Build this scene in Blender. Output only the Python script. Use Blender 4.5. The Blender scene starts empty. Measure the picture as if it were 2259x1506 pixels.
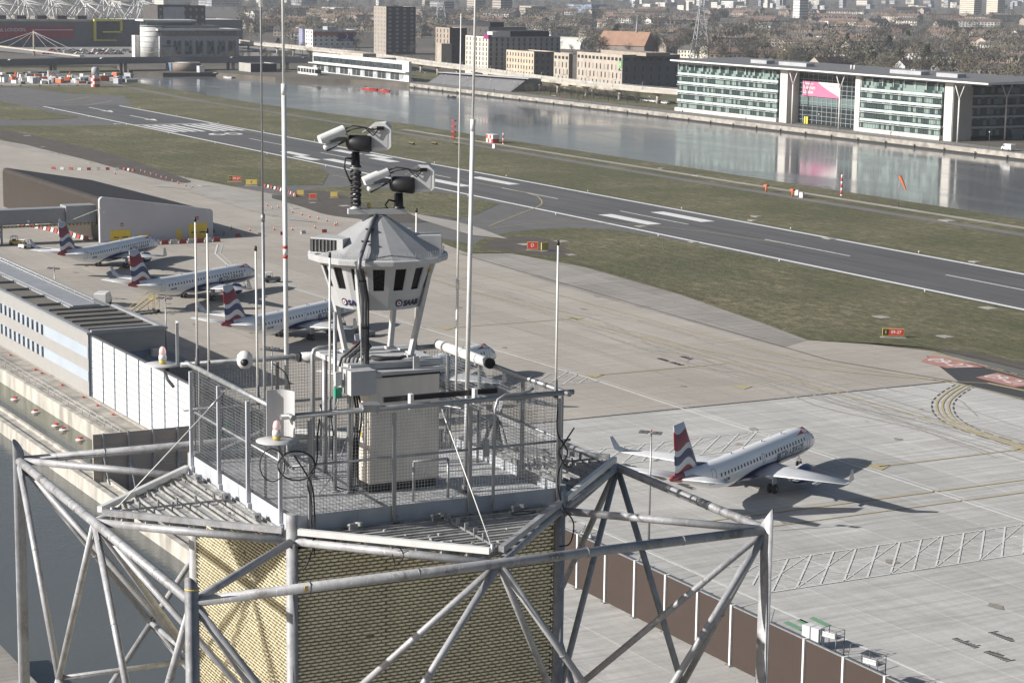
import bpy, math, random
from mathutils import Vector, Matrix
PI = math.pi; R = math.radians
sc = bpy.context.scene
C = sc.collection
rnd = random.Random(7)

# ------------------------------------------------------------------ camera
# world: +X east, +Y north, Z up, metres; the drone hovers at (0, 0, 55.6)
F = 4700.0; PITCH = 0.1700; ROLL = 0.0138; CH = 55.6; RA = R(28.73)
def _old2new(v): return Vector((v[0]*math.sin(RA)-v[1]*math.cos(RA), v[0]*math.cos(RA)+v[1]*math.sin(RA), v[2]))
_fw = Vector((0, math.cos(PITCH), -math.sin(PITCH))); _rt = Vector((1, 0, 0)); _up = _rt.cross(_fw)
_r2 = _rt*math.cos(ROLL)+_up*math.sin(ROLL); _u2 = -_rt*math.sin(ROLL)+_up*math.cos(ROLL)
FW, RT, UP = _old2new(_fw), _old2new(_r2), _old2new(_u2)
cam_d = bpy.data.cameras.new('camera'); cam = bpy.data.objects.new('camera', cam_d); C.objects.link(cam)
cam_d.sensor_width = 36; cam_d.lens = 36*F/2259; cam_d.clip_start = 0.5; cam_d.clip_end = 30000
cam.matrix_world = Matrix(((RT.x, UP.x, -FW.x, 0), (RT.y, UP.y, -FW.y, 0), (RT.z, UP.z, -FW.z, CH), (0, 0, 0, 1)))
sc.camera = cam
def ray(px, py): return FW*F+RT*(px-1129.5)+UP*(753-py)
def G(px, py, z=0.0):                     # where a sight line meets a level surface
    d = ray(px, py); t = (z-CH)/d.z; return (d.x*t, d.y*t)
def PY(px, py, y):                        # where it meets an east-west wall plane
    d = ray(px, py); t = y/d.y; return (d.x*t, CH+d.z*t)
def PX(px, py, x):
    d = ray(px, py); t = x/d.x; return (d.y*t, CH+d.z*t)

# ------------------------------------------------------------------ light
SUN_DIR = R(78.5); SUN_EL = R(26.5)       # ground direction of shadows, elevation
w = bpy.data.worlds.new('World'); sc.world = w; w.use_nodes = True
nt = w.node_tree; bg = nt.nodes['Background']
sky = nt.nodes.new('ShaderNodeTexSky'); sky.sky_type = 'NISHITA'; sky.sun_disc = False
to_sun = Vector((-math.cos(SUN_DIR)*math.cos(SUN_EL), -math.sin(SUN_DIR)*math.cos(SUN_EL), math.sin(SUN_EL)))
sky.sun_elevation = SUN_EL; sky.sun_rotation = math.atan2(to_sun.x, to_sun.y) % (2*PI)
sky.altitude = 20; sky.air_density = 1.0; sky.dust_density = 2.5; sky.ozone_density = 1.0
nt.links.new(sky.outputs[0], bg.inputs[0]); bg.inputs[1].default_value = 0.052
sd = bpy.data.lights.new('sun', 'SUN'); sd.energy = 5.0; sd.angle = R(0.53); sd.color = (1.0, 0.965, 0.915)
sun = bpy.data.objects.new('sun', sd); C.objects.link(sun)
sun.rotation_mode = 'QUATERNION'; sun.rotation_quaternion = to_sun.to_track_quat('Z', 'Y')
sc.view_settings.view_transform = 'Standard'; sc.view_settings.look = 'None'
sc.view_settings.exposure = 0.50; sc.view_settings.gamma = 1.0

# ------------------------------------------------------------------ helpers
class MB:
    """collects vertices and faces; build() links them as one mesh object"""
    def __init__(s): s.v = []; s.f = []; s.sm = []
    def add(s, vs, fs, smooth=False):
        n = len(s.v); s.v += [tuple(p) for p in vs]
        for f in fs: s.f.append(tuple(i+n for i in f)); s.sm.append(smooth)
        return s
    def box(s, x0, x1, y0, y1, z0, z1):
        return s.add([(x0,y0,z0),(x1,y0,z0),(x1,y1,z0),(x0,y1,z0),(x0,y0,z1),(x1,y0,z1),(x1,y1,z1),(x0,y1,z1)],
              [(0,3,2,1),(4,5,6,7),(0,1,5,4),(1,2,6,5),(2,3,7,6),(3,0,4,7)])
    def cbox(s, c, sx, sy, sz, rz=0.0, tilt=None):
        hx, hy, hz = sx/2, sy/2, sz/2
        M = Matrix.Rotation(rz, 3, 'Z')
        if tilt is not None: M = M @ tilt
        vs = [Vector(c)+M@Vector((a*hx, b*hy, k*hz)) for k in (-1,1) for a, b in ((-1,-1),(1,-1),(1,1),(-1,1))]
        return s.add(vs, [(0,3,2,1),(4,5,6,7),(0,1,5,4),(1,2,6,5),(2,3,7,6),(3,0,4,7)])
    def quad(s, *p): return s.add(p, [tuple(range(len(p)))])
    def prism(s, poly, z0, z1):
        n = len(poly)
        vs = [(x, y, z0) for x, y in poly]+[(x, y, z1) for x, y in poly]
        fs = [tuple(range(n-1, -1, -1)), tuple(range(n, 2*n))]
        fs += [(i, (i+1) % n, (i+1) % n+n, i+n) for i in range(n)]
        return s.add(vs, fs)
    def tube(s, pts, r, n=12, cap=True, smooth=True):
        pts = [Vector(p) for p in pts]; rs = r if isinstance(r, (list, tuple)) else [r]*len(pts)
        vs = []; fs = []; prev = None
        for i, p in enumerate(pts):
            if i == 0: t = pts[1]-p
            elif i == len(pts)-1: t = p-pts[i-1]
            else: t = (pts[i+1]-p).normalized()+(p-pts[i-1]).normalized()
            if t.length < 1e-9: t = Vector((0, 0, 1))
            t.normalize()
            if prev is None:
                a = Vector((0, 0, 1)) if abs(t.z) < 0.9 else Vector((1, 0, 0))
            else: a = prev
            e1 = (a-t*a.dot(t)).normalized(); e2 = t.cross(e1); prev = e1
            for k in range(n):
                q = 2*PI*k/n; vs.append(p+(e1*math.cos(q)+e2*math.sin(q))*rs[i])
        for i in range(len(pts)-1):
            for k in range(n):
                a = i*n+k; b = i*n+(k+1) % n; fs.append((a, b, b+n, a+n))
        s.add(vs, fs, smooth)
        if cap:
            m = len(s.v)-len(vs)
            s.f.append(tuple(m+k for k in range(n-1, -1, -1))); s.sm.append(False)
            s.f.append(tuple(m+len(vs)-n+k for k in range(n))); s.sm.append(False)
        return s
    def lathe(s, prof, c=(0,0,0), n=20, smooth=True, off=0.0):
        vs = []; m = len(prof)
        for r_, z in prof:
            for k in range(n):
                q = 2*PI*(k+off)/n; vs.append((c[0]+r_*math.cos(q), c[1]+r_*math.sin(q), c[2]+z))
        fs = [(i*n+k, i*n+(k+1) % n, (i+1)*n+(k+1) % n, (i+1)*n+k) for i in range(m-1) for k in range(n)]
        s.add(vs, fs, smooth)
        b = len(s.v)-len(vs)
        if prof[0][0] > 1e-4: s.f.append(tuple(b+k for k in range(n-1, -1, -1))); s.sm.append(False)
        if prof[-1][0] > 1e-4: s.f.append(tuple(b+(m-1)*n+k for k in range(n))); s.sm.append(False)
        return s
    def bar(s, a, b, w_, h_):
        a = Vector(a); b = Vector(b); t = (b-a).normalized()
        up = Vector((0, 0, 1)) if abs(t.z) < 0.95 else Vector((1, 0, 0))
        e1 = t.cross(up).normalized(); e2 = e1.cross(t)
        vs = [p+e1*(i*w_/2)+e2*(j*h_/2) for p in (a, b) for i, j in ((-1,-1),(1,-1),(1,1),(-1,1))]
        return s.add(vs, [(0,3,2,1),(4,5,6,7),(0,1,5,4),(1,2,6,5),(2,3,7,6),(3,0,4,7)])
    def mesh(s, name, mat, off=(0,0,0)):
        me = bpy.data.meshes.new(name)
        me.from_pydata([(x-off[0], y-off[1], z-off[2]) for x, y, z in s.v], [], s.f)
        me.polygons.foreach_set('use_smooth', s.sm)
        if mat: me.materials.append(mat)
        me.update(); return me
    def build(s, name, mat, parent=None, off=(0,0,0)):
        return link(name, s.mesh(name, mat, off), parent)
def link(name, me, parent=None):
    o = bpy.data.objects.new(name, me); C.objects.link(o)
    if parent: o.parent = parent
    return o
def tag(o, label=None, cat=None, group=None, kind=None):
    if label: o['label'] = label
    if cat: o['category'] = cat
    if group: o['group'] = group
    if kind: o['kind'] = kind
    return o
def thing(name, label, cat, loc=(0,0,0), rz=0.0, group=None):
    o = bpy.data.objects.new(name, None); C.objects.link(o); o.empty_display_size = 0.2
    o.location = loc; o.rotation_euler = (0, 0, rz)
    return tag(o, label, cat, group)
def copy_tree(o, parent=None):
    c = o.copy(); C.objects.link(c)
    if parent is not None: c.parent = parent
    for ch in list(o.children): copy_tree(ch, c)
    return c
def struct(name, mb, mat): return tag(mb.build(name, mat), kind='structure')
def text_mesh(body, size, mat, name='lettering', align='CENTER', extrude=0.0, shear=0.0, bold=0.0, xs=1.0):
    cu = bpy.data.curves.new('t', 'FONT'); cu.body = body; cu.size = size; cu.align_x = align; cu.align_y = 'CENTER'
    cu.extrude = extrude; cu.shear = shear; cu.offset = bold; cu.resolution_u = 3
    o = bpy.data.objects.new('t', cu); C.objects.link(o)
    dg = bpy.context.evaluated_depsgraph_get(); dg.update()
    me = bpy.data.meshes.new_from_object(o.evaluated_get(dg)); bpy.data.objects.remove(o); bpy.data.curves.remove(cu)
    me.name = name; me.materials.clear(); me.materials.append(mat)
    if xs != 1.0:
        for v in me.vertices: v.co.x *= xs
    return me

# ------------------------------------------------------------------ materials
_m = {}
def mat(name, col, rough=0.6, metal=0.0, var=0.12, scale=3.0, bump=0.0, spec=0.5, coord='Object', stretch=(1,1,1), col2=None, detail=6, bscale=None):
    """principled material; its colour wanders between darker and lighter (or towards col2) by noise"""
    if name in _m: return _m[name]
    m = bpy.data.materials.new(name); m.use_nodes = True; t = m.node_tree; N = t.nodes; L = t.links
    b = N['Principled BSDF']; b.inputs['Roughness'].default_value = rough; b.inputs['Metallic'].default_value = metal
    b.inputs['Specular IOR Level'].default_value = spec
    tc = N.new('ShaderNodeTexCoord'); mp = N.new('ShaderNodeMapping'); mp.inputs['Scale'].default_value = stretch
    L.new(tc.outputs[coord], mp.inputs[0])
    n = N.new('ShaderNodeTexNoise'); n.inputs['Scale'].default_value = scale; n.inputs['Detail'].default_value = detail
    n.inputs['Roughness'].default_value = 0.6; L.new(mp.outputs[0], n.inputs['Vector'])
    r = N.new('ShaderNodeValToRGB'); r.color_ramp.elements[0].position = 0.32; r.color_ramp.elements[1].position = 0.68
    c1 = tuple(x*(1-var) for x in col)+(1,); c2 = (tuple(col2) if col2 else tuple(min(1, x*(1+var)) for x in col))+(1,)
    r.color_ramp.elements[0].color = c1; r.color_ramp.elements[1].color = c2
    L.new(n.outputs['Fac'], r.inputs[0]); L.new(r.outputs[0], b.inputs['Base Color'])
    if bump:
        bp = N.new('ShaderNodeBump'); bp.inputs['Strength'].default_value = bump; bp.inputs['Distance'].default_value = 0.02
        if bscale:
            n2 = N.new('ShaderNodeTexNoise'); n2.inputs['Scale'].default_value = bscale; n2.inputs['Detail'].default_value = 4
            L.new(mp.outputs[0], n2.inputs['Vector']); L.new(n2.outputs['Fac'], bp.inputs['Height'])
        else: L.new(n.outputs['Fac'], bp.inputs['Height'])
        L.new(bp.outputs[0], b.inputs['Normal'])
    _m[name] = m; return m
class NT:
    """small node-building helper for the bigger materials"""
    def __init__(s, name, rough=0.8):
        s.m = bpy.data.materials.new(name); s.m.use_nodes = True; s.t = s.m.node_tree
        s.b = s.t.nodes['Principled BSDF']; s.b.inputs['Roughness'].default_value = rough
        s.pos = s.t.nodes.new('ShaderNodeNewGeometry').outputs['Position']
        s.obj = s.t.nodes.new('ShaderNodeTexCoord').outputs['Object']
    def _in(s, sock, v):
        if hasattr(v, 'is_output'): s.t.links.new(v, sock)
        else: sock.default_value = v
    def map(s, vec, sc_=(1,1,1), rot=(0,0,0), loc=(0,0,0)):
        n = s.t.nodes.new('ShaderNodeMapping'); s._in(n.inputs[0], vec); n.inputs['Scale'].default_value = sc_
        n.inputs['Rotation'].default_value = rot; n.inputs['Location'].default_value = loc; return n.outputs[0]
    def noise(s, vec, scale, detail=5, rough=0.6, dist=0.0):
        n = s.t.nodes.new('ShaderNodeTexNoise'); s._in(n.inputs['Vector'], vec); n.inputs['Scale'].default_value = scale
        n.inputs['Detail'].default_value = detail; n.inputs['Roughness'].default_value = rough; n.inputs['Distortion'].default_value = dist
        return n.outputs['Fac']
    def voro(s, vec, scale):
        n = s.t.nodes.new('ShaderNodeTexVoronoi'); s._in(n.inputs['Vector'], vec); n.inputs['Scale'].default_value = scale
        return n.outputs['Color'], n.outputs['Distance']
    def ramp(s, fac, stops, interp='LINEAR'):
        n = s.t.nodes.new('ShaderNodeValToRGB'); s._in(n.inputs[0], fac); e = n.color_ramp.elements; n.color_ramp.interpolation = interp
        while len(e) < len(stops): e.new(0.5)
        for i, (p, c) in enumerate(stops):
            e[i].position = p; e[i].color = (tuple(c)+(1,)) if isinstance(c, (tuple, list)) else (c, c, c, 1)
        return n.outputs[0]
    def mix(s, fac, a, b, mode='MIX'):
        n = s.t.nodes.new('ShaderNodeMix'); n.data_type = 'RGBA'; n.blend_type = mode
        s._in(n.inputs[0], fac)
        for k, v in ((6, a), (7, b)): s._in(n.inputs[k], v if hasattr(v, 'is_output') else tuple(v)+(1,))
        return n.outputs[2]
    def math(s, op, a, b=None, c=None):
        n = s.t.nodes.new('ShaderNodeMath'); n.operation = op; s._in(n.inputs[0], a)
        if b is not None: s._in(n.inputs[1], b)
        if c is not None: s._in(n.inputs[2], c)
        return n.outputs[0]
    def xyz(s, vec):
        n = s.t.nodes.new('ShaderNodeSeparateXYZ'); s._in(n.inputs[0], vec); return n.outputs
    def brick(s, vec, w_, h_, mortar, c1, c2, cm, off=0.5):
        n = s.t.nodes.new('ShaderNodeTexBrick'); s._in(n.inputs['Vector'], vec)
        n.inputs['Scale'].default_value = 1; n.inputs['Brick Width'].default_value = w_; n.inputs['Row Height'].default_value = h_
        n.inputs['Mortar Size'].default_value = mortar; n.offset = off
        for k, v in (('Color1', c1), ('Color2', c2), ('Mortar', cm)): s._in(n.inputs[k], v if hasattr(v, 'is_output') else tuple(v)+(1,))
        return n.outputs['Color'], n.outputs['Fac']
    def bump(s, h, strength=0.3, dist=0.05):
        n = s.t.nodes.new('ShaderNodeBump'); s._in(n.inputs['Height'], h); n.inputs['Strength'].default_value = strength
        n.inputs['Distance'].default_value = dist; s.t.links.new(n.outputs[0], s.b.inputs['Normal'])
    def out(s, col, rough=None):
        s._in(s.b.inputs['Base Color'], col)
        if rough is not None: s._in(s.b.inputs['Roughness'], rough)
        return s.m

def grass_mat():
    k = NT('airfield_grass', 0.95)
    a = k.noise(k.pos, 0.03, 6, 0.65); b = k.noise(k.pos, 0.35, 6, 0.7); c = k.noise(k.map(k.pos, (0.5, 1.2, 1), (0, 0, 0.2)), 0.9, 7, 0.85)
    base = k.ramp(a, [(0.42, (0.110, 0.115, 0.052)), (0.5, (0.158, 0.148, 0.080)), (0.60, (0.235, 0.21, 0.125))])
    col = k.mix(k.ramp(b, [(0.44, 0.0), (0.58, 1.0)]), base, k.ramp(b, [(0.3, (0.060, 0.070, 0.030)), (0.7, (0.165, 0.150, 0.088))]))
    col = k.mix(0.9, col, k.ramp(c, [(0.34, (0.30, 0.32, 0.26)), (0.5, (0.92, 0.92, 0.90)), (0.68, (1.75, 1.68, 1.50))]), 'MULTIPLY')
    sp = k.noise(k.map(k.pos, (0.6, 1.3, 1)), 0.12, 6, 0.8, 1.0)
    col = k.mix(k.math('MULTIPLY', k.ramp(sp, [(0.52, 0.0), (0.66, 1.0)]), 0.6), col, (0.075, 0.100, 0.030))
    dr = k.noise(k.map(k.pos, (0.5, 1.5, 1), (0, 0, 0.1), (40, 9, 0)), 0.10, 6, 0.85, 0.6)
    col = k.mix(k.math('MULTIPLY', k.ramp(dr, [(0.56, 0.0), (0.70, 1.0)]), 0.75), col, (0.25, 0.215, 0.135))
    mow = k.math('SINE', k.math('MULTIPLY', k.xyz(k.pos)[1], 1.6)); col = k.mix(0.10, col, k.ramp(mow, [(0.0, (0.4, 0.4, 0.4)), (1.0, (1.6, 1.6, 1.5))]), 'MULTIPLY')
    k.bump(k.noise(k.pos, 2.2, 6, 0.8), 0.9, 0.5)
    return k.out(col)
def concrete_mat(name, c1, c2, joint, w_, h_, streak=0.5, ang=0.0, stain=(0.25, 0.22, 0.19)):
    k = NT(name, 0.85)
    v = k.map(k.pos, (1, 1, 1), (0, 0, ang))
    br, fac = k.brick(v, w_, h_, 0.07, c1, c2, joint, 0.0)
    st = k.noise(k.map(k.pos, (0.9, 0.05, 1), (0, 0, ang+0.02)), 1.3, 6, 0.75)
    st2 = k.noise(k.map(k.pos, (0.07, 0.9, 1), (0, 0, ang+0.12)), 0.9, 5, 0.7)
    col = k.mix(streak, br, k.ramp(st, [(0.3, (0.62, 0.62, 0.62)), (0.5, (0.97, 0.97, 0.97)), (0.7, (1.25, 1.25, 1.25))]), 'MULTIPLY')
    col = k.mix(streak*0.6, col, k.ramp(st2, [(0.3, (0.75, 0.74, 0.72)), (0.65, (1.12, 1.12, 1.12))]), 'MULTIPLY')
    big = k.noise(k.pos, 0.035, 6, 0.7, 0.6)
    col = k.mix(k.math('MULTIPLY', k.ramp(big, [(0.45, 0.0), (0.72, 1.0)]), 0.55), col, stain)
    sp = k.noise(k.pos, 0.55, 3, 0.5); col = k.mix(k.math('MULTIPLY', k.ramp(sp, [(0.68, 0.0), (0.74, 1.0)]), 0.35), col, tuple(q*0.5 for q in stain))
    bay, f2 = k.brick(v, w_*0.5, h_*2, 0.0, (1.0, 1.0, 1.0), (0.80, 0.79, 0.77), (1, 1, 1), 0.37); col = k.mix(0.55, col, bay, 'MULTIPLY')
    fine = k.noise(k.pos, 2.5, 5, 0.8)
    col = k.mix(0.5, col, k.ramp(fine, [(0.25, (0.78, 0.78, 0.78)), (0.75, (1.18, 1.18, 1.18))]), 'MULTIPLY')
    k.bump(fine, 0.25, 0.03)
    return k.out(col)
def asphalt_mat(name, c, stretch=(0.04, 1, 1), amt=0.7, light=1.35):
    k = NT(name, 0.82)
    st = k.noise(k.map(k.pos, stretch), 0.45, 6, 0.7); fine = k.noise(k.pos, 1.6, 6, 0.8); big = k.noise(k.pos, 0.06, 5, 0.65)
    col = k.mix(amt, c, k.ramp(st, [(0.3, (0.72, 0.72, 0.74)), (0.7, (light, light, light))]), 'MULTIPLY')
    col = k.mix(0.6, col, k.ramp(fine, [(0.25, (0.75, 0.75, 0.75)), (0.75, (1.25, 1.25, 1.25))]), 'MULTIPLY')
    col = k.mix(0.5, col, k.ramp(big, [(0.3, (0.8, 0.8, 0.82)), (0.7, (1.2, 1.2, 1.18))]), 'MULTIPLY')
    k.bump(fine, 0.2, 0.02)
    return k.out(col)
def paint_mat(name, c, wear=0.5, under=(0.2, 0.2, 0.2)):
    k = NT(name, 0.7); n = k.noise(k.pos, 1.3, 6, 0.8)
    return k.out(k.mix(k.math('MULTIPLY', k.ramp(n, [(0.45, 0.0), (0.7, 1.0)]), wear), c, under))
def steel_mat(name, c, dirt=0.35, rough=0.45, metal=0.5):
    """galvanised tube: zinc mottling, pale droppings and dark runs"""
    k = NT(name, rough); k.b.inputs['Metallic'].default_value = metal
    n = k.noise(k.obj, 5.0, 6, 0.65); sp = k.noise(k.map(k.obj, (3, 3, 1.0)), 9.0, 5, 0.8); dk = k.noise(k.map(k.obj, (1, 1, 0.5)), 2.6, 6, 0.75, 0.8)
    col = k.mix(0.7, c, k.ramp(n, [(0.3, (0.78, 0.78, 0.8)), (0.7, (1.2, 1.2, 1.18))]), 'MULTIPLY')
    col = k.mix(k.math('MULTIPLY', k.ramp(dk, [(0.5, 0.0), (0.66, 1.0)]), dirt), col, (0.16, 0.15, 0.14))
    col = k.mix(k.math('MULTIPLY', k.ramp(sp, [(0.60, 0.0), (0.66, 1.0)]), dirt*1.6), col, (0.62, 0.61, 0.57))
    rr = k.ramp(n, [(0.3, rough-0.08), (0.7, rough+0.15)])
    return k.out(col, rr)
def glass_mat(name, tint=(0.03, 0.04, 0.045), rough=0.06, var=0.5, scale=0.4):
    k = NT(name, rough); k.b.inputs['Specular IOR Level'].default_value = 0.8
    c, d = k.voro(k.obj, scale)
    return k.out(k.mix(var, tint, k.ramp(c, [(0.25, 0.35), (0.75, 1.6)]), 'MULTIPLY'))
M = {}
M['grass'] = grass_mat()
M['conc_new'] = concrete_mat('new_apron_concrete', (0.50, 0.495, 0.48), (0.435, 0.43, 0.415), (0.60, 0.595, 0.58), 40.0, 6.1, 0.8, 0.0, (0.34, 0.325, 0.305))
M['conc_old'] = concrete_mat('old_apron_concrete', (0.42, 0.385, 0.34), (0.385, 0.355, 0.315), (0.31, 0.285, 0.25), 30.0, 6.0, 0.5, 0.0, (0.30, 0.27, 0.235))
M['conc_pale'] = concrete_mat('pale_worn_concrete', (0.40, 0.38, 0.35), (0.36, 0.34, 0.31), (0.28, 0.26, 0.23), 12.0, 5.0, 0.6, 0.0, (0.26, 0.24, 0.21))
M['conc_dark'] = concrete_mat('weathered_dark_concrete', (0.35, 0.33, 0.30), (0.30, 0.28, 0.255), (0.23, 0.215, 0.195), 14.0, 5.0, 0.9, 0.1, (0.19, 0.175, 0.155))
M['wallconc'] = mat('quay_concrete', (0.40, 0.38, 0.34), 0.85, var=0.35, scale=0.5, stretch=(1, 1, 0.3), bump=0.3)
M['quay'] = mat('dock_edge_stone', (0.30, 0.28, 0.25), 0.9, var=0.4, scale=0.3, bump=0.3, coord='Object')
M['runway'] = asphalt_mat('runway_asphalt', (0.082, 0.082, 0.083), (0.03, 1, 1), 0.9, 1.6)
M['taxiway'] = asphalt_mat('taxiway_asphalt', (0.125, 0.122, 0.120), (0.3, 0.5, 1), 0.5)
M['newasph'] = asphalt_mat('fresh_black_asphalt', (0.045, 0.045, 0.048), (0.3, 0.5, 1), 0.3)
M['dirt'] = asphalt_mat('dark_trampled_earth', (0.075, 0.065, 0.055), (0.5, 0.9, 1), 0.7, 1.6)
M['road'] = asphalt_mat('perimeter_road_asphalt', (0.155, 0.148, 0.142), (0.1, 1, 1), 0.5)
M['wpaint'] = paint_mat('white_road_paint', (0.74, 0.74, 0.72), 0.45)
M['wpaint2'] = paint_mat('thin_white_road_paint', (0.66, 0.66, 0.64), 0.8, (0.46, 0.455, 0.44))
M['ypaint'] = paint_mat('yellow_road_paint', (0.42, 0.35, 0.17), 0.85, (0.34, 0.31, 0.26))
M['bpaint'] = paint_mat('black_road_paint', (0.06, 0.06, 0.06), 0.5, (0.25, 0.24, 0.22))
M['rpaint'] = paint_mat('red_ground_paint', (0.40, 0.19, 0.165), 0.7, (0.4, 0.25, 0.22))
M['gpaint'] = paint_mat('green_ground_paint', (0.14, 0.30, 0.18), 0.5, (0.3, 0.33, 0.3))
def water_mat(name, col, bscale, strength, rough=0.04):
    k = NT(name, rough); k.b.inputs['IOR'].default_value = 1.333; k.b.inputs['Specular IOR Level'].default_value = 0.5
    n = k.noise(k.map(k.pos, (1, 1.0, 1)), bscale, 4, 0.55); n2 = k.noise(k.pos, bscale*0.12, 3, 0.5)
    h = k.math('ADD', k.math('MULTIPLY', n, 0.35), k.math('MULTIPLY', n2, 0.65))
    k.bump(h, strength, 0.15)
    wp = k.noise(k.map(k.pos, (0.6, 1.6, 1)), 0.012, 5, 0.6, 0.8)
    return k.out(k.mix(k.ramp(k.noise(k.pos, 0.01, 4), [(0.35, 0.0), (0.65, 1.0)]), col, tuple(x*1.25 for x in col)), k.ramp(wp, [(0.42, rough), (0.60, rough+0.11)]))
def urban_mat():
    k = NT('winter_city_ground', 0.95)
    a = k.noise(k.pos, 0.006, 6, 0.7); c, d = k.voro(k.pos, 0.03); b = k.noise(k.pos, 0.12, 6, 0.75)
    col = k.ramp(a, [(0.35, (0.070, 0.066, 0.045)), (0.5, (0.105, 0.092, 0.075)), (0.65, (0.14, 0.125, 0.11))])
    col = k.mix(0.5, col, k.ramp(b, [(0.3, (0.5, 0.5, 0.5)), (0.7, (1.5, 1.5, 1.5))]), 'MULTIPLY')
    return k.out(col)
M['urban'] = urban_mat()
M['water'] = water_mat('dock_water', (0.150, 0.156, 0.165), 0.9, 0.16, 0.07)

# ------------------------------------------------------------------ ground and water
def poly_sheet(name, polys, z, m, thick=0.0):
    mb = MB()
    for i_, p in enumerate(polys):
        if thick: mb.prism(p, z-thick, z)
        else:
            mb.add([(x, y, z+0.004*i_) for x, y in p], [tuple(range(len(p)))])
    return struct(name, mb, M[m])
def ccw(p):
    a = sum(p[i][0]*p[(i+1) % len(p)][1]-p[(i+1) % len(p)][0]*p[i][1] for i in range(len(p)))
    return p if a > 0 else p[::-1]
def line(mb, pts, wd, z):
    """a painted line along ground points, as one strip"""
    L = []; Rr = []
    P = [Vector((p[0], p[1])) for p in pts]
    for i, p in enumerate(P):
        t = (P[min(i+1, len(P)-1)]-P[max(i-1, 0)]).normalized(); n = Vector((-t.y, t.x))*wd/2
        L.append(p+n); Rr.append(p-n)
    vs = [(q.x, q.y, z) for q in Rr]+[(q.x, q.y, z) for q in L]; k = len(P)
    mb.add(vs, [(i, i+1, k+i+1, k+i) for i in range(k-1)])
def smooth_path(pts, n=8):
    P = [Vector((p[0], p[1])) for p in pts]; P = [P[0]*2-P[1]]+P+[P[-1]*2-P[-2]]; out = []
    for i in range(1, len(P)-2):
        for j in range(n):
            t = j/n; a, b, c, d = P[i-1], P[i], P[i+1], P[i+2]
            q = 0.5*((2*b)+(c-a)*t+(2*a-5*b+4*c-d)*t*t+(3*b-a-3*c+d)*t**3); out.append((q.x, q.y))
    out.append((P[-2].x, P[-2].y)); return out
WZ = -2.2
struct('dock_water', MB().quad((-6000, 72, WZ), (2500, 72, WZ), (2500, 484.6, WZ), (-6000, 484.6, WZ)), M['water'])
struct('basin_dark_water', MB().quad((-6000, -900, WZ), (2500, -900, WZ), (2500, 72, WZ), (-6000, 72, WZ)), water_mat('rippled_dark_water', (0.085, 0.092, 0.092), 1.6, 0.45, 0.06))
# airfield: grass slab bounded by the dock to the north and the basin to the south
north = [(900, 350), (-300, 350), (-520, 350), (-650, 349.5), (-720, 351.5), (-858, 344), (-950, 346), (-1032, 350), (-1100, 362), (-1165, 386), (-1205, 392), (-1205, 331), (-1900, 331)]
south = [(-1900, 70), (-430, 70), (-430, 97), (700, 97)]
poly_sheet('airfield_ground', [ccw(north+south)], 0.0, 'grass', 3.0)
poly_sheet('south_bank', [ccw([(-172, 45), (700, 45), (700, -900), (-172, -900)])], 0.0, 'conc_dark', 3.0)
far = [(-13000, 900), (-13000, 331), (-1900, 331), (-1900, 332), (-1255, 332), (-1222, 402), (-1149, 387), (-1131, 398), (-1130, 428), (-1071, 440), (-1040, 470), (-1000, 484), (900, 484), (900, 900)]
poly_sheet('north_bank', [ccw(far)], 0.0, 'urban', 3.0)
struct('city_ground', MB().quad((-13000, 900, 0), (5000, 900, 0), (5000, 15000, 0), (-13000, 15000, 0)), M['urban'])
# ------------------------------------------------------------------ airfield surfaces (each sheet a little above the one below)
def g(*pts): return [G(*p) for p in pts]
poly_sheet('taxiway', [ccw([(-1005, 250), (-880, 228), (-795, 232), (-780, 251.0), (-1005, 272)]),
    ccw([(-1000, 200), (-760, 206), (-748, 251.0), (-800, 251.0), (-1000, 238)]),
    ccw([(-1005, 262), (-862, 251.0), (-862, 290), (-900, 300), (-925, 307), (-950, 290), (-1005, 282)]),
    ccw([(-560, 236), (-520, 200), (-440, 200), (-380, 207), (-330, 251.0), (-575, 251.0)]),
    ccw([(-250, 211.5), (-228, 206), (-150, 196), (-60, 196), (-60, 240), (-150, 235), (-215, 212.5)])], 0.02, 'taxiway')
ap = [(-1100, 100), (-1100, 176), (-760, 184), (-694, 188.2), (-644, 195.7), (-585, 197.6), (-528, 203), (-500, 206), (-470, 203), (-440, 203), (-400, 201), (-378, 197.6), (-376, 205.9), (-352.6, 209.2), (-315, 206.6), (-279.5, 201.1), (-266, 198.5), (-259, 205), (-249.8, 210.3), (-232, 209), (-214, 196.6), (-229, 196.6), (-229, 100)]
poly_sheet('old_apron', [ccw(ap)], 0.04, 'conc_old')
poly_sheet('new_apron', [ccw([(-229, 97), (-229, 196.6), (300, 196.6), (300, 97)])], 0.04, 'conc_new')
poly_sheet('apron_edge_strip', [ccw([(-380, 196), (-376, 205.9), (-352.6, 209.2), (-315, 206.6), (-279.5, 201.1), (-266, 198.5), (-262, 191), (-300, 191.5), (-340, 193)])], 0.06, 'conc_dark')
poly_sheet('apron_old_slab_band', [ccw([(-1100, 165), (-1100, 176), (-694, 188), (-585, 197), (-484, 203), (-448, 188), (-474, 189.5), (-518, 192), (-586, 196), (-700, 180)])], 0.06, 'conc_pale')
poly_sheet('fresh_asphalt_patch', [ccw([(-247, 206.5), (-228, 196.9), (-100, 196.9), (-100, 206), (-222, 208.5), (-237, 209.0)])], 0.06, 'newasph')
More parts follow.
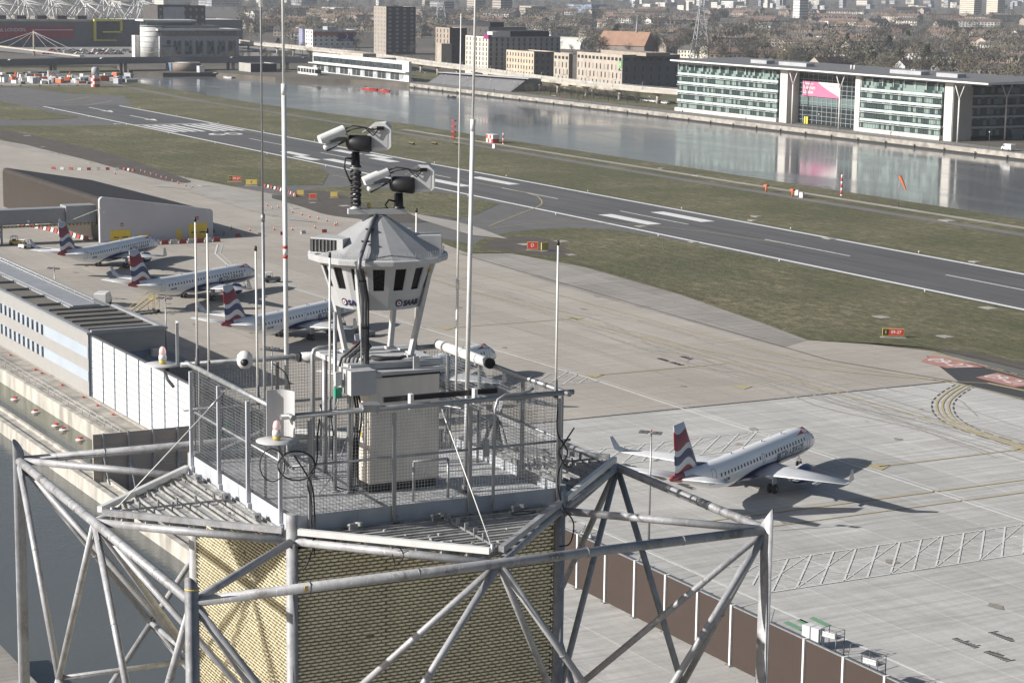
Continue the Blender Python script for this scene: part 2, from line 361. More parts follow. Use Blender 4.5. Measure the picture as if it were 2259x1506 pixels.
poly_sheet('grass_island', [ccw([(-497.7, 208.3), (-513, 222), (-513.5, 232), (-500, 242), (-487, 248.8), (-461, 248.6), (-439, 229.3), (-433, 214.6), (-444, 211), (-470, 210.5)]),
    ccw(smooth_path([(-905, 231), (-850, 224), (-826.6, 222), (-789, 216), (-786, 232), (-797, 246.5), (-826, 244.5), (-905, 246)], 4)),
    ccw([(-758, 206), (-742, 249), (-690, 249.6), (-575, 249.6), (-548, 241), (-520, 227), (-526, 205), (-585, 199), (-644, 197.2), (-694, 190)]),
    ], 0.08, 'grass')
poly_sheet('grass_shoulder', [ccw(smooth_path([(-380.5, 199), (-389, 204), (-399, 211), (-408.7, 224), (-410.8, 238), (-404, 246), (-387, 248.8), (-359, 249.6), (-300, 249.8), (-150, 249.8), (-100, 236), (-160, 226), (-222, 214), (-249.8, 211.5), (-259, 206.2), (-266, 199.8), (-279.5, 202.3), (-315, 207.8), (-352.6, 210.4), (-376, 207)], 5))], 0.08, 'grass')
poly_sheet('worn_earth', [ccw(smooth_path([(-262, 203), (-256, 209), (-247, 214.5), (-232, 215.5), (-229, 212.5), (-249.5, 211.8), (-259, 206.4)], 5)),
    ccw(smooth_path([(-496, 208.5), (-508, 216), (-500, 222), (-470, 217), (-446, 217), (-436, 214.8), (-448, 211.2), (-470, 211.0)], 5)),
    ccw(smooth_path([(-720, 188), (-700, 198), (-650, 201), (-600, 203), (-585, 200), (-644, 197.6), (-694, 190.6)], 4)),
    ccw(smooth_path([(-386, 204), (-398, 214), (-400, 222), (-392, 224), (-370, 216), (-372, 210)], 5))], 0.10, 'dirt')
poly_sheet('bare_earth', [ccw(smooth_path(g((600, 430), (690, 441), (760, 452), (880, 470), (985, 478), (1010, 485), (900, 492), (800, 484), (720, 474), (660, 455), (600, 438)), 4)),
    ccw(smooth_path(g((0, 287), (60, 297), (150, 317), (260, 345), (340, 372), (420, 400), (380, 402), (300, 384), (200, 356), (100, 331), (0, 306)), 4))], 0.115, 'dirt')
poly_sheet('pale_patches', [ccw(g((330, 400), (420, 414), (425, 420), (345, 412))), ccw(g((425, 418), (560, 458), (640, 478), (600, 478), (540, 462), (415, 424))), ccw(g((480, 440), (560, 448), (700, 492), (640, 486))), ccw(g((900, 470), (1000, 488), (1060, 505), (1120, 528), (1040, 520), (930, 486)))], 0.135, 'conc_pale')
struct('basin_water', MB().quad((-700, 72.5, -2.12), (-227.9, 72.5, -2.12), (-227.9, 79.1, -2.12), (-700, 79.1, -2.12)), water_mat('green_basin_water', (0.085, 0.095, 0.065), 1.5, 0.05, 0.06))
poly_sheet('perimeter_road', [ccw([(-1200, 345), (-1120, 345), (-1006, 336), (-885, 328.5), (-787, 331), (-500, 329.5), (-200, 330), (400, 330), (400, 326), (-200, 326), (-500, 325.5), (-787, 327), (-885, 324.5), (-1006, 331), (-1120, 338), (-1200, 338)])], 0.02, 'road')
poly_sheet('gravel_track', [ccw([(-700, 336.0), (400, 335.5), (400, 338.0), (-700, 338.6)])], 0.02, 'conc_pale')
poly_sheet('runway', [ccw([(-866, 250.6), (500, 250.6), (500, 284.4), (-866, 284.4)])], 0.05, 'runway')
# concrete covers let into the grass
mb = MB()
for px, py in [(1945, 700), (2085, 743), (1160, 540), (1260, 563), (1240, 533), (2180, 680), (2150, 578), (1830, 527), (1660, 487), (1415, 500), (1530, 535), (95, 325), (130, 340), (60, 300), (690, 448), (650, 460), (760, 455), (260, 274), (1540, 388), (1670, 478), (2090, 487), (410, 393), (450, 410), (200, 360), (900, 505), (1460, 372)]:
    x, y = G(px, py); a = rnd.uniform(0.8, 1.5)*(1+py/1500); mb.box(x-a*0.9, x+a*0.9, y-a*0.7, y+a*0.7, 0.0, 0.13)
struct('concrete_covers', mb, M['conc_pale'])

# ---- runway paint
mb = MB(); Z = 0.07
def rect(x0, x1, y0, y1, z=None): mb.quad((x0, y0, z or Z), (x1, y0, z or Z), (x1, y1, z or Z), (x0, y1, z or Z))
rect(-862, 500, 251.3, 252.5); rect(-858, 500, 282.3, 283.5)
rect(-749.5, -747.7, 252.4, 282.3)
for i in range(4):
    for sgn in (-1, 1):
        c = 267.4+sgn*(2.4+i*3.35); rect(-745, -711, c-1.0, c+1.0)
for i, x in enumerate(range(-676, 400, 60)): rect(x, x+30, 267.9, 268.4)
for x0, x1, pr in ((-623, -606, (257.2, 260.6)), (-606, -591, (254.2, 257.6)), (-593, -573, (258.6, 262.4)), (-623, -606, (274.8, 278.2)), (-604, -589, (277.6, 280.8)), (-592, -577, (273.6, 277.2)),
                   (-526, -503, (259.2, 262.9)), (-526, -503, (273.9, 277.5)), (-431, -409, (259.0, 262.8)), (-431, -409, (273.6, 277.4)), (-240, -218, (259, 262.8)), (-240, -218, (273.6, 277.4))):
    rect(x0, x1, *pr)
for x0 in (-851, -799):                       # arrows before the threshold
    rect(x0, x0+24, 267.2, 268.0); mb.add([(x0+22, 265.3, Z), (x0+32, 267.6, Z), (x0+22, 269.9, Z)], [(0, 1, 2)])
struct('runway_markings', mb, M['wpaint'])
def ground_text(body, x, y, size, rot, m, name, xs=1.0, z=0.075, bold=0.0, sx=1.0):
    me = text_mesh(body, size, m, name, xs=xs, bold=bold)
    o = link(name, me); o.location = (x, y, z); o.rotation_euler = (0, 0, rot); return tag(o, kind='structure')
o = ground_text('09', -698, 267.5, 13, -PI/2, M['wpaint'], 'runway_number', bold=0.12)
# ---- yellow lines
mb = MB()
line(mb, smooth_path([(-520, 268.5), (-490, 268.3), (-478, 267.3), (-469, 264.5), (-455, 256.9), (-440, 243), (-419.7, 223.7)]), 0.35, 0.09)
line(mb, smooth_path([(-415.8, 221.9), (-420, 234.5), (-419, 246.0), (-411, 256.4), (-395, 263), (-370, 267.5)]), 0.35, 0.09)
line(mb, [(-909, 250.7), (-893.6, 269.9), (-922.8, 290.5)], 0.8, 0.09); line(mb, [(-876.3, 249.8), (-864.1, 270.6), (-888.3, 289.4)], 0.8, 0.09)
line(mb, smooth_path([(-850, 256), (-825, 256), (-812, 262), (-820, 268)]), 0.3, 0.09)
line(mb, [(-545, 240.8), (-488, 242.0)], 0.35, 0.09)
line(mb, smooth_path([(-415, 200), (-405, 186), (-385, 177), (-347, 174.6), (-298, 175.6), (-229, 176.4), (-150, 176.4), (0, 176.4)]), 0.35, 0.09)
line(mb, smooth_path([(-412, 199), (-399, 190), (-375, 186), (-300, 186.5), (-255, 187), (-229, 195.5), (-215, 197)]), 0.3, 0.09)
line(mb, smooth_path([(-280, 176.6), (-262, 179), (-245, 185), (-232, 194), (-226, 200)]), 0.3, 0.09)
for x in (-299, -254, -191): line(mb, [(x, 153.5), (x, 175)], 0.3, 0.09)
for x, y in ((-299, 151.2), (-254, 151.7), (-191, 152.6), (-191, 174.4), (-299, 175), (-324, 158), (-238, 166)):
    mb.add([(x-1.6, y, 0.09), (x+1.6, y, 0.09), (x, y+2.6, 0.09)], [(0, 1, 2)])
line(mb, [(-178.6, 120), (-178.6, 176)], 0.35, 0.09); line(mb, [(-174, 118), (-174, 176)], 0.25, 0.09)
arc = smooth_path([(-226, 196.2), (-222.3, 190.7), (-217.4, 185), (-211.3, 180.3), (-206.2, 177.9), (-200.9, 176.6), (-191, 176.2)])
for d in (-0.55, 0.0, 0.55): line(mb, [(x+d, y+d) for x, y in arc], 0.28, 0.10)
for x0, x1, y in ((-226, -219, 200.2),): line(mb, [(x0, y), (x1, y+1.0)], 0.7, 0.10)
for i in range(18):                             # runway holding position bars
    x = -249+i*3.0; line(mb, [(x, 209.6-i*0.13), (x+1.6, 209.5-i*0.13)], 0.35, 0.10); line(mb, [(x, 208.8-i*0.13), (x+3.0, 208.7-i*0.13)], 0.3, 0.10)
struct('yellow_taxi_lines', mb, M['ypaint'])
mb = MB()
for d in (-1.0, 1.0):
    q = [(x+d, y+d) for x, y in arc]
    for i in range(0, len(q)-2, 3): line(mb, q[i:i+3], 0.2, 0.085)
line(mb, [(-229.2, 97), (-229.2, 196.8)], 0.55, 0.06); line(mb, [(-229.4, 196.8), (300, 196.8)], 0.6, 0.062)
line(mb, [(-380, 196), (-250, 190.8), (-229, 196.8)], 0.3, 0.085)
for x, y in ((-262, 168), (-258.5, 168), (-262, 172), (-205, 127), (-199, 127), (-194, 127.5), (-136, 118), (-132, 118), (-136, 122)):
    for i in range(9): mb.box(x+i*0.34, x+i*0.34+0.14, y, y+rnd.uniform(0.5, 1.1), 0.04, 0.085)
struct('black_ground_marks', mb, M['bpaint'])
mb = MB(); q_ = random.Random(8)                # rubbery wheel tracks following the taxi lines
for i in range(26):
    y = 176+q_.gauss(0, 5); x0 = q_.uniform(-420, -240); L = q_.uniform(30, 120); pts = [(x0+L*t/6, y+q_.gauss(0, .5)+(t/6)**2*q_.uniform(-4, 4)) for t in range(7)]
    line(mb, smooth_path(pts, 3), q_.uniform(.15, .4), 0.052+i*0.0006)
for i in range(0):
    x0 = q_.choice((-352, -309, -262, -182))+q_.uniform(-14, 10); y0 = q_.uniform(108, 135); a = R(q_.uniform(95, 135)); L = q_.uniform(15, 45)
    pts = [(x0+math.cos(a+t*.08)*L*t/5, y0+math.sin(a+t*.08)*L*t/5) for t in range(6)]; line(mb, smooth_path(pts, 3), q_.uniform(.15, .35), 0.068+i*0.0004)
struct('wheel_tracks', mb, paint_mat('faint_wheel_track', (0.27, 0.25, 0.225), 1.0, (0.42, 0.40, 0.37)))
mb = MB()
for i in range(50):
    x, y = (q_.uniform(-400, -235), q_.uniform(105, 195)) if i % 2 else (q_.uniform(-228, -110), q_.uniform(100, 190)); n_ = 9; r0 = q_.uniform(.2, .75)
    mb.add([(x+r0*q_.uniform(.6, 1.2)*math.cos(2*PI*j/n_)*1.4, y+r0*q_.uniform(.6, 1.2)*math.sin(2*PI*j/n_), 0.085+i*0.00005) for j in range(n_)], [tuple(range(n_))])
struct('oil_stains', mb, paint_mat('old_oil_stain', (0.24, 0.215, 0.19), 0.9, (0.36, 0.34, 0.31)))
# ---- red holding signs painted on the ground
mb = MB(); mb.quad((-243.5, 202.6, .10), (-237.5, 202.6, .10), (-235.5, 209.0, .10), (-247, 207.6, .10)); mb.quad((-230, 201.5, .10), (-222, 201.5, .10), (-222, 206.8, .10), (-231.5, 206.8, .10))
mb.quad((-432, 196, .10), (-425, 196, .10), (-425, 203, .10), (-432, 203, .10))
struct('red_ground_panels', mb, M['rpaint'])
for x, y in ((-240.5, 205.4), (-226.6, 204.2)): ground_text('09-27', x, y, 4.0, 0.0, M['wpaint'], 'holding_number', z=0.12, bold=0.02, xs=0.85)
# ---- white apron lines, stand hatching
mb = MB()
line(mb, [(-412.3, 156.4), (-399, 150.8), (-382.4, 147), (-347.4, 146.5), (-293, 148.9), (-252.5, 150.9), (-164, 151.4), (0, 151.6)], 0.32, 0.09)
line(mb, [(-412, 157.4), (-399, 151.9), (-382.4, 148), (-347.4, 147.4), (-252, 151.8), (-164, 152.3), (0, 152.6)], 0.12, 0.09)
line(mb, [(-184, 109.2), (-150.5, 109.5), (0, 110)], 0.25, 0.09)
def hatch(x0, x1, y0, y1):
    line(mb, [(x0, y0), (x0, y1)], 0.2, 0.09); line(mb, [(x1, y0), (x1, y1)], 0.2, 0.09)
    y = y0-8; i = 0
    def seg(xa, ya, xb, yb, wd):
        for (lo, hi) in ((y0, y1),):
            if max(ya, yb) <= lo or min(ya, yb) >= hi: return
            def cl(px_, py_, qx, qy):
                t = 0.0
                if py_ < lo: t = (lo-py_)/(qy-py_)
                elif py_ > hi: t = (py_-hi)/(py_-qy)
                return (px_+(qx-px_)*t, py_+(qy-py_)*t)
            line(mb, [cl(xa, ya, xb, yb), cl(xb, yb, xa, ya)], wd, 0.09+0.001*(i % 3))
    while y < y1:
        seg(x1, y, x0, y+8.2, 0.18)
        seg(x0, y+1.3, x1, y+2.0, 0.10)
        if i % 2 == 0: seg(x1, y, x0, y+13.3, 0.10)
        if i % 2: seg(x0, y, x1, y+5.5, 0.10)
        y += 2.75; i += 1
hatch(-163.2, -154.4, 112.0, 178); hatch(-213.0, -205.0, 124, 152); hatch(-258, -250, 120, 151); hatch(-110, -101, 112, 160)
for x0 in (-345, -303, -261): line(mb, [(x0+8, 118), (x0+14, 132), (x0+20, 118)], 0.2, 0.09)
struct('white_apron_lines', mb, M['wpaint2'])
mb = MB()
for i in range(3): mb.quad((-146.2, 107.6+i*1.4, .09), (-143.6, 107.5+i*1.4, .09), (-143.8, 108.2+i*1.4, .09), (-146.4, 108.3+i*1.4, .09))
struct('green_walkway_bars', mb, M['gpaint'])
# ---- south edge: deck, basin and its concrete walls
poly_sheet('piled_deck', [ccw([(-226.5, 83.6), (-226.5, 97), (300, 97), (300, 60), (-150, 60), (-178, 83.6)])], -0.02, 'conc_new', 1.6)
poly_sheet('terminal_apron', [ccw([(-700, 84), (-700, 99.9), (-229.5, 99.9), (-229.5, 84)])], -0.01, 'conc_dark', 1.5)
poly_sheet('dock_ledge', [ccw([(-700, 79.6), (-700, 83.9), (-226.6, 83.9), (-226.6, 79.6)])], -0.3, 'quay', 2.6)
poly_sheet('basin_wall', [ccw([(-700, 79.0), (-700, 79.59), (-240, 79.59), (-226.6, 79.59), (-226.6, 79.0)])], -0.15, 'wallconc', 2.4)
mb = MB(); mb.box(-700, -186, 70.0, 70.7, -3.0, -0.6); mb.box(-700, -186, 72.2, 72.6, -3.0, -0.6); mb.box(-700, -186, 70.69, 72.21, -3.0, -0.95); mb.box(-228.0, -226.7, 72.6, 79.0, -3.0, -0.7)
struct('basin_outer_wall', mb, M['wallconc'])
# ------------------------------------------------------------------ tower materials
M['steel'] = steel_mat('grey_painted_steel_tube', (0.36, 0.365, 0.38), 0.55, 0.5, 0.2)
M['steel_dirty'] = steel_mat('dropping_streaked_tube', (0.35, 0.355, 0.37), 0.95, 0.5, 0.2)
M['steel2'] = steel_mat('clean_galvanised_steel', (0.34, 0.35, 0.36), 0.15, 0.42, 0.55)
M['dksteel'] = mat('dark_grey_steel', (0.16, 0.165, 0.175), 0.5, 0.4, var=0.25, scale=4)
M['grime'] = steel_mat('droppings_stained_bars', (0.36, 0.36, 0.35), 1.0, 0.7, 0.1)
M['kick'] = mat('grey_kick_plate', (0.46, 0.48, 0.515), 0.6, 0.2, var=0.18, scale=1.2, stretch=(1, 1, 0.4))
M['cream'] = mat('gold_cream_expanded_cladding', (0.86, 0.80, 0.60), 0.5, 0.0, var=0.14, scale=1.5)
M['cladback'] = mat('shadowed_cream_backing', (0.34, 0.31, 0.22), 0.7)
M['black'] = mat('black_plastic', (0.018, 0.018, 0.02), 0.45, var=0.3, scale=6)
M['cable'] = mat('black_cable_rubber', (0.02, 0.02, 0.022), 0.6, var=0.3, scale=6)
M['white'] = mat('white_coated_housing', (0.66, 0.66, 0.65), 0.4, var=0.08, scale=5)
M['whiterod'] = mat('white_fibreglass_rod', (0.70, 0.69, 0.655), 0.45, var=0.06, scale=5)
M['cabin'] = mat('pale_grey_cabin_paint', (0.47, 0.475, 0.48), 0.5, 0.1, var=0.08, scale=1.6, stretch=(1, 1, 0.4))
M['roofgrey'] = mat('grey_folded_roof_sheet', (0.37, 0.375, 0.385), 0.5, 0.2, var=0.12, scale=2.5)
M['cabinet'] = mat('beige_steel_cabinet', (0.72, 0.67, 0.60), 0.6, 0.05, var=0.12, scale=1.6, stretch=(1.5, 1.5, 0.3))
M['darkglass'] = mat('dark_camera_window', (0.008, 0.008, 0.009), 0.25, spec=0.3, scale=20)
M['yellow'] = mat('yellow_coating', (0.55, 0.42, 0.10), 0.5)
M['navy'] = mat('navy_print', (0.015, 0.02, 0.07), 0.5, var=0.05)
M['red'] = mat('red_coating', (0.50, 0.045, 0.035), 0.5)
M['green'] = mat('green_box_plastic', (0.03, 0.25, 0.15), 0.5)
M['gratefl'] = mat('platform_grating_floor', (0.42, 0.425, 0.43), 0.7, 0.2, var=0.35, scale=5, bump=0.4, bscale=60)
def lamp_mat(name, col, e):
    m = bpy.data.materials.new(name); m.use_nodes = True; b = m.node_tree.nodes['Principled BSDF']
    b.inputs['Base Color'].default_value = col+(1,); b.inputs['Emission Color'].default_value = col+(1,); b.inputs['Emission Strength'].default_value = e
    b.inputs['Roughness'].default_value = 0.2
    return m
M['redlamp'] = lamp_mat('lit_red_beacon', (0.75, 0.48, 0.47), 0.22)
TOW = Vector((-33.63, 15.62, 0)); TR = R(88.47)
def tw(u, v, z=0): return Vector((TOW.x+u*math.cos(TR)-v*math.sin(TR), TOW.y+u*math.sin(TR)+v*math.cos(TR), z))
def tthing(name, label, cat, base, group=None): return thing(name, label, cat, tw(*base), TR, group)
er2 = Vector((0.918, -0.397, 0)); eb2 = Vector((0.397, 0.918, 0)); ez = Vector((0, 0, 1))
def vw(c, a, b, z): return Vector(c)+er2*a+eb2*b+ez*z          # right / away / up as one stands east of the tower

T0 = tthing('lattice_tower', 'tall grey tubular steel control tower with cream woven cladding and fenced platform', 'tower', (0, 0, 0))
H2, I2, ZT, ZN = 5.05, 2.48, 46.47, 42.95
def post_cut(x, y, z0, z1, r, sx, sy, k=1.5, n=24):
    mb = MB(); vs = []
    for z in (z0, None):
        for i in range(n):
            q = 2*PI*i/n; a, b = r*math.cos(q), r*math.sin(q)
            vs.append((x+a, y+b, z0 if z is not None else z1+(a*sx+b*sy)*k))
    fs = [(i, (i+1) % n, (i+1) % n+n, i+n) for i in range(n)]; mb.add(vs, fs, True)
    b0 = len(mb.v)-2*n; mb.f.append(tuple(b0+n+i for i in range(n))); mb.sm.append(False); return mb
for sx, sy in ((-1, 1), (-1, -1), (1, -1), (1, 1)):
    post_cut(sx*H2, sy*H2, 0, 46.72, 0.105, sx*0.7, sy*0.7).build('outer_post', M['steel'], T0)
    MB().tube([(sx*I2, sy*I2, 0), (sx*I2, sy*I2, 46.93)], 0.098, 24).build('inner_post', M['steel'], T0)
    MB().tube([(sx*H2, sy*H2, ZT), (sx*I2, sy*I2, ZT)], 0.068, 16).build('corner_brace', M['steel'], T0)
def side(k, a, d):   # a along the side, d outward distance; k = side number
    return ((-d, -a), (a, -d), (d, a), (-a, d))[k]
for k in range(4):
    P = lambda a, d, z: (*side(k, a, d), z)
    MB().tube([P(-H2, H2, ZT), P(H2, H2, ZT)], 0.078, 20).build('ring_tube', M['steel_dirty'], T0)
    MB().tube([P(0, H2, ZT), P(-I2, I2, ZT)], 0.07, 16).build('strut', M['steel'], T0)
    MB().tube([P(0, H2, ZT), P(I2, I2, ZT)], 0.07, 16).build('strut', M['steel'], T0)
    # lattice: tiers of V-shaped diagonals all the way down
    z = ZT; tier = 0
    while z > 4:
        zn = z-3.5; za = zn-3.5
        for a0, a1 in ((-H2, -2.52), (0, -2.52), (0, 2.52), (H2, 2.52)):
            MB().tube([P(a0, H2, z), P(a1, H2, zn)], 0.060, 14).build('diagonal', M['steel'], T0)
            MB().tube([P(a1, H2, zn), P(a0, H2, za)], 0.060, 14).build('diagonal', M['steel'], T0)
        if tier == 0:
            for a0, a1 in ((0, -I2), (0, I2), (-H2, -I2)):
                MB().tube([P(a0, H2, z), P(a1, I2, zn)], 0.058, 14).build('inward_diagonal', M['steel'], T0)
        MB().tube([P(-I2, I2, zn), P(-2.52, H2, zn)], 0.05, 10).build('tie', M['steel'], T0)
        MB().tube([P(I2, I2, zn), P(2.52, H2, zn)], 0.05, 10).build('tie', M['steel'], T0)
        z = za; tier += 1
    # seam rings and node plates on the tubes
    for a0, a1 in ((-H2, -2.52), (0, -2.52), (0, 2.52), (H2, 2.52)):
        p0, p1 = Vector(P(a0, H2, ZT)), Vector(P(a1, H2, ZN)); d_ = (p1-p0).normalized(); c_ = p0.lerp(p1, 0.42+0.05*k)
        MB().tube([c_-d_*.012, c_+d_*.012], 0.066, 14).build('weld_ring', M['steel2'], T0); MB().bar(p0+d_*0.09, p0+d_*0.34, 0.012, 0.17).build('gusset_plate', M['steel'], T0)
    for a in (-3.2, -1.4, 1.6, 3.4):
        MB().tube([P(a-.015, H2, ZT), P(a+.015, H2, ZT)], 0.083, 18).build('weld_ring', M['steel2'], T0)
        if abs(a) > 2: MB().tube([P(a*.3, H2, ZT), P(a*.3, H2+.09, ZT)], 0.02, 8).build('tube_bolt', M['dksteel'], T0)
# woven-looking cladding: rows of small pressed flaps, panel by panel
pw, ph = 1.556, 5.76
mb = MB(); rr = random.Random(3)
rows = 96; RP = ph/rows; CPW = pw/11
for j in range(rows):
    z = -j*RP
    for i in range(12 if j % 2 else 11):
        x = -pw/2+CPW*(i+(0 if j % 2 else 0.5)); hw_ = CPW*0.46
        a, b = max(-pw/2, x-hw_), min(pw/2, x+hw_)
        o = rr.uniform(-0.005, 0.005); d = 0.040+o; h_ = RP*0.87
        if rr.random() < 0.004: continue
        mb.add([(a, 0.004, z-h_), (b, 0.004, z-h_), (b, -0.006, z-h_*0.35), (x+hw_*0.5, -d, z-h_*0.12), (x-hw_*0.5, -d, z-h_*0.12), (a, -0.006, z-h_*0.35), (x, -0.018, z-h_)],
               [(0, 6, 4, 5), (6, 1, 2, 3), (6, 3, 4)])
clad = mb.mesh('cladding_panel', M['cream'])
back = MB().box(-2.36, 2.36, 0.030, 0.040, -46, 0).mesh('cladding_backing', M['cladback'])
for k in range(4):
    ang = (-PI/2, 0, PI/2, PI)[k]
    for s in range(8):
        for i in (-1, 0, 1):
            o = link('cladding_panel', clad, T0); off = 2.44
            c_, s_ = math.cos(ang), math.sin(ang); x, y = i*1.574, -off
            o.location = (x*c_-y*s_, x*s_+y*c_, 46.33-s*5.76); o.rotation_euler = (0, 0, ang)
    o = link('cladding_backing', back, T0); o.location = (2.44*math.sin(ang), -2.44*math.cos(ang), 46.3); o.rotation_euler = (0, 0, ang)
MB().box(-2.44, 2.44, -2.44, 2.44, 46.70, 46.75).build('platform_floor', M['gratefl'], T0)
# floor joists seen edge-on plus kick plates with joints
for k in range(4):
    ang = (-PI/2, 0, PI/2, PI)[k]
    for a0, a1 in ((-2.42, -1.35), (-1.345, 0.62), (0.625, 2.42)):
        o = MB().box(a0, a1, -2.535, -2.520, 46.50, 46.90).build('kick_plate', M['kick'], T0); o.rotation_euler = (0, 0, ang)
    posts = {0: (-2.45, -0.98, 0.52, 2.0), 1: (-2.2, -0.71, 0.69, 2.38), 2: (-2.3, -0.84, 0.9, 2.28), 3: (-2.2, -0.7, 0.8, 2.3)}[k]
    posts = {0: (-2.3, -0.8, 0.67, 2.2)}.get(k, posts)
    for a in posts:
        mb = MB().box(a-0.028, a+0.028, -2.60, -2.545, 46.42, 48.47); mb.box(a-0.05, a-0.029, -2.61, -2.60, 46.55, 46.66); mb.box(a+0.029, a+0.075, -2.60, -2.545, 46.60, 46.72)
        o = mb.build('fence_post', M['steel2'] if k else M['kick'], T0); o.rotation_euler = (0, 0, ang)
    o = MB().tube([(-2.68, -2.52, 48.56), (2.68, -2.52, 48.56)], 0.046, 14).build('top_rail', M['steel2'], T0); o.rotation_euler = (0, 0, ang)
    o = MB().tube([(-2.55, -2.51, 47.72), (2.64, -2.51, 47.72)], 0.024, 10).build('mid_rail', M['steel2'], T0); o.rotation_euler = (0, 0, ang)
    mb = MB(); n = int(4.9/0.057)
    for i in range(n+1): a = -2.45+i*0.057; mb.box(a-0.0026, a+0.0026, -2.499, -2.494, 46.78, 48.52)
    for j in range(31): z = 46.80+j*0.057; mb.box(-2.45, 2.45, -2.493, -2.488, z-0.0026, z+0.0026)
    o = mb.build('mesh_panel', M['steel2'], T0); o.rotation_euler = (0, 0, ang)
    # triangular access deck of channel bars between the square core and the ring
    nb = 7
    for i in range(nb):
        d = I2+0.20+i*(H2-I2-0.35)/nb; hw = 2.42*(1-(d-I2)/(H2-I2))
        mb = MB().box(-hw+0.06, hw-0.06, -d-0.105, -d+0.105, 46.50, 46.60); mb.box(-hw+0.06, hw-0.06, -d-0.105, -d-0.080, 46.601, 46.63); mb.box(-hw+0.06, hw-0.06, -d+0.080, -d+0.105, 46.601, 46.63)
        o = mb.build('deck_bar', M['grime'], T0); o.rotation_euler = (0, 0, ang)
    for sgn in (-1, 1):
        o = MB().bar((sgn*2.42, -2.62, 46.66), (sgn*0.10, -4.93, 46.66), 0.09, 0.10).build('deck_edge_beam', M['white'] if sgn < 0 else M['steel'], T0); o.rotation_euler = (0, 0, ang)
    for a, y in ((-1.5, -2.72), (0.0, -2.72), (1.5, -2.72)):
        o = MB().cbox((a, y, 46.68), 0.16, 0.10, 0.10).cbox((a+0.07, y-0.03, 46.72), 0.05, 0.16, 0.06, 0.5).tube([(a-0.1, y, 46.70), (a+0.14, y, 46.70)], 0.02, 8).build('deck_clamp', M['steel2'], T0); o.rotation_euler = (0, 0, ang)
    mb = MB().bar((0.12, -2.7, 46.655), (0.1, -4.6, 46.655), 0.02, 0.035)
    for q in range(5): mb.box(0.08, 0.14, -3.0-q*0.33, -2.97-q*0.33, 46.64, 46.78)
    o = mb.build('deck_rack', M['steel2'], T0); o.rotation_euler = (0, 0, ang)
    for q in range(20 if k in (0, 1) else 0):                                          # little bolts and debris lying on the bars
        y = -2.75-rr.random()**1.5*1.9; a = rr.uniform(-1, 1)*2.2*(1-(-y-I2)/(H2-I2)); o = MB().cbox((a, y, 46.635), rr.uniform(.02, .07), rr.uniform(.02, .05), rr.uniform(.015, .04), rr.uniform(0, 3)).build('deck_bolt', M['grime'], T0); o.rotation_euler = (0, 0, ang)
    # diagonal tie cable with turnbuckle from the rail to the tip of the deck
    if k in (0, 1):
        a0 = 0.15 if k else 0.3
        p0 = Vector((a0, -2.56, 48.5)); p1 = Vector((0.04, -4.75, 46.62))
        if k == 0: p0 = Vector((-0.9, -2.56, 48.5)); p0.x = -0.35
        m_ = MB().tube([p0, p1], 0.010, 8); o = m_.build('tie_cable', M['whiterod'], T0); o.rotation_euler = (0, 0, ang)
        a = p0.lerp(p1, 0.03); b = p0.lerp(p1, 0.17); s_ = MB().tube([a, b], 0.019, 8); s_.build('turnbuckle', M['steel2'], o)
        o = MB().tube([(p1.x, p1.y, 46.5), (p1.x, p1.y, 46.72)], 0.04, 10).build('anchor_lug', M['steel2'], T0); o.rotation_euler = (0, 0, ang)
# ladder-like brace frames inside the fence
for (a, y, z0, z1) in ((-0.05, -1.9, 46.76, 47.45), (0.6, -1.9, 46.76, 47.45)):
    MB().tube([(a, y, z0), (a, y, z1)], 0.022, 8).build('hatch_guard_post', M['steel2'], T0)
MB().tube([(-0.05, -1.9, 47.45), (0.6, -1.9, 47.45)], 0.022, 8).build('hatch_guard_rail', M['steel2'], T0)
for a, c_ in (((-1.6, 1.9), (-0.2, 1.9)), ((1.2, 0.8), (2.3, 1.6)), ((1.3, 2.0), (2.2, 0.2))):
    MB().tube([(a[0], a[1], 46.78), (a[0], a[1], 47.75), (c_[0], c_[1], 47.75), (c_[0], c_[1], 46.78)], 0.025, 8).build('inner_guard_frame', M['steel2'], T0)
for (u_, v_) in ((-1.25, 0.9), (-0.1, 1.75)):
    MB().tube([(u_, v_, 46.76), (u_, v_, 47.5)], 0.02, 8).build('inner_guard_post', M['steel2'], T0)
# yellow tape marks on the ring tube
for (a, d) in ((-5.05, -5.05), (-3.28, -5.13)):
    if a == -5.05: MB().tube([(a, d, 46.66), (a, d, 46.685)], 0.108, 16).build('marker_tape', M['yellow'], T0)
    else: MB().box(a-0.03, a+0.03, d-0.004, d+0.02, 46.44, 46.52).build('marker_tape', M['yellow'], T0)

# ---- beige equipment cabinet
cb = tthing('equipment_cabinet', 'tall beige steel equipment cabinet under the camera cabin on the platform', 'cabinet', (0.17, -0.75, 46.75)); O = (0.17, -0.75, 46.75)
MB().box(-0.48, 0.84, -1.02, -0.45, 46.90, 48.80).build('body', M['cabinet'], cb, O)
MB().box(-0.45, 0.81, -1.035, -1.021, 46.93, 48.76).build('door', M['cabinet'], cb, O)
MB().box(-0.46, 0.80, -0.98, -0.50, 46.75, 46.899).build('plinth', M['black'], cb, O)
MB().box(-0.52, 0.92, -1.08, -0.40, 48.805, 48.86).build('lid', M['cabin'], cb, O)
MB().box(-0.25, 0.84, -1.05, -1.036, 48.765, 48.80).build('vent_slot', M['black'], cb, O)
for z in (47.62, 47.92):
    s_ = MB().box(-0.489, -0.481, -0.78, -0.60, z, z+0.26).build('warning_label', M['white'], cb, O)
    MB().add([(-0.493, -0.765, z+0.05), (-0.493, -0.615, z+0.05), (-0.493, -0.69, z+0.19)], [(0, 1, 2)]).build('warning_triangle', M['yellow'], s_, O)
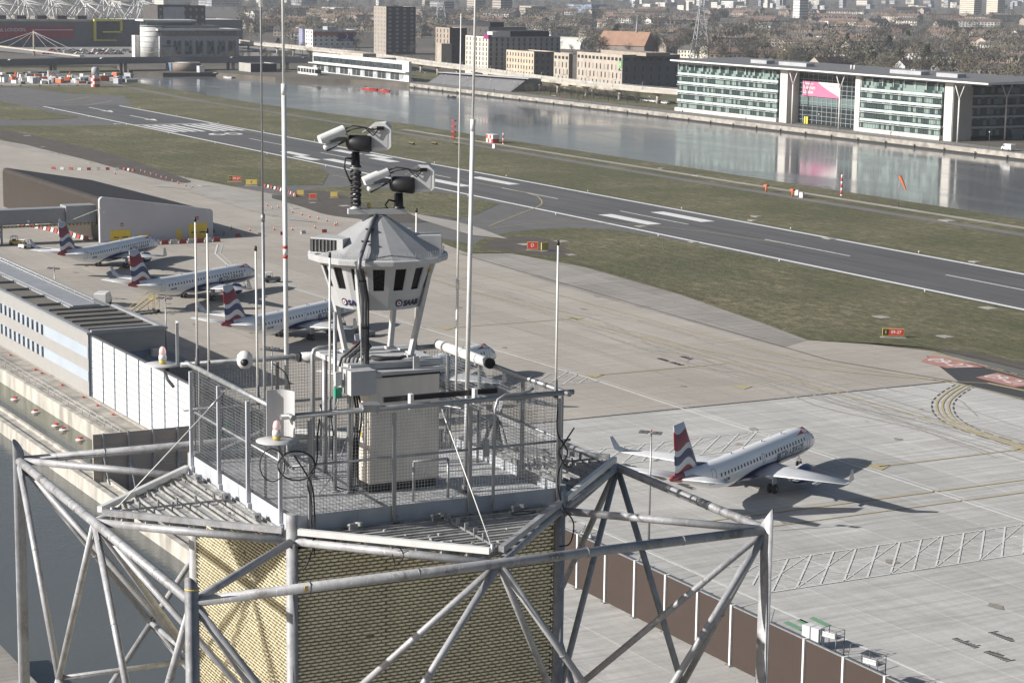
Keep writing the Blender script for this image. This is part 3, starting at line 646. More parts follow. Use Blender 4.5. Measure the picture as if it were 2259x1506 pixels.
MB().box(-0.86, -0.40, -1.10, -0.55, 48.50, 48.92).build('junction_box', M['cabin'], cb, O)
# ---- support frame and camera cabin
CU, CV = 0.11, 0.0
cbn = tthing('camera_cabin', 'pale grey sixteen sided remote camera cabin on four splayed legs atop the tower', 'camera cabin', (CU, CV, 48.9)); O = (CU, CV, 48.9)
mb = MB().box(CU-0.85, CU+0.9, CV-0.80, CV-0.60, 48.87, 48.97); mb.box(CU-0.85, CU+0.9, CV+0.60, CV+0.80, 48.87, 48.97); mb.box(CU-0.85, CU-0.65, CV-0.59, CV+0.59, 48.87, 48.96); mb.box(CU+0.65, CU+0.85, CV-0.59, CV+0.59, 48.87, 48.96)
mb.box(CU-0.64, CU+0.64, CV-0.59, CV+0.59, 48.88, 48.93)
mb.build('base_frame', M['cabin'], cbn, O)
for su in (-1, 1):
    MB().tube([(CU+su*0.72, CV+0.70, 46.76), (CU+su*0.72, CV+0.70, 48.868)], 0.05, 12).build('frame_leg', M['steel2'], cbn, O)
MB().tube([(CU-0.72, CV-0.45, 46.76), (CU-0.72, CV-0.45, 48.868)], 0.05, 12).build('frame_leg', M['steel2'], cbn, O)
NF = 16; off = 0.5
def ring(r, z, n=NF): return [(CU+r*math.cos(2*PI*(k+off)/n), CV+r*math.sin(2*PI*(k+off)/n), z) for k in range(n)]
def facet_lathe(prof): return MB().lathe([(r, z) for r, z in prof], (CU, CV, 0), NF, False, off)
RB, RTP, ZB, ZTOP = 0.77, 1.06, 49.88, 50.72
for k in range(NF):
    a = ring(RB, ZB); b = ring(RTP, ZTOP); j = (k+1) % NF
    n_ = Vector(((a[k][0]+a[j][0])/2-CU, (a[k][1]+a[j][1])/2-CV, 0)).normalized()
    A, B, Cc, D = [Vector(q) for q in (a[k], a[j], b[j], b[k])]
    # wall facet framed round a window opening, glass set back
    def at(s_, t_): return A.lerp(B, s_).lerp(D.lerp(Cc, s_), t_)
    s0, s1, t0, t1 = 0.24, 0.76, 0.42, 0.88
    q = [at(0,0), at(1,0), at(1,1), at(0,1), at(s0,t0), at(s1,t0), at(s1,t1), at(s0,t1)]
    inn = [p-n_*0.035 for p in q[4:]]
    MB().add(q+inn, [(0,1,5,4), (1,2,6,5), (2,3,7,6), (3,0,4,7), (4,5,9,8), (5,6,10,9), (6,7,11,10), (7,4,8,11)]).build('wall_facet', M['cabin'], cbn, O)
    MB().add([p-n_*0.03 for p in q[4:]], [(0, 1, 2, 3)]).build('window', M['darkglass'], cbn, O)
facet_lathe([(0.02, 49.91), (RB-0.01, 49.905)]).build('cabin_floor', M['cabin'], cbn, O)
facet_lathe([(1.04, 50.69), (1.23, 50.70), (1.245, 50.775), (1.20, 50.80), (1.14, 50.79)]).build('gutter', M['cabin'], cbn, O)
facet_lathe([(1.185, 50.79), (0.10, 51.47), (0.0, 51.47)]).build('roof', M['roofgrey'], cbn, O)
sp = MB()
for k in range(NF*9):
    q = 2*PI*k/(NF*9); r_ = 1.245*math.cos(PI/16)/math.cos(((q-PI/16) % (PI/8))-PI/16+0.0001) if False else 1.155
    x, y = CU+r_*math.cos(q), CV+r_*math.sin(q); sp.tube([(x, y, 50.80), (x+rr.uniform(-.012, .012), y+rr.uniform(-.012, .012), 50.80+rr.uniform(.09, .13))], 0.0025, 4, False)
sp.build('bird_spikes', M['steel2'], cbn, O)
for cx, sgn in ((-0.97, -1), (0.97, 1)):                        # louvred vent boxes either side of the roof
    c = vw((CU, CV, 0), cx*0.80, -0.35 if sgn < 0 else 0.10, 50.97)
    yaw = math.atan2(er2.y, er2.x)+(-0.45 if sgn < 0 else 0.1)
    b_ = MB().cbox(c, 0.62, 0.50, 0.27, yaw).build('roof_vent_box', M['cabin'], cbn, O)
    mb = MB(); Mz = Matrix.Rotation(yaw, 3, 'Z')
    if sgn < 0:
        ctr = c+Mz@Vector((-0.06, -0.252, 0)); mb.cbox(ctr, 0.5, 0.006, 0.22, yaw); 
        ctr = c+Mz@Vector((-0.312, 0, 0)); mb.cbox(ctr, 0.006, 0.46, 0.22, yaw)
        mb.build('louvre_opening', M['black'], b_, O); mb = MB()
        for i in range(7):
            p = c+Mz@Vector((-0.315, -0.21+i*0.07, 0)); mb.cbox(p, 0.03, 0.022, 0.20, yaw)
            p = c+Mz@Vector((-0.27+i*0.07, -0.258, 0)); mb.cbox(p, 0.022, 0.02, 0.20, yaw)
        mb.build('louvre_blades', M['dksteel'], b_, O)
    else:
        mb.cbox(c+Mz@Vector((0.313, 0, 0)), 0.012, 0.46, 0.22, yaw); mb.build('louvre_opening', M['black'], b_, O)
for du, dv in ((-0.62, -0.62), (0.62, -0.62), (0.62, 0.62), (-0.62, 0.62)):
    f = 0.70
    MB().bar((CU+du*1.12, CV+dv*1.12, 50.64), (CU+du*f, CV+dv*f, 48.99), 0.12, 0.07).build('splayed_leg', M['cabin'], cbn, O)
    MB().cbox((CU+du*f, CV+dv*f, 49.0), 0.16, 0.16, 0.05).build('foot_plate', M['cabin'], cbn, O)
def round_point(az, z, out=0.012):                               # point on the cabin wall; az from the viewer's side, + to the right
    base = math.atan2(-eb2.y, -eb2.x); q = base+az; r_ = (RB+(RTP-RB)*(z-ZB)/(ZTOP-ZB)); 
    loc = ((q/(2*PI/NF)-off) % 1)-0.5; r2 = r_*math.cos(PI/NF)/math.cos(loc*2*PI/NF)+out
    return Vector((CU+r2*math.cos(q), CV+r2*math.sin(q), z))
for az0, nm in ((R(-27), 'l'), (R(45), 'r')):
    me = text_mesh('SAAB', 0.135, M['navy'], 'company_lettering', bold=0.007, xs=1.12)
    for v in me.vertices:
        p = round_point(az0+v.co.x/0.84, 49.99+v.co.y)-Vector(O); v.co = p
    link('company_lettering', me, cbn)
    azr = az0-0.32
    for rad, mm, o_ in ((0.066, 'navy', 0.014), (0.042, 'white', 0.018), (0.020, 'red', 0.022)):
        vs = [round_point(azr+math.cos(2*PI*i/20)*rad/0.84, 50.0+math.sin(2*PI*i/20)*rad, o_) for i in range(20)]
        MB().add(vs, [tuple(range(20))]).build('roundel', M[mm], cbn, O)
for az, z in ((R(-14), 50.55), (R(62), 50.53)):
    p = round_point(az, z, 0.05); MB().lathe([(0.0, -0.03), (0.03, -0.02), (0.035, 0.02), (0.0, 0.035)], p, 10).build('yellow_sensor', M['yellow'], cbn, O)
# top bar carrying the two camera heads
yw = math.atan2(er2.y, er2.x)+R(8)
barc = vw((CU, CV, 0), -0.02, -0.05, 51.52)
MB().cbox(barc, 1.02, 0.16, 0.09, yw).build('mounting_bar', M['cabin'], cbn, O)
MB().lathe([(0.0, 0.0), (0.032, 0.02), (0.034, 0.08), (0.0, 0.11)], barc+Vector((-0.13, 0.05, 0.045)), 12).build('yellow_sensor', M['yellow'], cbn, O)
# cable trunk running down the outside of the roof and body
tr = [vw((CU, CV, 0), a, b, z) for a, b, z in ((-0.03, -0.14, 51.46), (-0.10, -0.30, 51.36), (-0.24, -1.0, 51.02), (-0.31, -1.29, 50.83), (-0.32, -1.34, 50.68), (-0.27, -1.18, 50.45), (-0.22, -0.95, 50.1), (-0.22, -0.90, 49.6), (-0.22, -0.86, 49.0), (-0.22, -0.86, 48.8))]
MB().tube(tr, 0.036, 12).build('cable_trunk', M['dksteel'], cbn, O)
for j, (dx, dz) in enumerate(((0.055, 0), (-0.06, 0.0))):
    MB().tube([p+er2*dx+eb2*(-0.02) for p in tr[4:]], 0.018, 8).build('cable_conduit', M['cable'] if j == 0 else M['steel2'], cbn, O)
for p in (tr[1].lerp(tr[2], 0.3), tr[1].lerp(tr[2], 0.8), tr[5], tr[7]): MB().cbox(p, 0.14, 0.12, 0.02, yw).build('cable_clip', M['black'], cbn, O)
for i in range(5):                                               # loops of cable on the frame
    a = -0.62+i*0.07
    MB().tube([vw((CU, CV, 0), -0.20-i*0.01, -0.80, 49.45), vw((CU, CV, 0), a+0.22, -0.78, 49.25), vw((CU, CV, 0), a, -0.75, 49.05), vw((CU, CV, 0), a-0.05, -0.74, 48.85)], 0.022, 8).build('flexible_duct', M['dksteel'] if i % 2 else M['cable'], cbn, O)
for i in range(4):
    MB().tube([vw((CU, CV, 0), -0.15+0.02*i, -0.35+i*0.05, 48.98), vw((CU, CV, 0), 0.1, -0.45+i*0.03, 48.955+i*.01), vw((CU, CV, 0), 0.38, -0.4+i*0.05, 48.97), vw((CU, CV, 0), 0.55, -0.2, 49.0)], 0.022, 8).build('loose_cable', M['cable'], cbn, O)
for k, (u_, v_) in enumerate(((0.42, -0.95), (0.55, -0.9))):
    if k == 0: MB().cbox((u_, v_, 48.97), 0.11, 0.06, 0.22).build('sensor_unit', M['cabin'], cbn, O)

# ---- pan and tilt camera heads
def camera_head(label, base, pole_h):
    hd = tthing('surveillance_camera', label, 'camera', tuple(base), 'pan and tilt camera heads above the cabin roof'); o = tuple(base); z0 = base[2]
    if pole_h:
        MB().lathe([(0.10, 0), (0.10, 0.02), (0.062, 0.025), (0.062, pole_h-0.02), (0.10, pole_h-0.015), (0.10, pole_h)], o, 20).build('pole', M['cabin'], hd, o)
        pts = []
        for i in range(260):
            t = i/259; q = t*2*PI*14.5+0.5*math.sin(t*40); r_ = 0.080+0.010*math.sin(i*1.7); pts.append((base[0]+r_*math.cos(q), base[1]+r_*math.sin(q), z0+0.05+t*(pole_h-0.10)+0.012*math.sin(i*0.9)))
        MB().tube(pts, 0.0165, 6).build('wound_cable', M['cable'], hd, o)
        z0 += pole_h
    c = Vector((base[0], base[1], z0))
    MB().lathe([(0.10, 0.0), (0.10, 0.015), (0.075, 0.05), (0.065, 0.27)], c, 16).build('pedestal', M['black'], hd, o)
    MB().cbox(vw(c, -0.05, 0.0, 0.14), 0.05, 0.16, 0.2, yw).build('connector', M['black'], hd, o)
    ax = er2; h = 0.43
    # horizontal drum
    MB().tube([vw(c, -0.15, -0.02, h), vw(c, -0.11, -0.03, h), vw(c, 0.24, -0.06, h-0.02), vw(c, 0.27, -0.06, h-0.02)], [0.09, 0.135, 0.15, 0.13], 24).build('drum', M['black'], hd, o)
    # long sunshield camera on the left, pointing left and down
    d = (er2*-0.86+eb2*-0.30+ez*-0.36).normalized(); sdv = d.cross(ez).normalized(); upv = sdv.cross(d)
    s0 = vw(c, -0.20, -0.06, h+0.20)
    def hood(p, L, ww, hh, n=10):
        vs = []
        for t in (0, L):
            for i in range(n+1):
                q = PI*i/n; vs.append(p+d*t+sdv*(math.cos(q)*ww)+upv*(math.sin(q)*hh))
            vs.append(p+d*t-sdv*ww-upv*hh*0.6); vs.append(p+d*t+sdv*ww-upv*hh*0.6)
        k = n+3; return MB().add(vs, [(i, (i+1) % k, (i+1) % k+k, i+k) for i in range(k)]+[tuple(range(k-1, -1, -1)), tuple(range(k, 2*k))])
    hb = hood(s0+upv*0.02, 0.47, 0.10, 0.09).build('camera_hood', M['white'], hd, o)
    me = text_mesh('III', 0.05, M['navy'], 'maker_mark'); MB().cbox(s0+d*0.37+sdv*-0.087+upv*0.0, 0.004, 0.045, 0.03, math.atan2(d.y, d.x)+PI/2).build('maker_mark', M['navy'], hb, o)
    MB().cbox(s0+d*0.17-upv*0.085, 0.30, 0.09, 0.07, math.atan2(d.y, d.x)).build('camera_body', M['dksteel'], hd, o)
    MB().tube([s0+d*0.20-upv*0.14, s0+d*0.42-upv*0.13, s0+d*0.45-upv*0.13], [0.052, 0.052, 0.03], 14).build('lens_barrel', M['white'], hd, o)
    MB().bar(s0-upv*0.16, s0+d*0.42-upv*0.195, 0.07, 0.018).build('carrier_plate', M['black'], hd, o)
    MB().tube([s0+d*-0.005+upv*0.0, s0-d*0.02], 0.075, 14).build('rear_cap', M['black'], hd, o)
    # big square hooded box on the right; its broad back faces the viewer
    Rz = Matrix.Rotation(yw-R(12), 3, 'Z'); bc = vw(c, 0.40, 0.03, h+0.10)
    prof = [(-0.15, -0.17), (-0.10, -0.215), (0.12, -0.195), (0.17, -0.14), (0.165, 0.12), (0.09, 0.205), (-0.06, 0.215), (-0.15, 0.13)]
    prof = [(x*1.28, z*1.15) for x, z in prof]; vs = [bc+Rz@Vector((x, y, z+(0.03 if y > 0 else 0)*x*5)) for y in (-0.13, 0.24) for x, z in prof]
    n = len(prof); bx = MB().add(vs, [(i, (i+1) % n, (i+1) % n+n, i+n) for i in range(n)]+[tuple(range(n-1, -1, -1)), tuple(range(n, 2*n))]).build('camera_box', M['white'], hd, o)
    MB().add([bc+Rz@Vector((x*1.25, -0.135, z*1.12)) for x, z in ((-0.115, -0.16), (0.125, -0.155), (0.13, 0.10), (0.06, 0.165), (-0.05, 0.17), (-0.115, 0.12))], [tuple(range(6))]).build('rear_panel', M['cabin'], bx, o)
    mb = MB().cbox(bc+Rz@Vector((-0.20, 0.0, 0.12)), 0.20, 0.30, 0.015, yw-R(12), Matrix.Rotation(R(-28), 3, 'Y')); mb.build('sun_flap', M['white'], bx, o)
    MB().cbox(bc+Rz@Vector((0.03, -0.15, 0.16)), 0.12, 0.05, 0.06, yw).build('cable_gland', M['black'], bx, o)
    for sgn in (1, -1):
        MB().tube([s0-d*0.02+upv*(0.03*sgn), vw(c, -0.05, -0.12, h+0.27+0.03*sgn), vw(c, 0.15, -0.12, h+0.27), vw(c, 0.30, -0.14, h+0.18+0.05*sgn), vw(c, 0.40, -0.14, h+0.26)], 0.012, 6).build('head_cable', M['cable'], hd, o)
    MB().tube([s0-d*0.02, s0+d*0.0-upv*0.1+sdv*-0.1, s0+d*0.05-upv*0.2+sdv*-0.08, s0-upv*0.2], 0.008, 6).build('head_cable', M['steel2'], hd, o)
    z1 = z0
    if pole_h:
        MB().tube([vw(c, -0.06, 0, 0.15), vw(c, -0.18, -0.03, 0.16), vw(c, -0.20, -0.03, 0.0), vw(c, -0.14, -0.05, -0.15), vw(c, -0.09, -0.05, -0.25)], 0.017, 8).build('head_cable', M['cable'], hd, o)
    else:
        MB().tube([vw(c, -0.06, 0, 0.12), vw(c, -0.18, -0.03, 0.15), vw(c, -0.24, -0.03, 0.06), vw(c, -0.2, -0.05, 0.01), vw(c, -0.45, -0.1, -0.02)], 0.017, 8).build('head_cable', M['cable'], hd, o)
    return hd
camera_head('upper white and black camera head, on the pole wound with black cable', barc+Vector((0, 0, 0.045))+Matrix.Rotation(yw, 3, 'Z')@Vector((-0.37, 0, 0)), 0.72)
camera_head('lower white and black camera head, bolted straight onto the roof bar', barc+Vector((0, 0, 0.045))+Matrix.Rotation(yw, 3, 'Z')@Vector((0.39, 0, 0)), 0.0)

# ---- masts and whip antennas
def mast(name, label, cat, u_, v_, segs, m, lean=(0, 0), group=None, clamp=None):
    z0 = segs[0][1]; t = tthing(name, label, cat, (u_, v_, z0), group); o = (u_, v_, z0)
    for nm, za, zb, ra_, rb_ in segs:
        pa = (u_+lean[0]*(za-z0), v_+lean[1]*(za-z0), za); pb = (u_+lean[0]*(zb-z0), v_+lean[1]*(zb-z0), zb)
        if isinstance(nm, tuple): nm, mm = nm
        else: mm = m
        MB().tube([pa, pb], [ra_, rb_], 12).build(nm, M[mm], t, o)
    if clamp:
        for z in clamp: MB().cbox((u_, v_-0.02, z), 0.12, 0.10, 0.07).build('clamp', M['steel2'], t, o)
    return t
mast('antenna_mast', 'tall thin bronze grey mast left of the others, standing inside the fence corner', 'mast', -2.25, -0.66, [('lower_tube', 46.76, 51.55, 0.027, 0.027), ('collar', 51.5, 51.62, 0.036, 0.036), ('upper_tube', 51.6, 58, 0.017, 0.014)], 'steel2', (-0.004, 0.0), 'tall masts on the tower')
mast('antenna_mast', 'tall silver mast with red and white band, behind the tower fence', 'mast', -0.60, 2.58, [('lower_tube', 46.5, 53.45, 0.044, 0.044), ('collar', 53.4, 53.6, 0.05, 0.05), ('upper_tube', 53.55, 58.5, 0.026, 0.026), (('band', 'red'), 50.40, 50.46, 0.0455, 0.0455), (('band', 'white'), 50.46, 50.58, 0.0455, 0.0455), (('band', 'red'), 50.58, 50.64, 0.0455, 0.0455)], 'white', (-0.006, 0.0), 'tall masts on the tower', (48.55,))
mast('antenna_mast', 'tallest white mast right of the cabin, tied to the front fence', 'mast', 1.06, -1.63, [(('lower_tube', 'steel2'), 46.76, 48.6, 0.042, 0.042), ('middle_tube', 48.6, 53.05, 0.040, 0.038), ('collar', 53.0, 53.2, 0.044, 0.044), ('upper_tube', 53.15, 58.5, 0.022, 0.018)], 'white', (0.012, 0.0), 'tall masts on the tower', (46.85,))
mast('antenna_mast', 'slim white whip close behind the tallest mast', 'antenna', 1.03, -1.30, [('lower_tube', 48.5, 50.3, 0.022, 0.022), ('joint', 50.25, 50.42, 0.03, 0.03), ('middle_tube', 50.4, 52.35, 0.019, 0.019), ('upper_tube', 52.35, 54.95, 0.014, 0.009)], 'whiterod', (0.004, 0.0), 'tall masts on the tower')
for lab, (u_, v_, zt, lu, lv, zb) in {
    'leftmost white whip antenna, standing beside the red beacon at the fence corner': (-2.50, 2.12, 51.21, 0.0, 0.03, 48.7),
    'second white whip antenna from the left, clamped on the left rail': (-2.50, 1.49, 51.08, 0.0, 0.015, 48.58),
    'white whip antenna clamped on the left rail near the thin bronze mast': (-2.50, -0.99, 51.06, 0.0, 0.06, 48.58),
    'white whip antenna on the front rail in front of the cabin': (-1.82, -2.50, 51.11, 0.0, 0.0, 48.58),
    'rightmost white whip antenna at the right end of the front rail': (2.35, -2.50, 51.12, -0.005, 0.0, 48.58),
    'white whip antenna half hidden behind the cabin roof': (1.99, 2.50, 51.17, 0.0, 0.0, 48.58)}.items():
    t = tthing('whip_antenna', lab, 'antenna', (u_, v_, zb), 'white whip antennas on the fence rails'); o = (u_, v_, zb); h = zt-zb
    MB().tube([(u_, v_, zb+0.1), (u_+lu, v_+lv, zt)], [0.021, 0.017], 12).build('rod', M['whiterod'], t, o)
    MB().tube([(u_+lu, v_+lv, zt-0.01), (u_+lu*1.02, v_+lv*1.02, zt+0.07)], [0.025, 0.022], 10).build('cap', M['black'], t, o)
    MB().lathe([(0.045, -0.1), (0.045, 0.02), (0.03, 0.06), (0.028, 0.20), (0.02, 0.22)], o, 12).build('base_clamp', M['dksteel'], t, o)
    MB().tube([(u_, v_-0.03, zb-0.05), (u_+0.03, v_-0.06, zb-0.35), (u_+0.02, v_-0.05, zb-0.8)], 0.010, 6).build('feed_cable', M['cable'], t, o)

# ---- obstruction beacons with curved reflectors
def beacon(label, c, refl):
    t = tthing('obstruction_light', label, 'warning light', c, 'red obstruction lights on the tower'); o = c
    MB().lathe([(0.0, -0.012), (0.335, -0.012), (0.335, 0.004), (0.0, 0.004)], o, 36).build('tray', M['cabin'], t, o)
    MB().tube([(c[0], c[1], c[2]-0.02), (c[0]+0.10, c[1]+0.03, c[2]-0.30), (c[0]+0.22, c[1]+0.05, c[2]-0.45)], 0.03, 10).build('arm', M['steel2'], t, o)
    b = vw(c, 0.0, 0.0, 0.0)
    MB().lathe([(0.045, 0.005), (0.066, 0.04), (0.068, 0.08)], b, 18).build('yellow_base', M['yellow'], t, o)
    MB().lathe([(0.072, 0.08), (0.072, 0.14), (0.060, 0.19)], b, 18).build('lens_ring', M['white'], t, o)
    MB().lathe([(0.064, 0.19), (0.062, 0.25), (0.045, 0.31), (0.0, 0.335)], b, 18).build('lamp', M['redlamp'], t, o)
    # curved sheet reflector
    n = 12; vs = []; q0, q1 = refl
    for z in (0.02, 0.78):
        for i in range(n+1):
            q = q0+(q1-q0)*i/n; p = er2*math.cos(q)+eb2*math.sin(q); vs.append(Vector((c[0], c[1], c[2]+z))+er2*0.02+p*0.27)
    for z in (0.02, 0.78):
        for i in range(n+1):
            q = q0+(q1-q0)*i/n; p = er2*math.cos(q)+eb2*math.sin(q); vs.append(Vector((c[0], c[1], c[2]+z))+er2*0.02+p*0.278)
    k = n+1
    fs = [(i+1, i, i+k, i+1+k) for i in range(n)]+[(2*k+i, 2*k+i+1, 3*k+i+1, 3*k+i) for i in range(n)]+[(k+i, k+i+1, 3*k+i+1, 3*k+i)[::-1] for i in range(n)]+[(0, 2*k, 3*k, k), (n, k+n, 3*k+n, 2*k+n)]
    MB().add(vs, fs).build('reflector', M['cabin'], t, o)
beacon('red beacon with curved reflector on a round tray at the near fence corner', (-2.78, -2.60, 48.20), (R(10), R(135)))
beacon('red beacon on a round tray at the far left fence corner', (-2.86, 3.02, 48.50), (R(-30), R(40)))
# ---- rail-mounted odds and ends
t = tthing('dome_camera', 'white dome camera on the back rail', 'camera', (-1.51, 2.36, 48.6)); o = (-1.51, 2.36, 48.6)
MB().lathe([(0.0, -0.17), (0.08, -0.155), (0.135, -0.09), (0.15, 0.0), (0.14, 0.08), (0.08, 0.15), (0.0, 0.17)], o, 24).build('shell', M['white'], t, o)
dv = Vector((-0.397, -0.918, -0.22)).normalized()
mb = MB().lathe([(0.0, 0.09), (0.05, 0.078), (0.085, 0.0)], (0, 0, 0), 18); q = dv.to_track_quat('Z', 'Y')
mb.v = [tuple(Vector(o)+dv*0.105+q@Vector(p)) for p in mb.v]; mb.build('dark_bubble', M['black'], t, o)
MB().tube([(-1.51, 2.44, 48.6), (-1.51, 2.5, 48.56)], 0.05, 10).build('bracket', M['steel2'], t, o)
def tubecam(name, label, a, b, r_, m, cat, caps=True):
    a = Vector(a); b = Vector(b); t = tthing(name, label, cat, tuple(a)); o = tuple(a); d = (b-a).normalized()
    MB().tube([a, b], r_, 20).build('housing', M[m], t, o)
    if caps:
        MB().tube([b-d*0.01, b+d*0.05], [r_*1.06, r_*1.02], 20).build('end_cap', M['black'], t, o); MB().tube([a-d*0.04, a+d*0.005], [r_*1.02, r_*1.05], 20).build('end_cap', M['black'], t, o)
    for f in (0.25, 0.75):
        p = a.lerp(b, f); MB().cbox(p+Vector((0, 0, -r_*0.2)), 0.07, 0.07, r_*2.3).build('bracket', M['steel2'], t, o)
tubecam('panoramic_camera', 'short white cylinder with black end on the back rail', (-0.45, 2.32, 48.58), (0.20, 2.32, 48.58), 0.085, 'white', 'camera')
tubecam('panoramic_camera', 'long white cylinder with black end on the right rail', (2.42, 2.35, 48.62), (2.42, 0.20, 48.62), 0.095, 'white', 'camera')
t = tthing('bar_sensor', 'long flat black bar on two white brackets behind the front rail', 'sensor', (0.25, -2.33, 48.6)); o = (0.25, -2.33, 48.6)
MB().cbox((0.25, -2.33, 48.66), 2.1, 0.06, 0.085).build('bar', M['black'], t, o)
for a in (-0.36, 0.82): MB().cbox((a, -2.46, 48.62), 0.06, 0.10, 0.26).build('bracket', M['white'], t, o)
t = tthing('rail_junction_box', 'small grey steel box clamped round the front rail', 'junction box', (-1.12, -2.52, 48.56)); o = (-1.12, -2.52, 48.56)
MB().cbox((-1.12, -2.52, 48.60), 0.30, 0.17, 0.12, 0, Matrix.Rotation(R(10), 3, 'X')).build('box', M['steel2'], t, o)
for a in (-1.22, -1.02): MB().tube([(a, -2.60, 48.50), (a, -2.60, 48.62), (a, -2.45, 48.66)], 0.012, 8).build('strap', M['steel2'], t, o)
t = tthing('green_control_box', 'small green box on the vertical pipe left of the cabinet', 'control box', (-0.98, -0.75, 48.55)); o = (-0.98, -0.75, 48.55)
MB().cbox((-0.98, -0.80, 48.52), 0.12, 0.08, 0.17).build('green_box', M['green'], t, o); MB().cbox((-0.98, -0.80, 48.76), 0.11, 0.08, 0.24).build('grey_box', M['cabin'], t, o)
def pipe(label, pts, r_, m='steel2', name='conduit_pipe', cat='pipe', group='steel pipes on the platform'):
    t = tthing(name, label, cat, tuple(pts[0]), group); MB().tube(pts, r_, 14).build('pipe_run', M[m], t, tuple(pts[0]))
    MB().lathe([(r_*2.1, -0.004), (r_*2.1, 0.012), (r_*1.1, 0.014)], pts[0], 14).build('floor_flange', M[m], t, tuple(pts[0])); return t
pipe('grey bent pipe in front of the cabinet, curving over at head height', [(-0.77, -0.82, 46.765), (-0.78, -0.83, 48.55), (-0.81, -0.82, 48.66), (-0.90, -0.78, 48.70), (-1.02, -0.72, 48.71)], 0.042)
pipe('taller grey bent pipe behind, joining the cabin frame', [(-0.98, 0.35, 46.765), (-0.98, 0.35, 48.98), (-0.95, 0.35, 49.07), (-0.87, 0.34, 49.10), (-0.62, 0.30, 49.10)], 0.042)
pipe('slim dark pipe beneath the green box', [(-0.98, -0.68, 46.765), (-0.98, -0.68, 49.9)], 0.034)
t = tthing('hooped_pipe', 'slim grey pipe rising outside the front fence and bending along the rail', 'pipe', (1.05, -2.62, 46.45)); o = (1.05, -2.62, 46.45)
MB().tube([(1.05, -2.63, 46.45), (1.10, -2.63, 46.9), (1.12, -2.63, 48.40), (1.17, -2.63, 48.56), (1.32, -2.61, 48.63), (1.6, -2.60, 48.63), (1.78, -2.60, 48.66), (1.86, -2.60, 48.70)], 0.026, 12).build('pipe_run', M['steel2'], t, o)
MB().cbox((0.98, -2.60, 47.74), 0.09, 0.05, 0.30).build('perforated_plate', M['steel2'], t, o)
# ---- hanging black cables
def hang(label, pts, r_=0.014, grp='loose black cables on the tower', m='cable'):
    t = tthing('loose_cable', label, 'cable', tuple(pts[0]), grp); P = [Vector(p) for p in pts]; Q = [P[0]*2-P[1]]+P+[P[-1]*2-P[-2]]; out = []
    for i in range(1, len(Q)-2):
        for j in range(8):
            s_ = j/8; a, b, c, d = Q[i-1], Q[i], Q[i+1], Q[i+2]
            out.append(0.5*((2*b)+(c-a)*s_+(2*a-5*b+4*c-d)*s_*s_+(3*b-a-3*c+d)*s_**3))
    out.append(P[-1]); MB().tube(out, r_, 6).build('cable_run', M[m], t, tuple(pts[0]))
hang('black cable hanging down the near corner in two strands over the ring tube', [(-2.05, -2.62, 48.50), (-2.10, -2.66, 48.25), (-2.12, -2.66, 47.8), (-2.28, -2.68, 47.5), (-2.22, -2.70, 47.1), (-2.24, -2.72, 46.8), (-2.23, -2.78, 46.45), (-2.30, -2.72, 46.15), (-2.34, -2.62, 46.0)])
hang('second strand of black cable beside the near corner post', [(-2.52, -2.70, 47.95), (-2.30, -2.70, 47.6), (-2.20, -2.70, 47.35), (-2.17, -2.70, 46.9), (-2.19, -2.72, 46.6), (-2.21, -2.79, 46.3)])
hang('coil of black cable tied beneath the near beacon tray', [Vector((-2.48, -2.70, 47.78))+er2*(0.30*math.cos(a_*0.6)+0.0)+ez*(0.24*math.sin(a_*0.6)) for a_ in range(0, 12)])
hang('smaller loop of black cable left of the coil at the near corner', [Vector((-2.88, -2.66, 47.82))+er2*(0.20*math.cos(a_*0.6)+0.0)+ez*(0.27*math.sin(a_*0.6)) for a_ in range(1, 12)], 0.010)
hang('black cable swinging in a bow down the right front corner', [(2.36, -2.56, 48.4), (2.33, -2.62, 47.9), (2.50, -2.68, 47.55), (2.36, -2.68, 47.3), (2.32, -2.68, 47.0), (2.42, -2.70, 46.6), (2.62, -2.72, 46.3), (2.55, -2.74, 45.95), (2.36, -2.70, 45.9)])
hang('short black cable curling up past the right front corner', [(2.72, -2.5, 47.92), (2.52, -2.6, 47.75), (2.38, -2.62, 47.55), (2.5, -2.62, 47.3), (2.68, -2.5, 47.25), (2.69, -2.5, 47.40)])
hang('thin cable looping on the front deck bars', [Vector((1.45, -3.1, 46.67))+Vector((0.22*math.cos(a_*0.75), 0.13*math.sin(a_*0.75), 0.004*a_)) for a_ in range(0, 9)], 0.009)
hang('thin cable loop tied on the front strut tube', [(-1.3, -3.85, 46.56), (-1.25, -3.95, 46.62), (-1.15, -3.95, 46.45), (-1.3, -4.0, 46.32), (-1.35, -3.95, 46.5)], 0.009)
hang('black cable drooping from the back rail', [(-0.95, 2.40, 48.48), (-0.72, 2.40, 48.3), (-0.62, 2.40, 48.0), (-0.62, 2.40, 47.4)], 0.010)
hang('chain like cable sagging across the platform interior', [(-1.85, -1.9, 48.0), (-1.5, -1.4, 47.9), (-1.1, -0.9, 48.2), (-0.9, -0.75, 48.5)], 0.010, m='steel2')
hang('second sagging chain low inside the fence', [(-1.7, -1.7, 47.0), (-1.2, -1.2, 47.25), (-0.85, -0.9, 47.75)], 0.010, m='steel2')
for i in range(3):
    hang('bundle of dark cables rising up the cabinet side, strand %s' % ('nearest', 'middle', 'furthest')[i], [(-0.62-0.04*i, -0.85+0.03*i, 46.8), (-0.60-0.04*i, -0.8, 47.5), (-0.56-0.05*i, -0.85, 48.1), (-0.62-0.04*i, -0.82, 48.55)], 0.020)
hang('black cable lying across the floor to the pipe foot', [(-0.98, -0.62, 47.4), (-0.99, -0.62, 46.9), (-0.85, -0.75, 46.80), (-0.65, -0.9, 46.79)], 0.016)
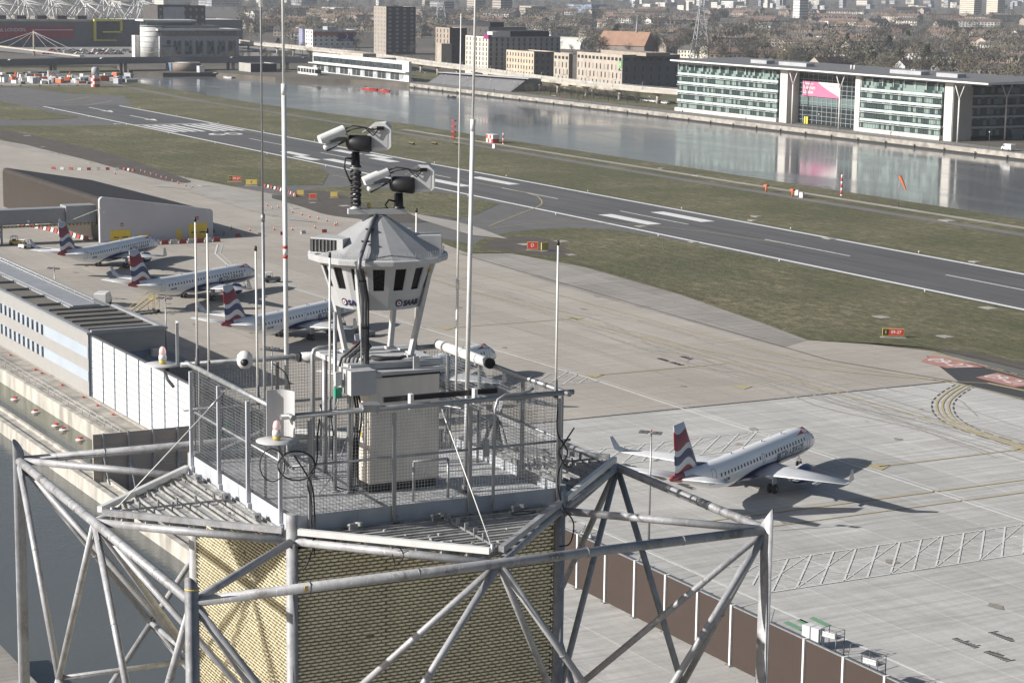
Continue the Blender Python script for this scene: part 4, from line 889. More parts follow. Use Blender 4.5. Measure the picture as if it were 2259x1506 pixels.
# ------------------------------------------------------------------ airliners
def fus_mat():
    k = NT('airliner_white_and_blue_paint', 0.28); k.b.inputs['Coat Weight'].default_value = 0.3
    x, y, z = k.xyz(k.obj)
    # blue belly: its edge climbs towards the nose and ends behind the wing
    n = k.t.nodes.new('ShaderNodeFloatCurve'); cu = n.mapping.curves[0]
    pts = [(0.0, 0.50), (0.06, 0.50), (0.20, 0.51), (0.35, 0.53), (0.50, 0.56), (0.62, 0.44), (0.72, 0.0), (1.0, 0.0)]
    while len(cu.points) < len(pts): cu.points.new(0.5, 0.5)
    for p, (a, b) in zip(cu.points, pts): p.location = (a, b); p.handle_type = 'AUTO'
    n.mapping.update(); k.t.links.new(k.math('DIVIDE', x, -36.2), n.inputs[1])
    h = k.math('MULTIPLY', n.outputs[0], 5.0)
    blue = k.math('LESS_THAN', z, h)
    white = k.mix(k.noise(k.map(k.obj, (0.6, 1, 2)), 1.2, 5), (0.80, 0.81, 0.82), (0.86, 0.865, 0.87))
    col = k.mix(blue, white, (0.012, 0.025, 0.12))
    col = k.mix(k.math('LESS_THAN', x, -34.3), col, (0.22, 0.195, 0.17))
    col = k.mix(k.math('MULTIPLY', k.math('LESS_THAN', x, -32.4), k.math('GREATER_THAN', k.math('ADD', k.math('MULTIPLY', x, -1.0), k.math('MULTIPLY', z, 0.75)), 37.5)), col, (0.30, 0.022, 0.028))
    return k.out(col)
def fin_mat():
    k = NT('red_white_blue_fin_paint', 0.3)
    x, y, z = k.xyz(k.obj)
    s_ = k.math('SINE', k.math('MULTIPLY', k.math('ADD', x, 31.0), 1.15))
    t = k.math('ADD', z, k.math('MULTIPLY', s_, 0.55)); t = k.math('ADD', t, k.math('MULTIPLY', k.math('ADD', x, 34.5), 0.22))
    f = k.math('DIVIDE', k.math('SUBTRACT', t, 4.4), 6.2)
    col = k.ramp(f, [(0.0, (0.30, 0.022, 0.028)), (0.20, (0.66, 0.66, 0.67)), (0.325, (0.03, 0.04, 0.13)), (0.48, (0.66, 0.66, 0.67)), (0.575, (0.30, 0.022, 0.028)), (0.86, (0.64, 0.65, 0.68))], 'CONSTANT')
    return k.out(col)
M['fus'] = fus_mat(); M['fin'] = fin_mat()
M['wing'] = mat('wing_grey_white_paint', (0.60, 0.61, 0.62), 0.35, 0.1, var=0.06, scale=0.6)
M['blue'] = mat('glossy_navy_blue_paint', (0.012, 0.022, 0.11), 0.25, var=0.05)
M['bare'] = mat('bare_metal', (0.45, 0.44, 0.42), 0.3, 0.9)
M['tyre'] = mat('black_tyre_rubber', (0.02, 0.02, 0.02), 0.8)
SEC = [(0, 2.50, .03, .03), (.12, 2.50, .22, .22), (.4, 2.52, .46, .46), (.9, 2.60, .75, .74), (1.8, 2.78, 1.08, 1.10), (3, 2.97, 1.34, 1.38), (4.5, 3.08, 1.47, 1.60), (6, 3.12, 1.505, 1.675), (15, 3.18, 1.505, 1.675), (24, 3.25, 1.505, 1.675), (26, 3.40, 1.47, 1.57), (28, 3.66, 1.32, 1.38), (30, 3.98, 1.08, 1.13), (32, 4.30, .80, .85), (34, 4.58, .50, .56), (35.6, 4.76, .30, .34), (36.2, 4.80, .20, .22)]
def sec(x):
    x = -x
    for a, b in zip(SEC, SEC[1:]):
        if a[0] <= x <= b[0]:
            t = (x-a[0])/(b[0]-a[0]); return tuple(a[i]+(b[i]-a[i])*t for i in (1, 2, 3))
    return SEC[-1][1:]
def skin(x, z, side_, out=0.015):
    zc, ry, rz = sec(x); q = max(-1, min(1, (z-zc)/rz)); c = math.sqrt(max(0, 1-q*q)); return Vector((x, side_*(ry*c+out*c), z+out*q))
def wing_mesh(mb, sections, smooth=True):
    """sections: (lead point, trail point, thickness)"""
    n = 10; vs = []
    for le, te, th in sections:
        le, te = Vector(le), Vector(te); ch = te-le; up = Vector((0, 0, 1)) if abs(ch.x) else Vector((0, 1, 0))
        nrm = up if not isinstance(th, tuple) else Vector(th[1]); th_ = th if not isinstance(th, tuple) else th[0]
        for i in range(n):
            q = 2*PI*i/n; s_ = 0.5-0.5*math.cos(q); w_ = math.sin(q)*(0.5 if q < PI else 0.35)*(1-s_*0.6)*1.2
            vs.append(le+ch*s_+nrm*(w_*th_))
    fs = [(a*n+i, a*n+(i+1) % n, (a+1)*n+(i+1) % n, (a+1)*n+i) for a in range(len(sections)-1) for i in range(n)]
    fs += [tuple(range(n-1, -1, -1)), tuple(range((len(sections)-1)*n, len(sections)*n))]
    mb.add(vs, fs, smooth); return mb
def make_plane():
    t = thing('airliner', 'x', 'airliner')
    mb = MB(); n = 36; xs = []
    SS = []
    for a, b in zip(SEC, SEC[1:]):
        m = 3 if b[0]-a[0] > 0.5 else 2
        SS += [tuple(a[i]+(b[i]-a[i])*j/m for i in range(4)) for j in range(m)]
    SS.append(SEC[-1]); vs = []
    for x, zc, ry, rz in SS:
        for i in range(n):
            q = 2*PI*i/n; vs.append((-x, ry*math.cos(q), zc+rz*math.sin(q)))
    fs = [(a*n+i, (a+1)*n+i, (a+1)*n+(i+1) % n, a*n+(i+1) % n) for a in range(len(SS)-1) for i in range(n)]
    fs += [tuple(range(n)), tuple(range((len(SS)-1)*n, len(SS)*n))[::-1]]
    mb.add(vs, fs, True)
    body = mb.build('fuselage', M['fus'], t)
    MB().tube([(-36.15, 0, 4.8), (-36.26, 0, 4.8)], 0.12, 14).build('exhaust_outlet', M['black'], t)
    # wing fairing
    mb = MB(); vs = []
    for x, s_ in ((-11.0, 0.05), (-12.5, 0.7), (-14, 1.0), (-19, 1.0), (-21, 0.6), (-22.5, 0.05)):
        for i in range(16):
            q = PI+PI*i/15; vs.append((x, 1.62*s_**0.3*math.cos(q) if s_ > .1 else 1.2*math.cos(q), 2.35+(1.05*s_)*math.sin(q) if s_ > .1 else 2.3+0.75*math.sin(q)))
    fs = [(a*16+i, (a+1)*16+i, (a+1)*16+i+1, a*16+i+1) for a in range(5) for i in range(15)]
    mb.add(vs, fs, True).build('belly_fairing', M['blue'], t)
    for s_ in (-1, 1):
        w = wing_mesh(MB(), [((-12.3, s_*1.0, 2.15), (-19.3, s_*1.0, 2.15), 0.85), ((-14.9, s_*4.9, 2.45), (-19.4, s_*4.9, 2.42), 0.50), ((-20.3, s_*13.4, 3.35), (-22.2, s_*13.4, 3.33), 0.2)]).build('wing', M['wing'], t)
        wl = wing_mesh(MB(), [((-20.3, s_*13.38, 3.34), (-22.2, s_*13.38, 3.32), 0.2), ((-21.3, s_*14.0, 3.75), (-22.7, s_*14.0, 3.74), (0.12, (0, s_*0.7, 0.5))), ((-22.5, s_*14.36, 5.15), (-23.2, s_*14.36, 5.15), (0.06, (0, 1, 0)))]).build('winglet', M['wing'], w)
        for y, x in ((3.6, -17.7), (6.8, -18.4), (9.6, -19.6)):
            zc = 2.15+(y-1)*0.098
            MB().tube([(x+0.6, s_*y, zc-0.22), (x, s_*y, zc-0.33), (x-1.4, s_*y, zc-0.30), (x-2.4, s_*y, zc-0.12)], [0.05, 0.20, 0.17, 0.03], 10).build('flap_fairing', M['wing'], w)
        wing_mesh(MB(), [((-31.9, s_*0.3, 4.55), (-35.1, s_*0.3, 4.6), 0.32), ((-34.6, s_*6.05, 5.10), (-35.9, s_*6.05, 5.12), 0.12)]).build('tailplane', M['wing'], t)
        e = MB().lathe([(0.70, 0), (0.90, 0.25), (0.97, 0.9), (0.95, 2.2), (0.80, 3.2), (0.60, 3.4)], (0, 0, 0), 28)
        e.v = [(-11.7-z, s_*4.6+x, 1.62+y) for x, y, z in e.v]; e.f = [f[::-1] for f in e.f]; en = e.build('engine', M['blue'], t)
        e = MB().lathe([(0.64, -0.02), (0.74, -0.06), (0.82, 0.02), (0.90, 0.22)], (0, 0, 0), 28)
        e.v = [(-11.7-z, s_*4.6+x*1.01, 1.62+y*1.01) for x, y, z in e.v]; e.build('intake_lip', M['bare'], en)
        MB().tube([(-15.0, s_*4.6, 1.62), (-16.6, s_*4.6, 1.66)], [0.5, 0.22], 18).build('exhaust_cone', M['bare'], en)
        MB().add([(-12.6, s_*4.6-.12, 2.5), (-12.6, s_*4.6+.12, 2.5), (-17.2, s_*4.6-.12, 1.95), (-17.2, s_*4.6+.12, 1.95), (-13.4, s_*4.6-.12, 2.75), (-13.4, s_*4.6+.12, 2.75), (-17.2, s_*4.6-.12, 2.35), (-17.2, s_*4.6+.12, 2.35)], [(0,1,5,4),(2,6,7,3),(0,4,6,2),(1,3,7,5),(0,2,3,1),(4,5,7,6)]).build('pylon', M['wing'], t)
        g_ = MB().tube([(-17.2, s_*2.9, 2.2), (-17.4, s_*2.97, 0.5)], 0.10, 10).build('main_gear_strut', M['bare'], t)
        MB().tube([(-17.4, s_*2.97-0.45, 0.5), (-17.4, s_*2.97+0.45, 0.5)], 0.07, 8).build('axle', M['bare'], g_)
        MB().cbox((-17.3, s_*3.16, 1.55), 1.1, 0.05, 1.1).build('gear_door', M['fus'] if False else M['wing'], g_)
        for d in (-0.33, 0.33):
            wv = MB().tube([(-17.4, s_*2.97+d-0.16, 0.5), (-17.4, s_*2.97+d-0.12, 0.5), (-17.4, s_*2.97+d+0.12, 0.5), (-17.4, s_*2.97+d+0.16, 0.5)], [0.42, 0.5, 0.5, 0.42], 24).build('wheel', M['tyre'], t)
            MB().tube([(-17.4, s_*2.97+d-0.17, 0.5), (-17.4, s_*2.97+d+0.17, 0.5)], 0.2, 14).build('rim', M['bare'], wv)
    fnm = wing_mesh(MB(), [((-27.3, 0, 4.95), (-35.3, 0, 5.0), (0.10, (0, 1, 0))), ((-30.4, 0, 5.6), (-35.4, 0, 5.3), (0.34, (0, 1, 0))), ((-33.6, 0, 10.45), (-36.0, 0, 10.45), (0.16, (0, 1, 0)))]).build('fin', M['fin'], t)
    MB().tube([(-3.7, 0, 1.8), (-3.6, 0, 0.3)], 0.07, 10).build('nose_gear_strut', M['bare'], t)
    for d in (-0.19, 0.19): MB().tube([(-3.6, d-0.09, 0.3), (-3.6, d+0.09, 0.3)], 0.3, 20).build('wheel', M['tyre'], t)
    MB().cbox((-3.6, 0, 0.75), 0.3, 0.5, 0.25).build('gear_light', M['bare'], t)
    wm = {}
    for s_ in (-1, 1):
        for i in range(28):
            x = -5.5-i*0.80
            if i in (14,): continue
            p = [skin(x+dx, 3.72+dz, s_, 0.022) for dx, dz in ((-.12, -.19), (.12, -.19), (.14, -.08), (.14, .10), (.12, .19), (-.12, .19), (-.14, .10), (-.14, -.08))]
            MB().add(p if s_ > 0 else p[::-1], [tuple(range(8))]).build('cabin_window', M['black'], t)
        mb = MB()                                   # door outlines
        for x0, x1, z0, z1 in ((-4.75, -3.95, 2.35, 4.15), (-28.9, -28.15, 2.9, 4.55), (-16.9, -16.4, 3.1, 4.05)):
            P4 = [(x0, z0), (x1, z0), (x1, z1), (x0, z1)]
            loop = []
            for i in range(4):
                a, b = P4[i], P4[(i+1) % 4]
                for j in range(6): loop.append((a[0]+(b[0]-a[0])*j/6, a[1]+(b[1]-a[1])*j/6))
            loop.append(loop[0]); mb.tube([skin(a, b, s_, 0.012) for a, b in loop], 0.020, 4, False)
        mb.build('door_outlines', M['dksteel'], t)
        # cockpit glass and the red and blue ribbon
        for a, b in (((-1.15, 3.22), (-1.75, 3.66)), ((-1.75, 3.2), (-2.45, 3.72))):
            q = [skin(a[0], a[1], s_, .02), skin(b[0]+0.05, a[1]+0.02, s_, .02), skin(b[0], b[1], s_, .02), skin(a[0]-0.28, b[1]-0.08, s_, .02)]
            MB().add(q, [(0, 1, 2, 3)]).build('cockpit_window', M['black'], t)
        mb = MB(); N_ = 12; top = []; bot = []
        for i in range(N_+1):
            f = i/N_; x = -7.0+f*4.1; zt = 4.30+0.36*math.sin(f*PI*0.62)-0.10*f; zb = 4.30-0.04*f+0.03*math.sin(f*PI)-0.22*f*f
            top.append(skin(x, min(zt, 4.6), s_, .018)); bot.append(skin(x, zb, s_, .018))
        k = N_+1; mb.add(bot+top, [(i, i+1, k+i+1, k+i) for i in range(N_)]).build('red_ribbon', M['red'], t)
        mb = MB(); top = []; bot = []
        for i in range(N_+1):
            f = i/N_; x = -3.6+f*1.0; zt = 4.12-0.5*f*f+0.1*math.sin(f*PI); zb = 3.95-0.75*f+0.25*f*f*0
            top.append(skin(x, zt, s_, .018)); bot.append(skin(x, zb, s_, .018))
        mb.add(bot+top, [(i, i+1, k+i+1, k+i) for i in range(N_)]).build('blue_ribbon', M['blue'], t)
        for body_, size, xm, zm, mm in (('BRITISH AIRWAYS', 0.98, -9.6, 3.0, 'navy'), ('G-LCYM', 0.42, -25.9, 3.0, 'navy')):
            me = text_mesh(body_, size, M[mm], 'airline_lettering' if size > .6 else 'registration_lettering', bold=0.02, shear=0.12 if size > .6 else 0, xs=0.92)
            for v in me.vertices: v.co = skin(xm+v.co.x*(-s_), zm+v.co.y, s_, 0.024)
            link(me.name, me, t)
        me = text_mesh('O', 0.34, M['navy'], 'small_emblem', bold=0.01)
        for v in me.vertices: v.co = skin(-13.55+v.co.x*(-s_), 3.0+v.co.y, s_, 0.024)
        link('small_emblem', me, t)
    for x in (-9, -14.2, -22): MB().cbox((x, 0, 4.93), 0.35, 0.03, 0.22).build('blade_antenna', M['wing'], t)
    MB().lathe([(0.08, 0), (0.07, 0.08), (0, 0.12)], (-19, 0, 4.9), 10).build('beacon', M['red'], t)
    return t
pl0 = make_plane()
for i, (lab, x, y, h) in enumerate((
    ('white airliner with blue belly alone on the pale new apron, right of the tower', -197.18, 148.35, 120.0),
    ('white airliner farthest away, parked nose toward the grey gabled hall', -399.34, 138.85, 131.5),
    ('white airliner second from left, its open front door beside the steps', -352.98, 141.09, 123.3),
    ('white airliner whose nose is hidden behind the camera cabin legs', -309.3, 140.8, 122.9),
    ('white airliner seen through the fence mesh right of the cabinet', -262.2, 141.0, 122.0))):
    o = pl0 if i == 0 else copy_tree(pl0)
    o.location = (x, y, 0.04); o.rotation_euler = (0, 0, R(h)); o['label'] = lab; o['group'] = 'white airliners parked on the apron'

# ------------------------------------------------------------------ apron floodlight masts
def apron_mast(x, y, h, label, rz=0.0):
    t = thing('floodlight_mast', label, 'light mast', (x, y, 0), rz, 'apron floodlight masts')
    MB().tube([(0, 0, 0), (0, 0, h)], [0.13, 0.07], 12).build('pole', M['steel2'], t)
    MB().box(-1.1, 1.1, -0.06, 0.06, h, h+0.12).build('crossbar', M['steel2'], t)
    for i, dx in enumerate((-0.95, -0.45, 0.45, 0.95)):
        l = MB().cbox((dx, -0.25, h+0.05), 0.42, 0.5, 0.14, 0, Matrix.Rotation(R(14), 3, 'X')).build('floodlight', M['dksteel'], t)
    MB().lathe([(0.0, 0), (0.09, 0), (0.09, .12), (0, .2)], (0, 0, h+0.13), 10).build('red_lamp', M['red'], t)
    MB().lathe([(0.28, 0), (0.28, 0.05), (0.13, 0.06)], (0, 0, 0), 12).build('foot', M['steel2'], t)
apron_mast(-175.2, 112.0, 11.0, 'tall floodlight mast left of the nearest airliner, on the new apron', R(40))
for px, py, y, lab in ((365, 658, 100.5, 'floodlight mast rising behind the end of the long terminal roof'), (120, 592, 104, 'floodlight mast beyond the terminal near the second airliner wing'), (600, 768, 104, 'floodlight mast glimpsed through the fence behind the left whip antennas')):
    x, z = PY(px, py, y); apron_mast(x, y, z, lab, R(40))
# ------------------------------------------------------------------ airfield objects
def sign(label, x, y, rz, w_, h_, segs, z0=0.35, group='airfield guidance signs'):
    t = thing('taxiway_sign', label, 'sign', (x, y, 0), rz, group)
    MB().box(-w_/2, w_/2, -0.12, 0.12, z0, z0+h_).build('frame', M['yellow'], t)
    xx = -w_/2+0.08
    for wd, m_, body_, tm in segs:
        f = MB().box(xx, xx+wd, -0.14, -0.121, z0+0.08, z0+h_-0.08).build('face', M[m_], t)
        if body_:
            me = text_mesh(body_, h_*0.62, M[tm], 'sign_lettering', bold=0.01)
            for v in me.vertices: v.co = Vector((xx+wd/2+v.co.x, -0.145, z0+h_/2+v.co.y))
            link('sign_lettering', me, f)
        xx += wd
    for d in (-w_/2+0.3, w_/2-0.3): MB().tube([(d, 0, 0), (d, 0, z0)], 0.05, 8).build('post', M['steel2'], t)
    MB().box(-w_/2-0.3, w_/2+0.3, -0.6, 0.6, 0.0, 0.12).build('concrete_base', M['conc_pale'], t)
RD = R(62)
sign('red and black runway sign reading E 09-27 on the grass above the red ground panel', -262.4, 212.5, R(60), 3.4, 1.15, ((0.9, 'black', 'E', 'yellow'), (2.34, 'red', '09-27', 'wpaint')))
sign('red sign with a yellow one behind it on the grass right of the cabin', -378.9, 212.2, R(60), 2.2, 1.5, ((2.0, 'red', 'D', 'wpaint'),))
sign('plain yellow sign standing behind the red sign right of the cabin', -377.0, 214.0, R(100), 1.8, 1.5, ((1.6, 'yellow', '', 'black'),))
sign('red sign on the grass left of the silver mast', -535.8, 208.3, R(60), 3.4, 1.3, ((0.9, 'black', 'D', 'yellow'), (2.3, 'red', '09-27', 'wpaint')))
sign('yellow sign right of the red sign by the left grass edge', -525.0, 208.8, R(60), 3.0, 1.3, ((2.8, 'yellow', 'B', 'black'),))
for px, py, lab, m_ in ((663, 433, 'small yellow sign at the end of the barrier row', 'yellow'), (690, 441, 'small red marker sign beside the white box', 'red'), (737, 437, 'small yellow sign on the mid grass island', 'yellow')):
    x, y = G(px, py); sign(lab, x, y, R(60), 1.8, 1.2, ((1.6, m_, '', 'black'),))
# windsock
t = thing('windsock', 'orange windsock hanging from a thin pole by the dock edge', 'windsock', (-420, 340, 0))
MB().tube([(0, 0, 0), (0, 0, 7.6)], [0.09, 0.06], 10).build('pole', M['steel2'], t)
M['orange'] = mat('orange_fabric', (0.60, 0.14, 0.05), 0.7)
mb = MB().tube([(0, 0, 7.5), (0.4, 0.2, 7.0), (1.2, 0.6, 5.2), (1.7, 0.85, 4.1)], [0.42, 0.38, 0.27, 0.15], 14, False); mb.build('sock', M['orange'], t)
MB().lathe([(0.08, 0), (0.08, 0.15), (0, 0.2)], (0, 0, 7.7), 8).build('lamp', M['red'], t)
# red and white obstacle poles
def banded_pole(label, x, y, h, r_, nb, cat='marker pole'):
    t = thing('banded_pole', label, cat, (x, y, -0.5), 0, 'red and white banded poles by the dock')
    for i in range(nb): MB().tube([(0, 0, i*h/nb), (0, 0, (i+1)*h/nb)], r_, 10).build('band', M['red' if i % 2 else 'white'], t)
    MB().tube([(0, 0, h), (0, 0, h+0.4)], r_*0.4, 8).build('lamp', M['red'], t)
banded_pole('tall red and white banded pole by the dock, left of the windsock', -446.6, 342.5, 6.0, 0.28, 7)
x, y = G(1110, 318); banded_pole('short red and white banded pole beside the chequered hut', x, y, 4.2, 0.25, 5)
t = thing('lattice_marker', 'slim red lattice marker tower at the water edge behind the cameras', 'lattice tower', (-650, 332.5, 0)); 
for sx, sy in ((-.35, -.35), (.35, -.35), (.35, .35), (-.35, .35)): MB().tube([(sx, sy, 0), (sx, sy, 6.6)], 0.05, 6).build('leg', M['red'], t)
for z in (0.9, 2.6, 4.4, 6.4): MB().box(-1.1, 1.1, -0.5, 0.5, z, z+0.28).build('panel', M['red'], t)
for i in range(6): MB().tube([(-.35, -.35, i*1.1), (.35, -.35, i*1.1+1.1)], 0.035, 6).build('brace', M['red'], t)
t = thing('equipment_hut', 'small red and white chequered hut on the dock bank', 'hut', (-634, 339, 0))
for i in range(4):
    for j in range(2): MB().box(-2.4+i*1.2, -1.2+i*1.2, -1.2, 1.2, 0.1+j*1.3, 1.4+j*1.3).build('panel', M['red' if (i+j) % 2 else 'white'], t)
MB().box(-2.5, 2.5, -1.3, 1.3, 2.7, 2.85).build('roof', M['white'], t)
for px, py, lab in ((1690, 424, 'orange antenna post on the north grass, first of the pair'), (1748, 434, 'orange antenna post next to the small white cabinets')):
    x, y = G(px, py); t = thing('orange_post', lab, 'marker', (x, y, 0), 0, 'orange posts on the north grass')
    MB().tube([(0, 0, 0), (0, 0, 1.5)], 0.25, 10).build('stub', M['orange'], t); MB().box(-0.7, 0.7, -0.4, 0.4, 1.5, 2.0).build('head', M['orange'], t)
for px, py, lab in ((1768, 437, 'small white cabinet beside the orange post'), (1090, 328, 'small white cabinet on the track below the chequered hut'), (1758, 432, 'thinner white cabinet just left of the other by the orange post')):
    x, y = G(px, py); t = thing('small_cabinet', lab, 'cabinet', (x, y, 0), 0.5, 'small white cabinets on the grass')
    MB().box(-0.5, 0.5, -0.4, 0.4, 0.1, 1.5).build('box', M['white'], t); MB().box(-0.56, 0.56, -0.46, 0.46, 1.5, 1.58).build('lid', M['cabin'], t)
for i, px in enumerate((908, 958, 1008)):
    x, y = G(px, 320); t = thing('approach_light', ('left', 'middle', 'right')[i]+' one of three low double lights on the north grass', 'light unit', (x, y, 0), 0.2, 'low lights in the north grass')
    for d in (-0.7, 0.7): MB().box(d-0.5, d+0.5, -0.4, 0.4, 0.25, 0.75).build('lamp_box', M['black'], t); MB().box(d-0.5, d+0.5, -0.38, 0.4, 0.76, 0.85).build('lid', M['yellow'], t)
for i in range(26):                                    # low edge markers along the perimeter road
    pass
# runway edge lamps
lm = MB().lathe([(0.15, 0), (0.15, 0.05), (0.09, 0.1), (0.1, 0.3), (0.05, 0.38)], (0, 0, 0), 8).mesh('edge_lamp', M['whiterod'])
for i in range(17):
    for yy in (249.8, 285.2):
        o = link('edge_lamp', lm); o.location = (-840+i*45, yy, 0.05); tag(o, 'small white runway edge lamp standing in the grass beside the runway', 'runway lamp', 'runway edge lamps')
# traffic cones in rows
cone = thing('traffic_cone', 'orange and white traffic cone on the apron north of the gabled hall', 'cone', (0, 0, 0), 0, 'traffic cones on the apron')
MB().box(-0.25, 0.25, -0.25, 0.25, 0, 0.06).build('base', M['orange'], cone)
cb_ = MB().lathe([(0.18, 0.06), (0.05, 0.85)], (0, 0, 0), 10).build('cone_body', M['orange'], cone); MB().lathe([(0.142, 0.35), (0.10, 0.6)], (0, 0, 0), 10).build('white_band', M['white'], cone)
cps = [(165+i*13, 372+i*0.2) for i in range(3)]
cps = [(311, 380), (320, 383), (333, 387), (345, 390), (356, 394), (367, 396), (380, 402), (393, 406), (410, 411), (425, 414), (254, 385), (614, 460), (630, 466), (645, 470), (666, 475), (683, 480), (702, 484), (721, 489), (743, 496), (739, 498), (511, 507), (551, 510), (605, 508), (645, 508), (695, 504), (590, 455), (600, 462)]
for i, p in enumerate(cps):
    o = cone if i == 0 else copy_tree(cone); o.location = (*G(*p), 0.06); o.rotation_euler = (0, 0, rnd.uniform(0, 1)); o.scale = (1.0, 1.0, 1.0)
# red and white water-filled barriers
def barrier_mesh(m_):
    mb = MB(); pr = [(-.28, 0), (.28, 0), (.26, .22), (.13, .45), (.11, .85), (-.11, .85), (-.13, .45), (-.26, .22)]
    vs = [(x, a, b) for x in (-0.72, 0.72) for a, b in pr]; n = 8
    mb.add(vs, [(i, (i+1) % n, (i+1) % n+n, i+n) for i in range(n)]+[tuple(range(n-1, -1, -1)), tuple(range(n, 2*n))]); return mb.mesh('road_barrier', M[m_])
M['bar_r'] = mat('faded_red_barrier_plastic', (0.30, 0.055, 0.045), 0.6); M['bar_w'] = mat('dull_white_barrier_plastic', (0.50, 0.49, 0.47), 0.6)
bm_ = [barrier_mesh('bar_r'), barrier_mesh('bar_w')]
def barrier_row(pts, gap=1.55, where='', start=0, sc_=1.0):
    d0 = 0; k = start
    for (a, b) in zip(pts, pts[1:]):
        a, b = Vector(a), Vector(b); L = (b-a).length; t = (b-a)/L; s_ = d0
        while s_ < L:
            p = a+t*s_; o = link('road_barrier', bm_[k % 2]); o.location = (p.x, p.y, 0.06); o.rotation_euler = (0, 0, math.atan2(t.y, t.x)); o.scale = (sc_, sc_*1.2, sc_*1.1)
            tag(o, ('red' if k % 2 == 0 else 'white')+' plastic road barrier in the row '+where, 'barrier', 'plastic barriers '+where); k += 1; s_ += gap
        d0 = s_-L
barrier_row([(-417, 139), (-416.5, 152), (-417, 158.5)], 1.9, 'in front of the gabled hall', sc_=1.0)
barrier_row([(-470, 126), (-452, 131), (-428, 134)], 1.9, 'along the bronze wall of the hall', sc_=0.95)
barrier_row(g((118, 374), (180, 376), (270, 375), (300, 380)), 2.6, 'along the far edge of the apron', sc_=0.75)
barrier_row(g((585, 413), (615, 420), (640, 428), (655, 436)), 2.2, 'by the small yellow sign', sc_=0.8)
barrier_row(g((470, 513), (520, 523), (600, 520), (700, 514), (760, 512)), 5.0, 'spaced out beyond the hall', sc_=0.75)
# ------------------------------------------------------------------ service vehicles
M['glass'] = glass_mat('dark_vehicle_glass', (0.02, 0.025, 0.03), 0.08, 0.2)
def van(label, x, y, rz, s_=1.0):
    t = thing('white_van', label, 'van', (x, y, 0.05), rz)
    vs = []; pr = [(-2.6, .45), (2.6, .45), (2.75, .6), (2.72, 1.05), (1.95, 1.35), (1.25, 2.15), (0.95, 2.3), (-2.5, 2.35), (-2.65, 2.2), (-2.68, .6)]
    for yy in (-0.98, 0.98): vs += [(a, yy, b) for a, b in pr]
    n = len(pr); MB().add(vs, [(i, (i+1) % n, (i+1) % n+n, i+n) for i in range(n)]+[tuple(range(n-1, -1, -1)), tuple(range(n, 2*n))]).build('body', M['white'], t)
    MB().quad((1.98, -.85, 1.40), (1.98, .85, 1.40), (1.34, .78, 2.12), (1.34, -.78, 2.12)).build('windscreen', M['glass'], t)
    for s2 in (-1, 1): MB().quad((1.7, s2*0.99, 1.35), (0.7, s2*0.99, 1.35), (0.75, s2*0.99, 2.0), (1.2, s2*0.99, 2.0)).build('side_window', M['glass'], t)
    for xx in (-1.7, 1.75):
        for s2 in (-1, 1): MB().tube([(xx, s2*0.80, 0.36), (xx, s2*1.0, 0.36)], 0.36, 18).build('wheel', M['tyre'], t)
    for s2 in (-1, 1): MB().box(2.72, 2.77, s2*0.65-.16, s2*0.65+.16, .75, .95).build('headlight', M['bare'], t)
van('white van parked just beyond the long terminal roof', -343.5, 109.8, R(150))
t = thing('passenger_steps', 'yellow wheeled maintenance steps standing on the apron beyond the terminal', 'steps', (-332.5, 113.2, 0.05), R(100)); M['ylw'] = M['yellow']
for s_ in (-0.8, 0.8):
    MB().bar((-2.2, s_, 0.3), (1.2, s_, 2.3), 0.07, 0.18).build('stringer', M['ylw'], t)
    MB().tube([(-2.2, s_, 1.2), (1.2, s_, 3.3), (2.4, s_, 3.3), (2.4, s_, 0.4)], 0.04, 6).build('handrail', M['ylw'], t)
    MB().tube([(1.2, s_, 0.4), (1.2, s_, 3.3)], 0.05, 6).build('upright', M['ylw'], t); MB().tube([(1.2, s_, 0.4), (2.4, s_, 2.2)], 0.04, 6).build('brace', M['ylw'], t)
    for xx in (-1.9, 2.2): MB().tube([(xx, s_-.1, .3), (xx, s_+.1, .3)], 0.3, 14).build('wheel', M['tyre'], t)
for i in range(8): MB().cbox((-2.0+i*0.42, 0, 0.45+i*0.25), 0.3, 1.5, 0.04).build('tread', M['steel2'], t)
MB().box(1.2, 2.4, -0.8, 0.8, 2.3, 2.36).build('landing', M['ylw'], t); MB().box(-2.3, 2.4, -.75, .75, 0.3, 0.4).build('chassis', M['dksteel'], t)
def tug(label, x, y, rz, col='white'):
    t = thing('ground_vehicle', label, 'baggage tug', (x, y, 0.05), rz, 'ground support vehicles')
    MB().box(-1.5, 1.5, -0.75, 0.75, 0.3, 0.9).build('body', M[col], t); MB().box(-1.2, 0.0, -.7, .7, 1.75, 1.85).build('canopy', M['white'], t)
    for a, b in ((-1.15, -.65), (-1.15, .65), (-.05, -.65), (-.05, .65)): MB().tube([(a, b, .9), (a, b, 1.75)], 0.04, 6).build('pillar', M['dksteel'], t)
    for a in (-1.0, 1.0):
        for b in (-.7, .7): MB().tube([(a, b-.12, .32), (a, b+.12, .32)], .32, 12).build('wheel', M['tyre'], t)
    MB().box(-0.9, -0.3, -.5, .5, .9, 1.2).build('seat', M['black'], t)
tug('white tug with a canopy under the elevated walkway at far left', *G(58, 548), R(120))
tug('yellow tug beside the white one under the elevated walkway', *G(38, 541), R(60), 'ylw')
tug('dark tug under the wing of the nearly hidden third airliner', -297.5, 137, R(20), 'dksteel')
tug('dark tug beside the nose of the second airliner', -357.5, 146.0, R(80), 'dksteel')
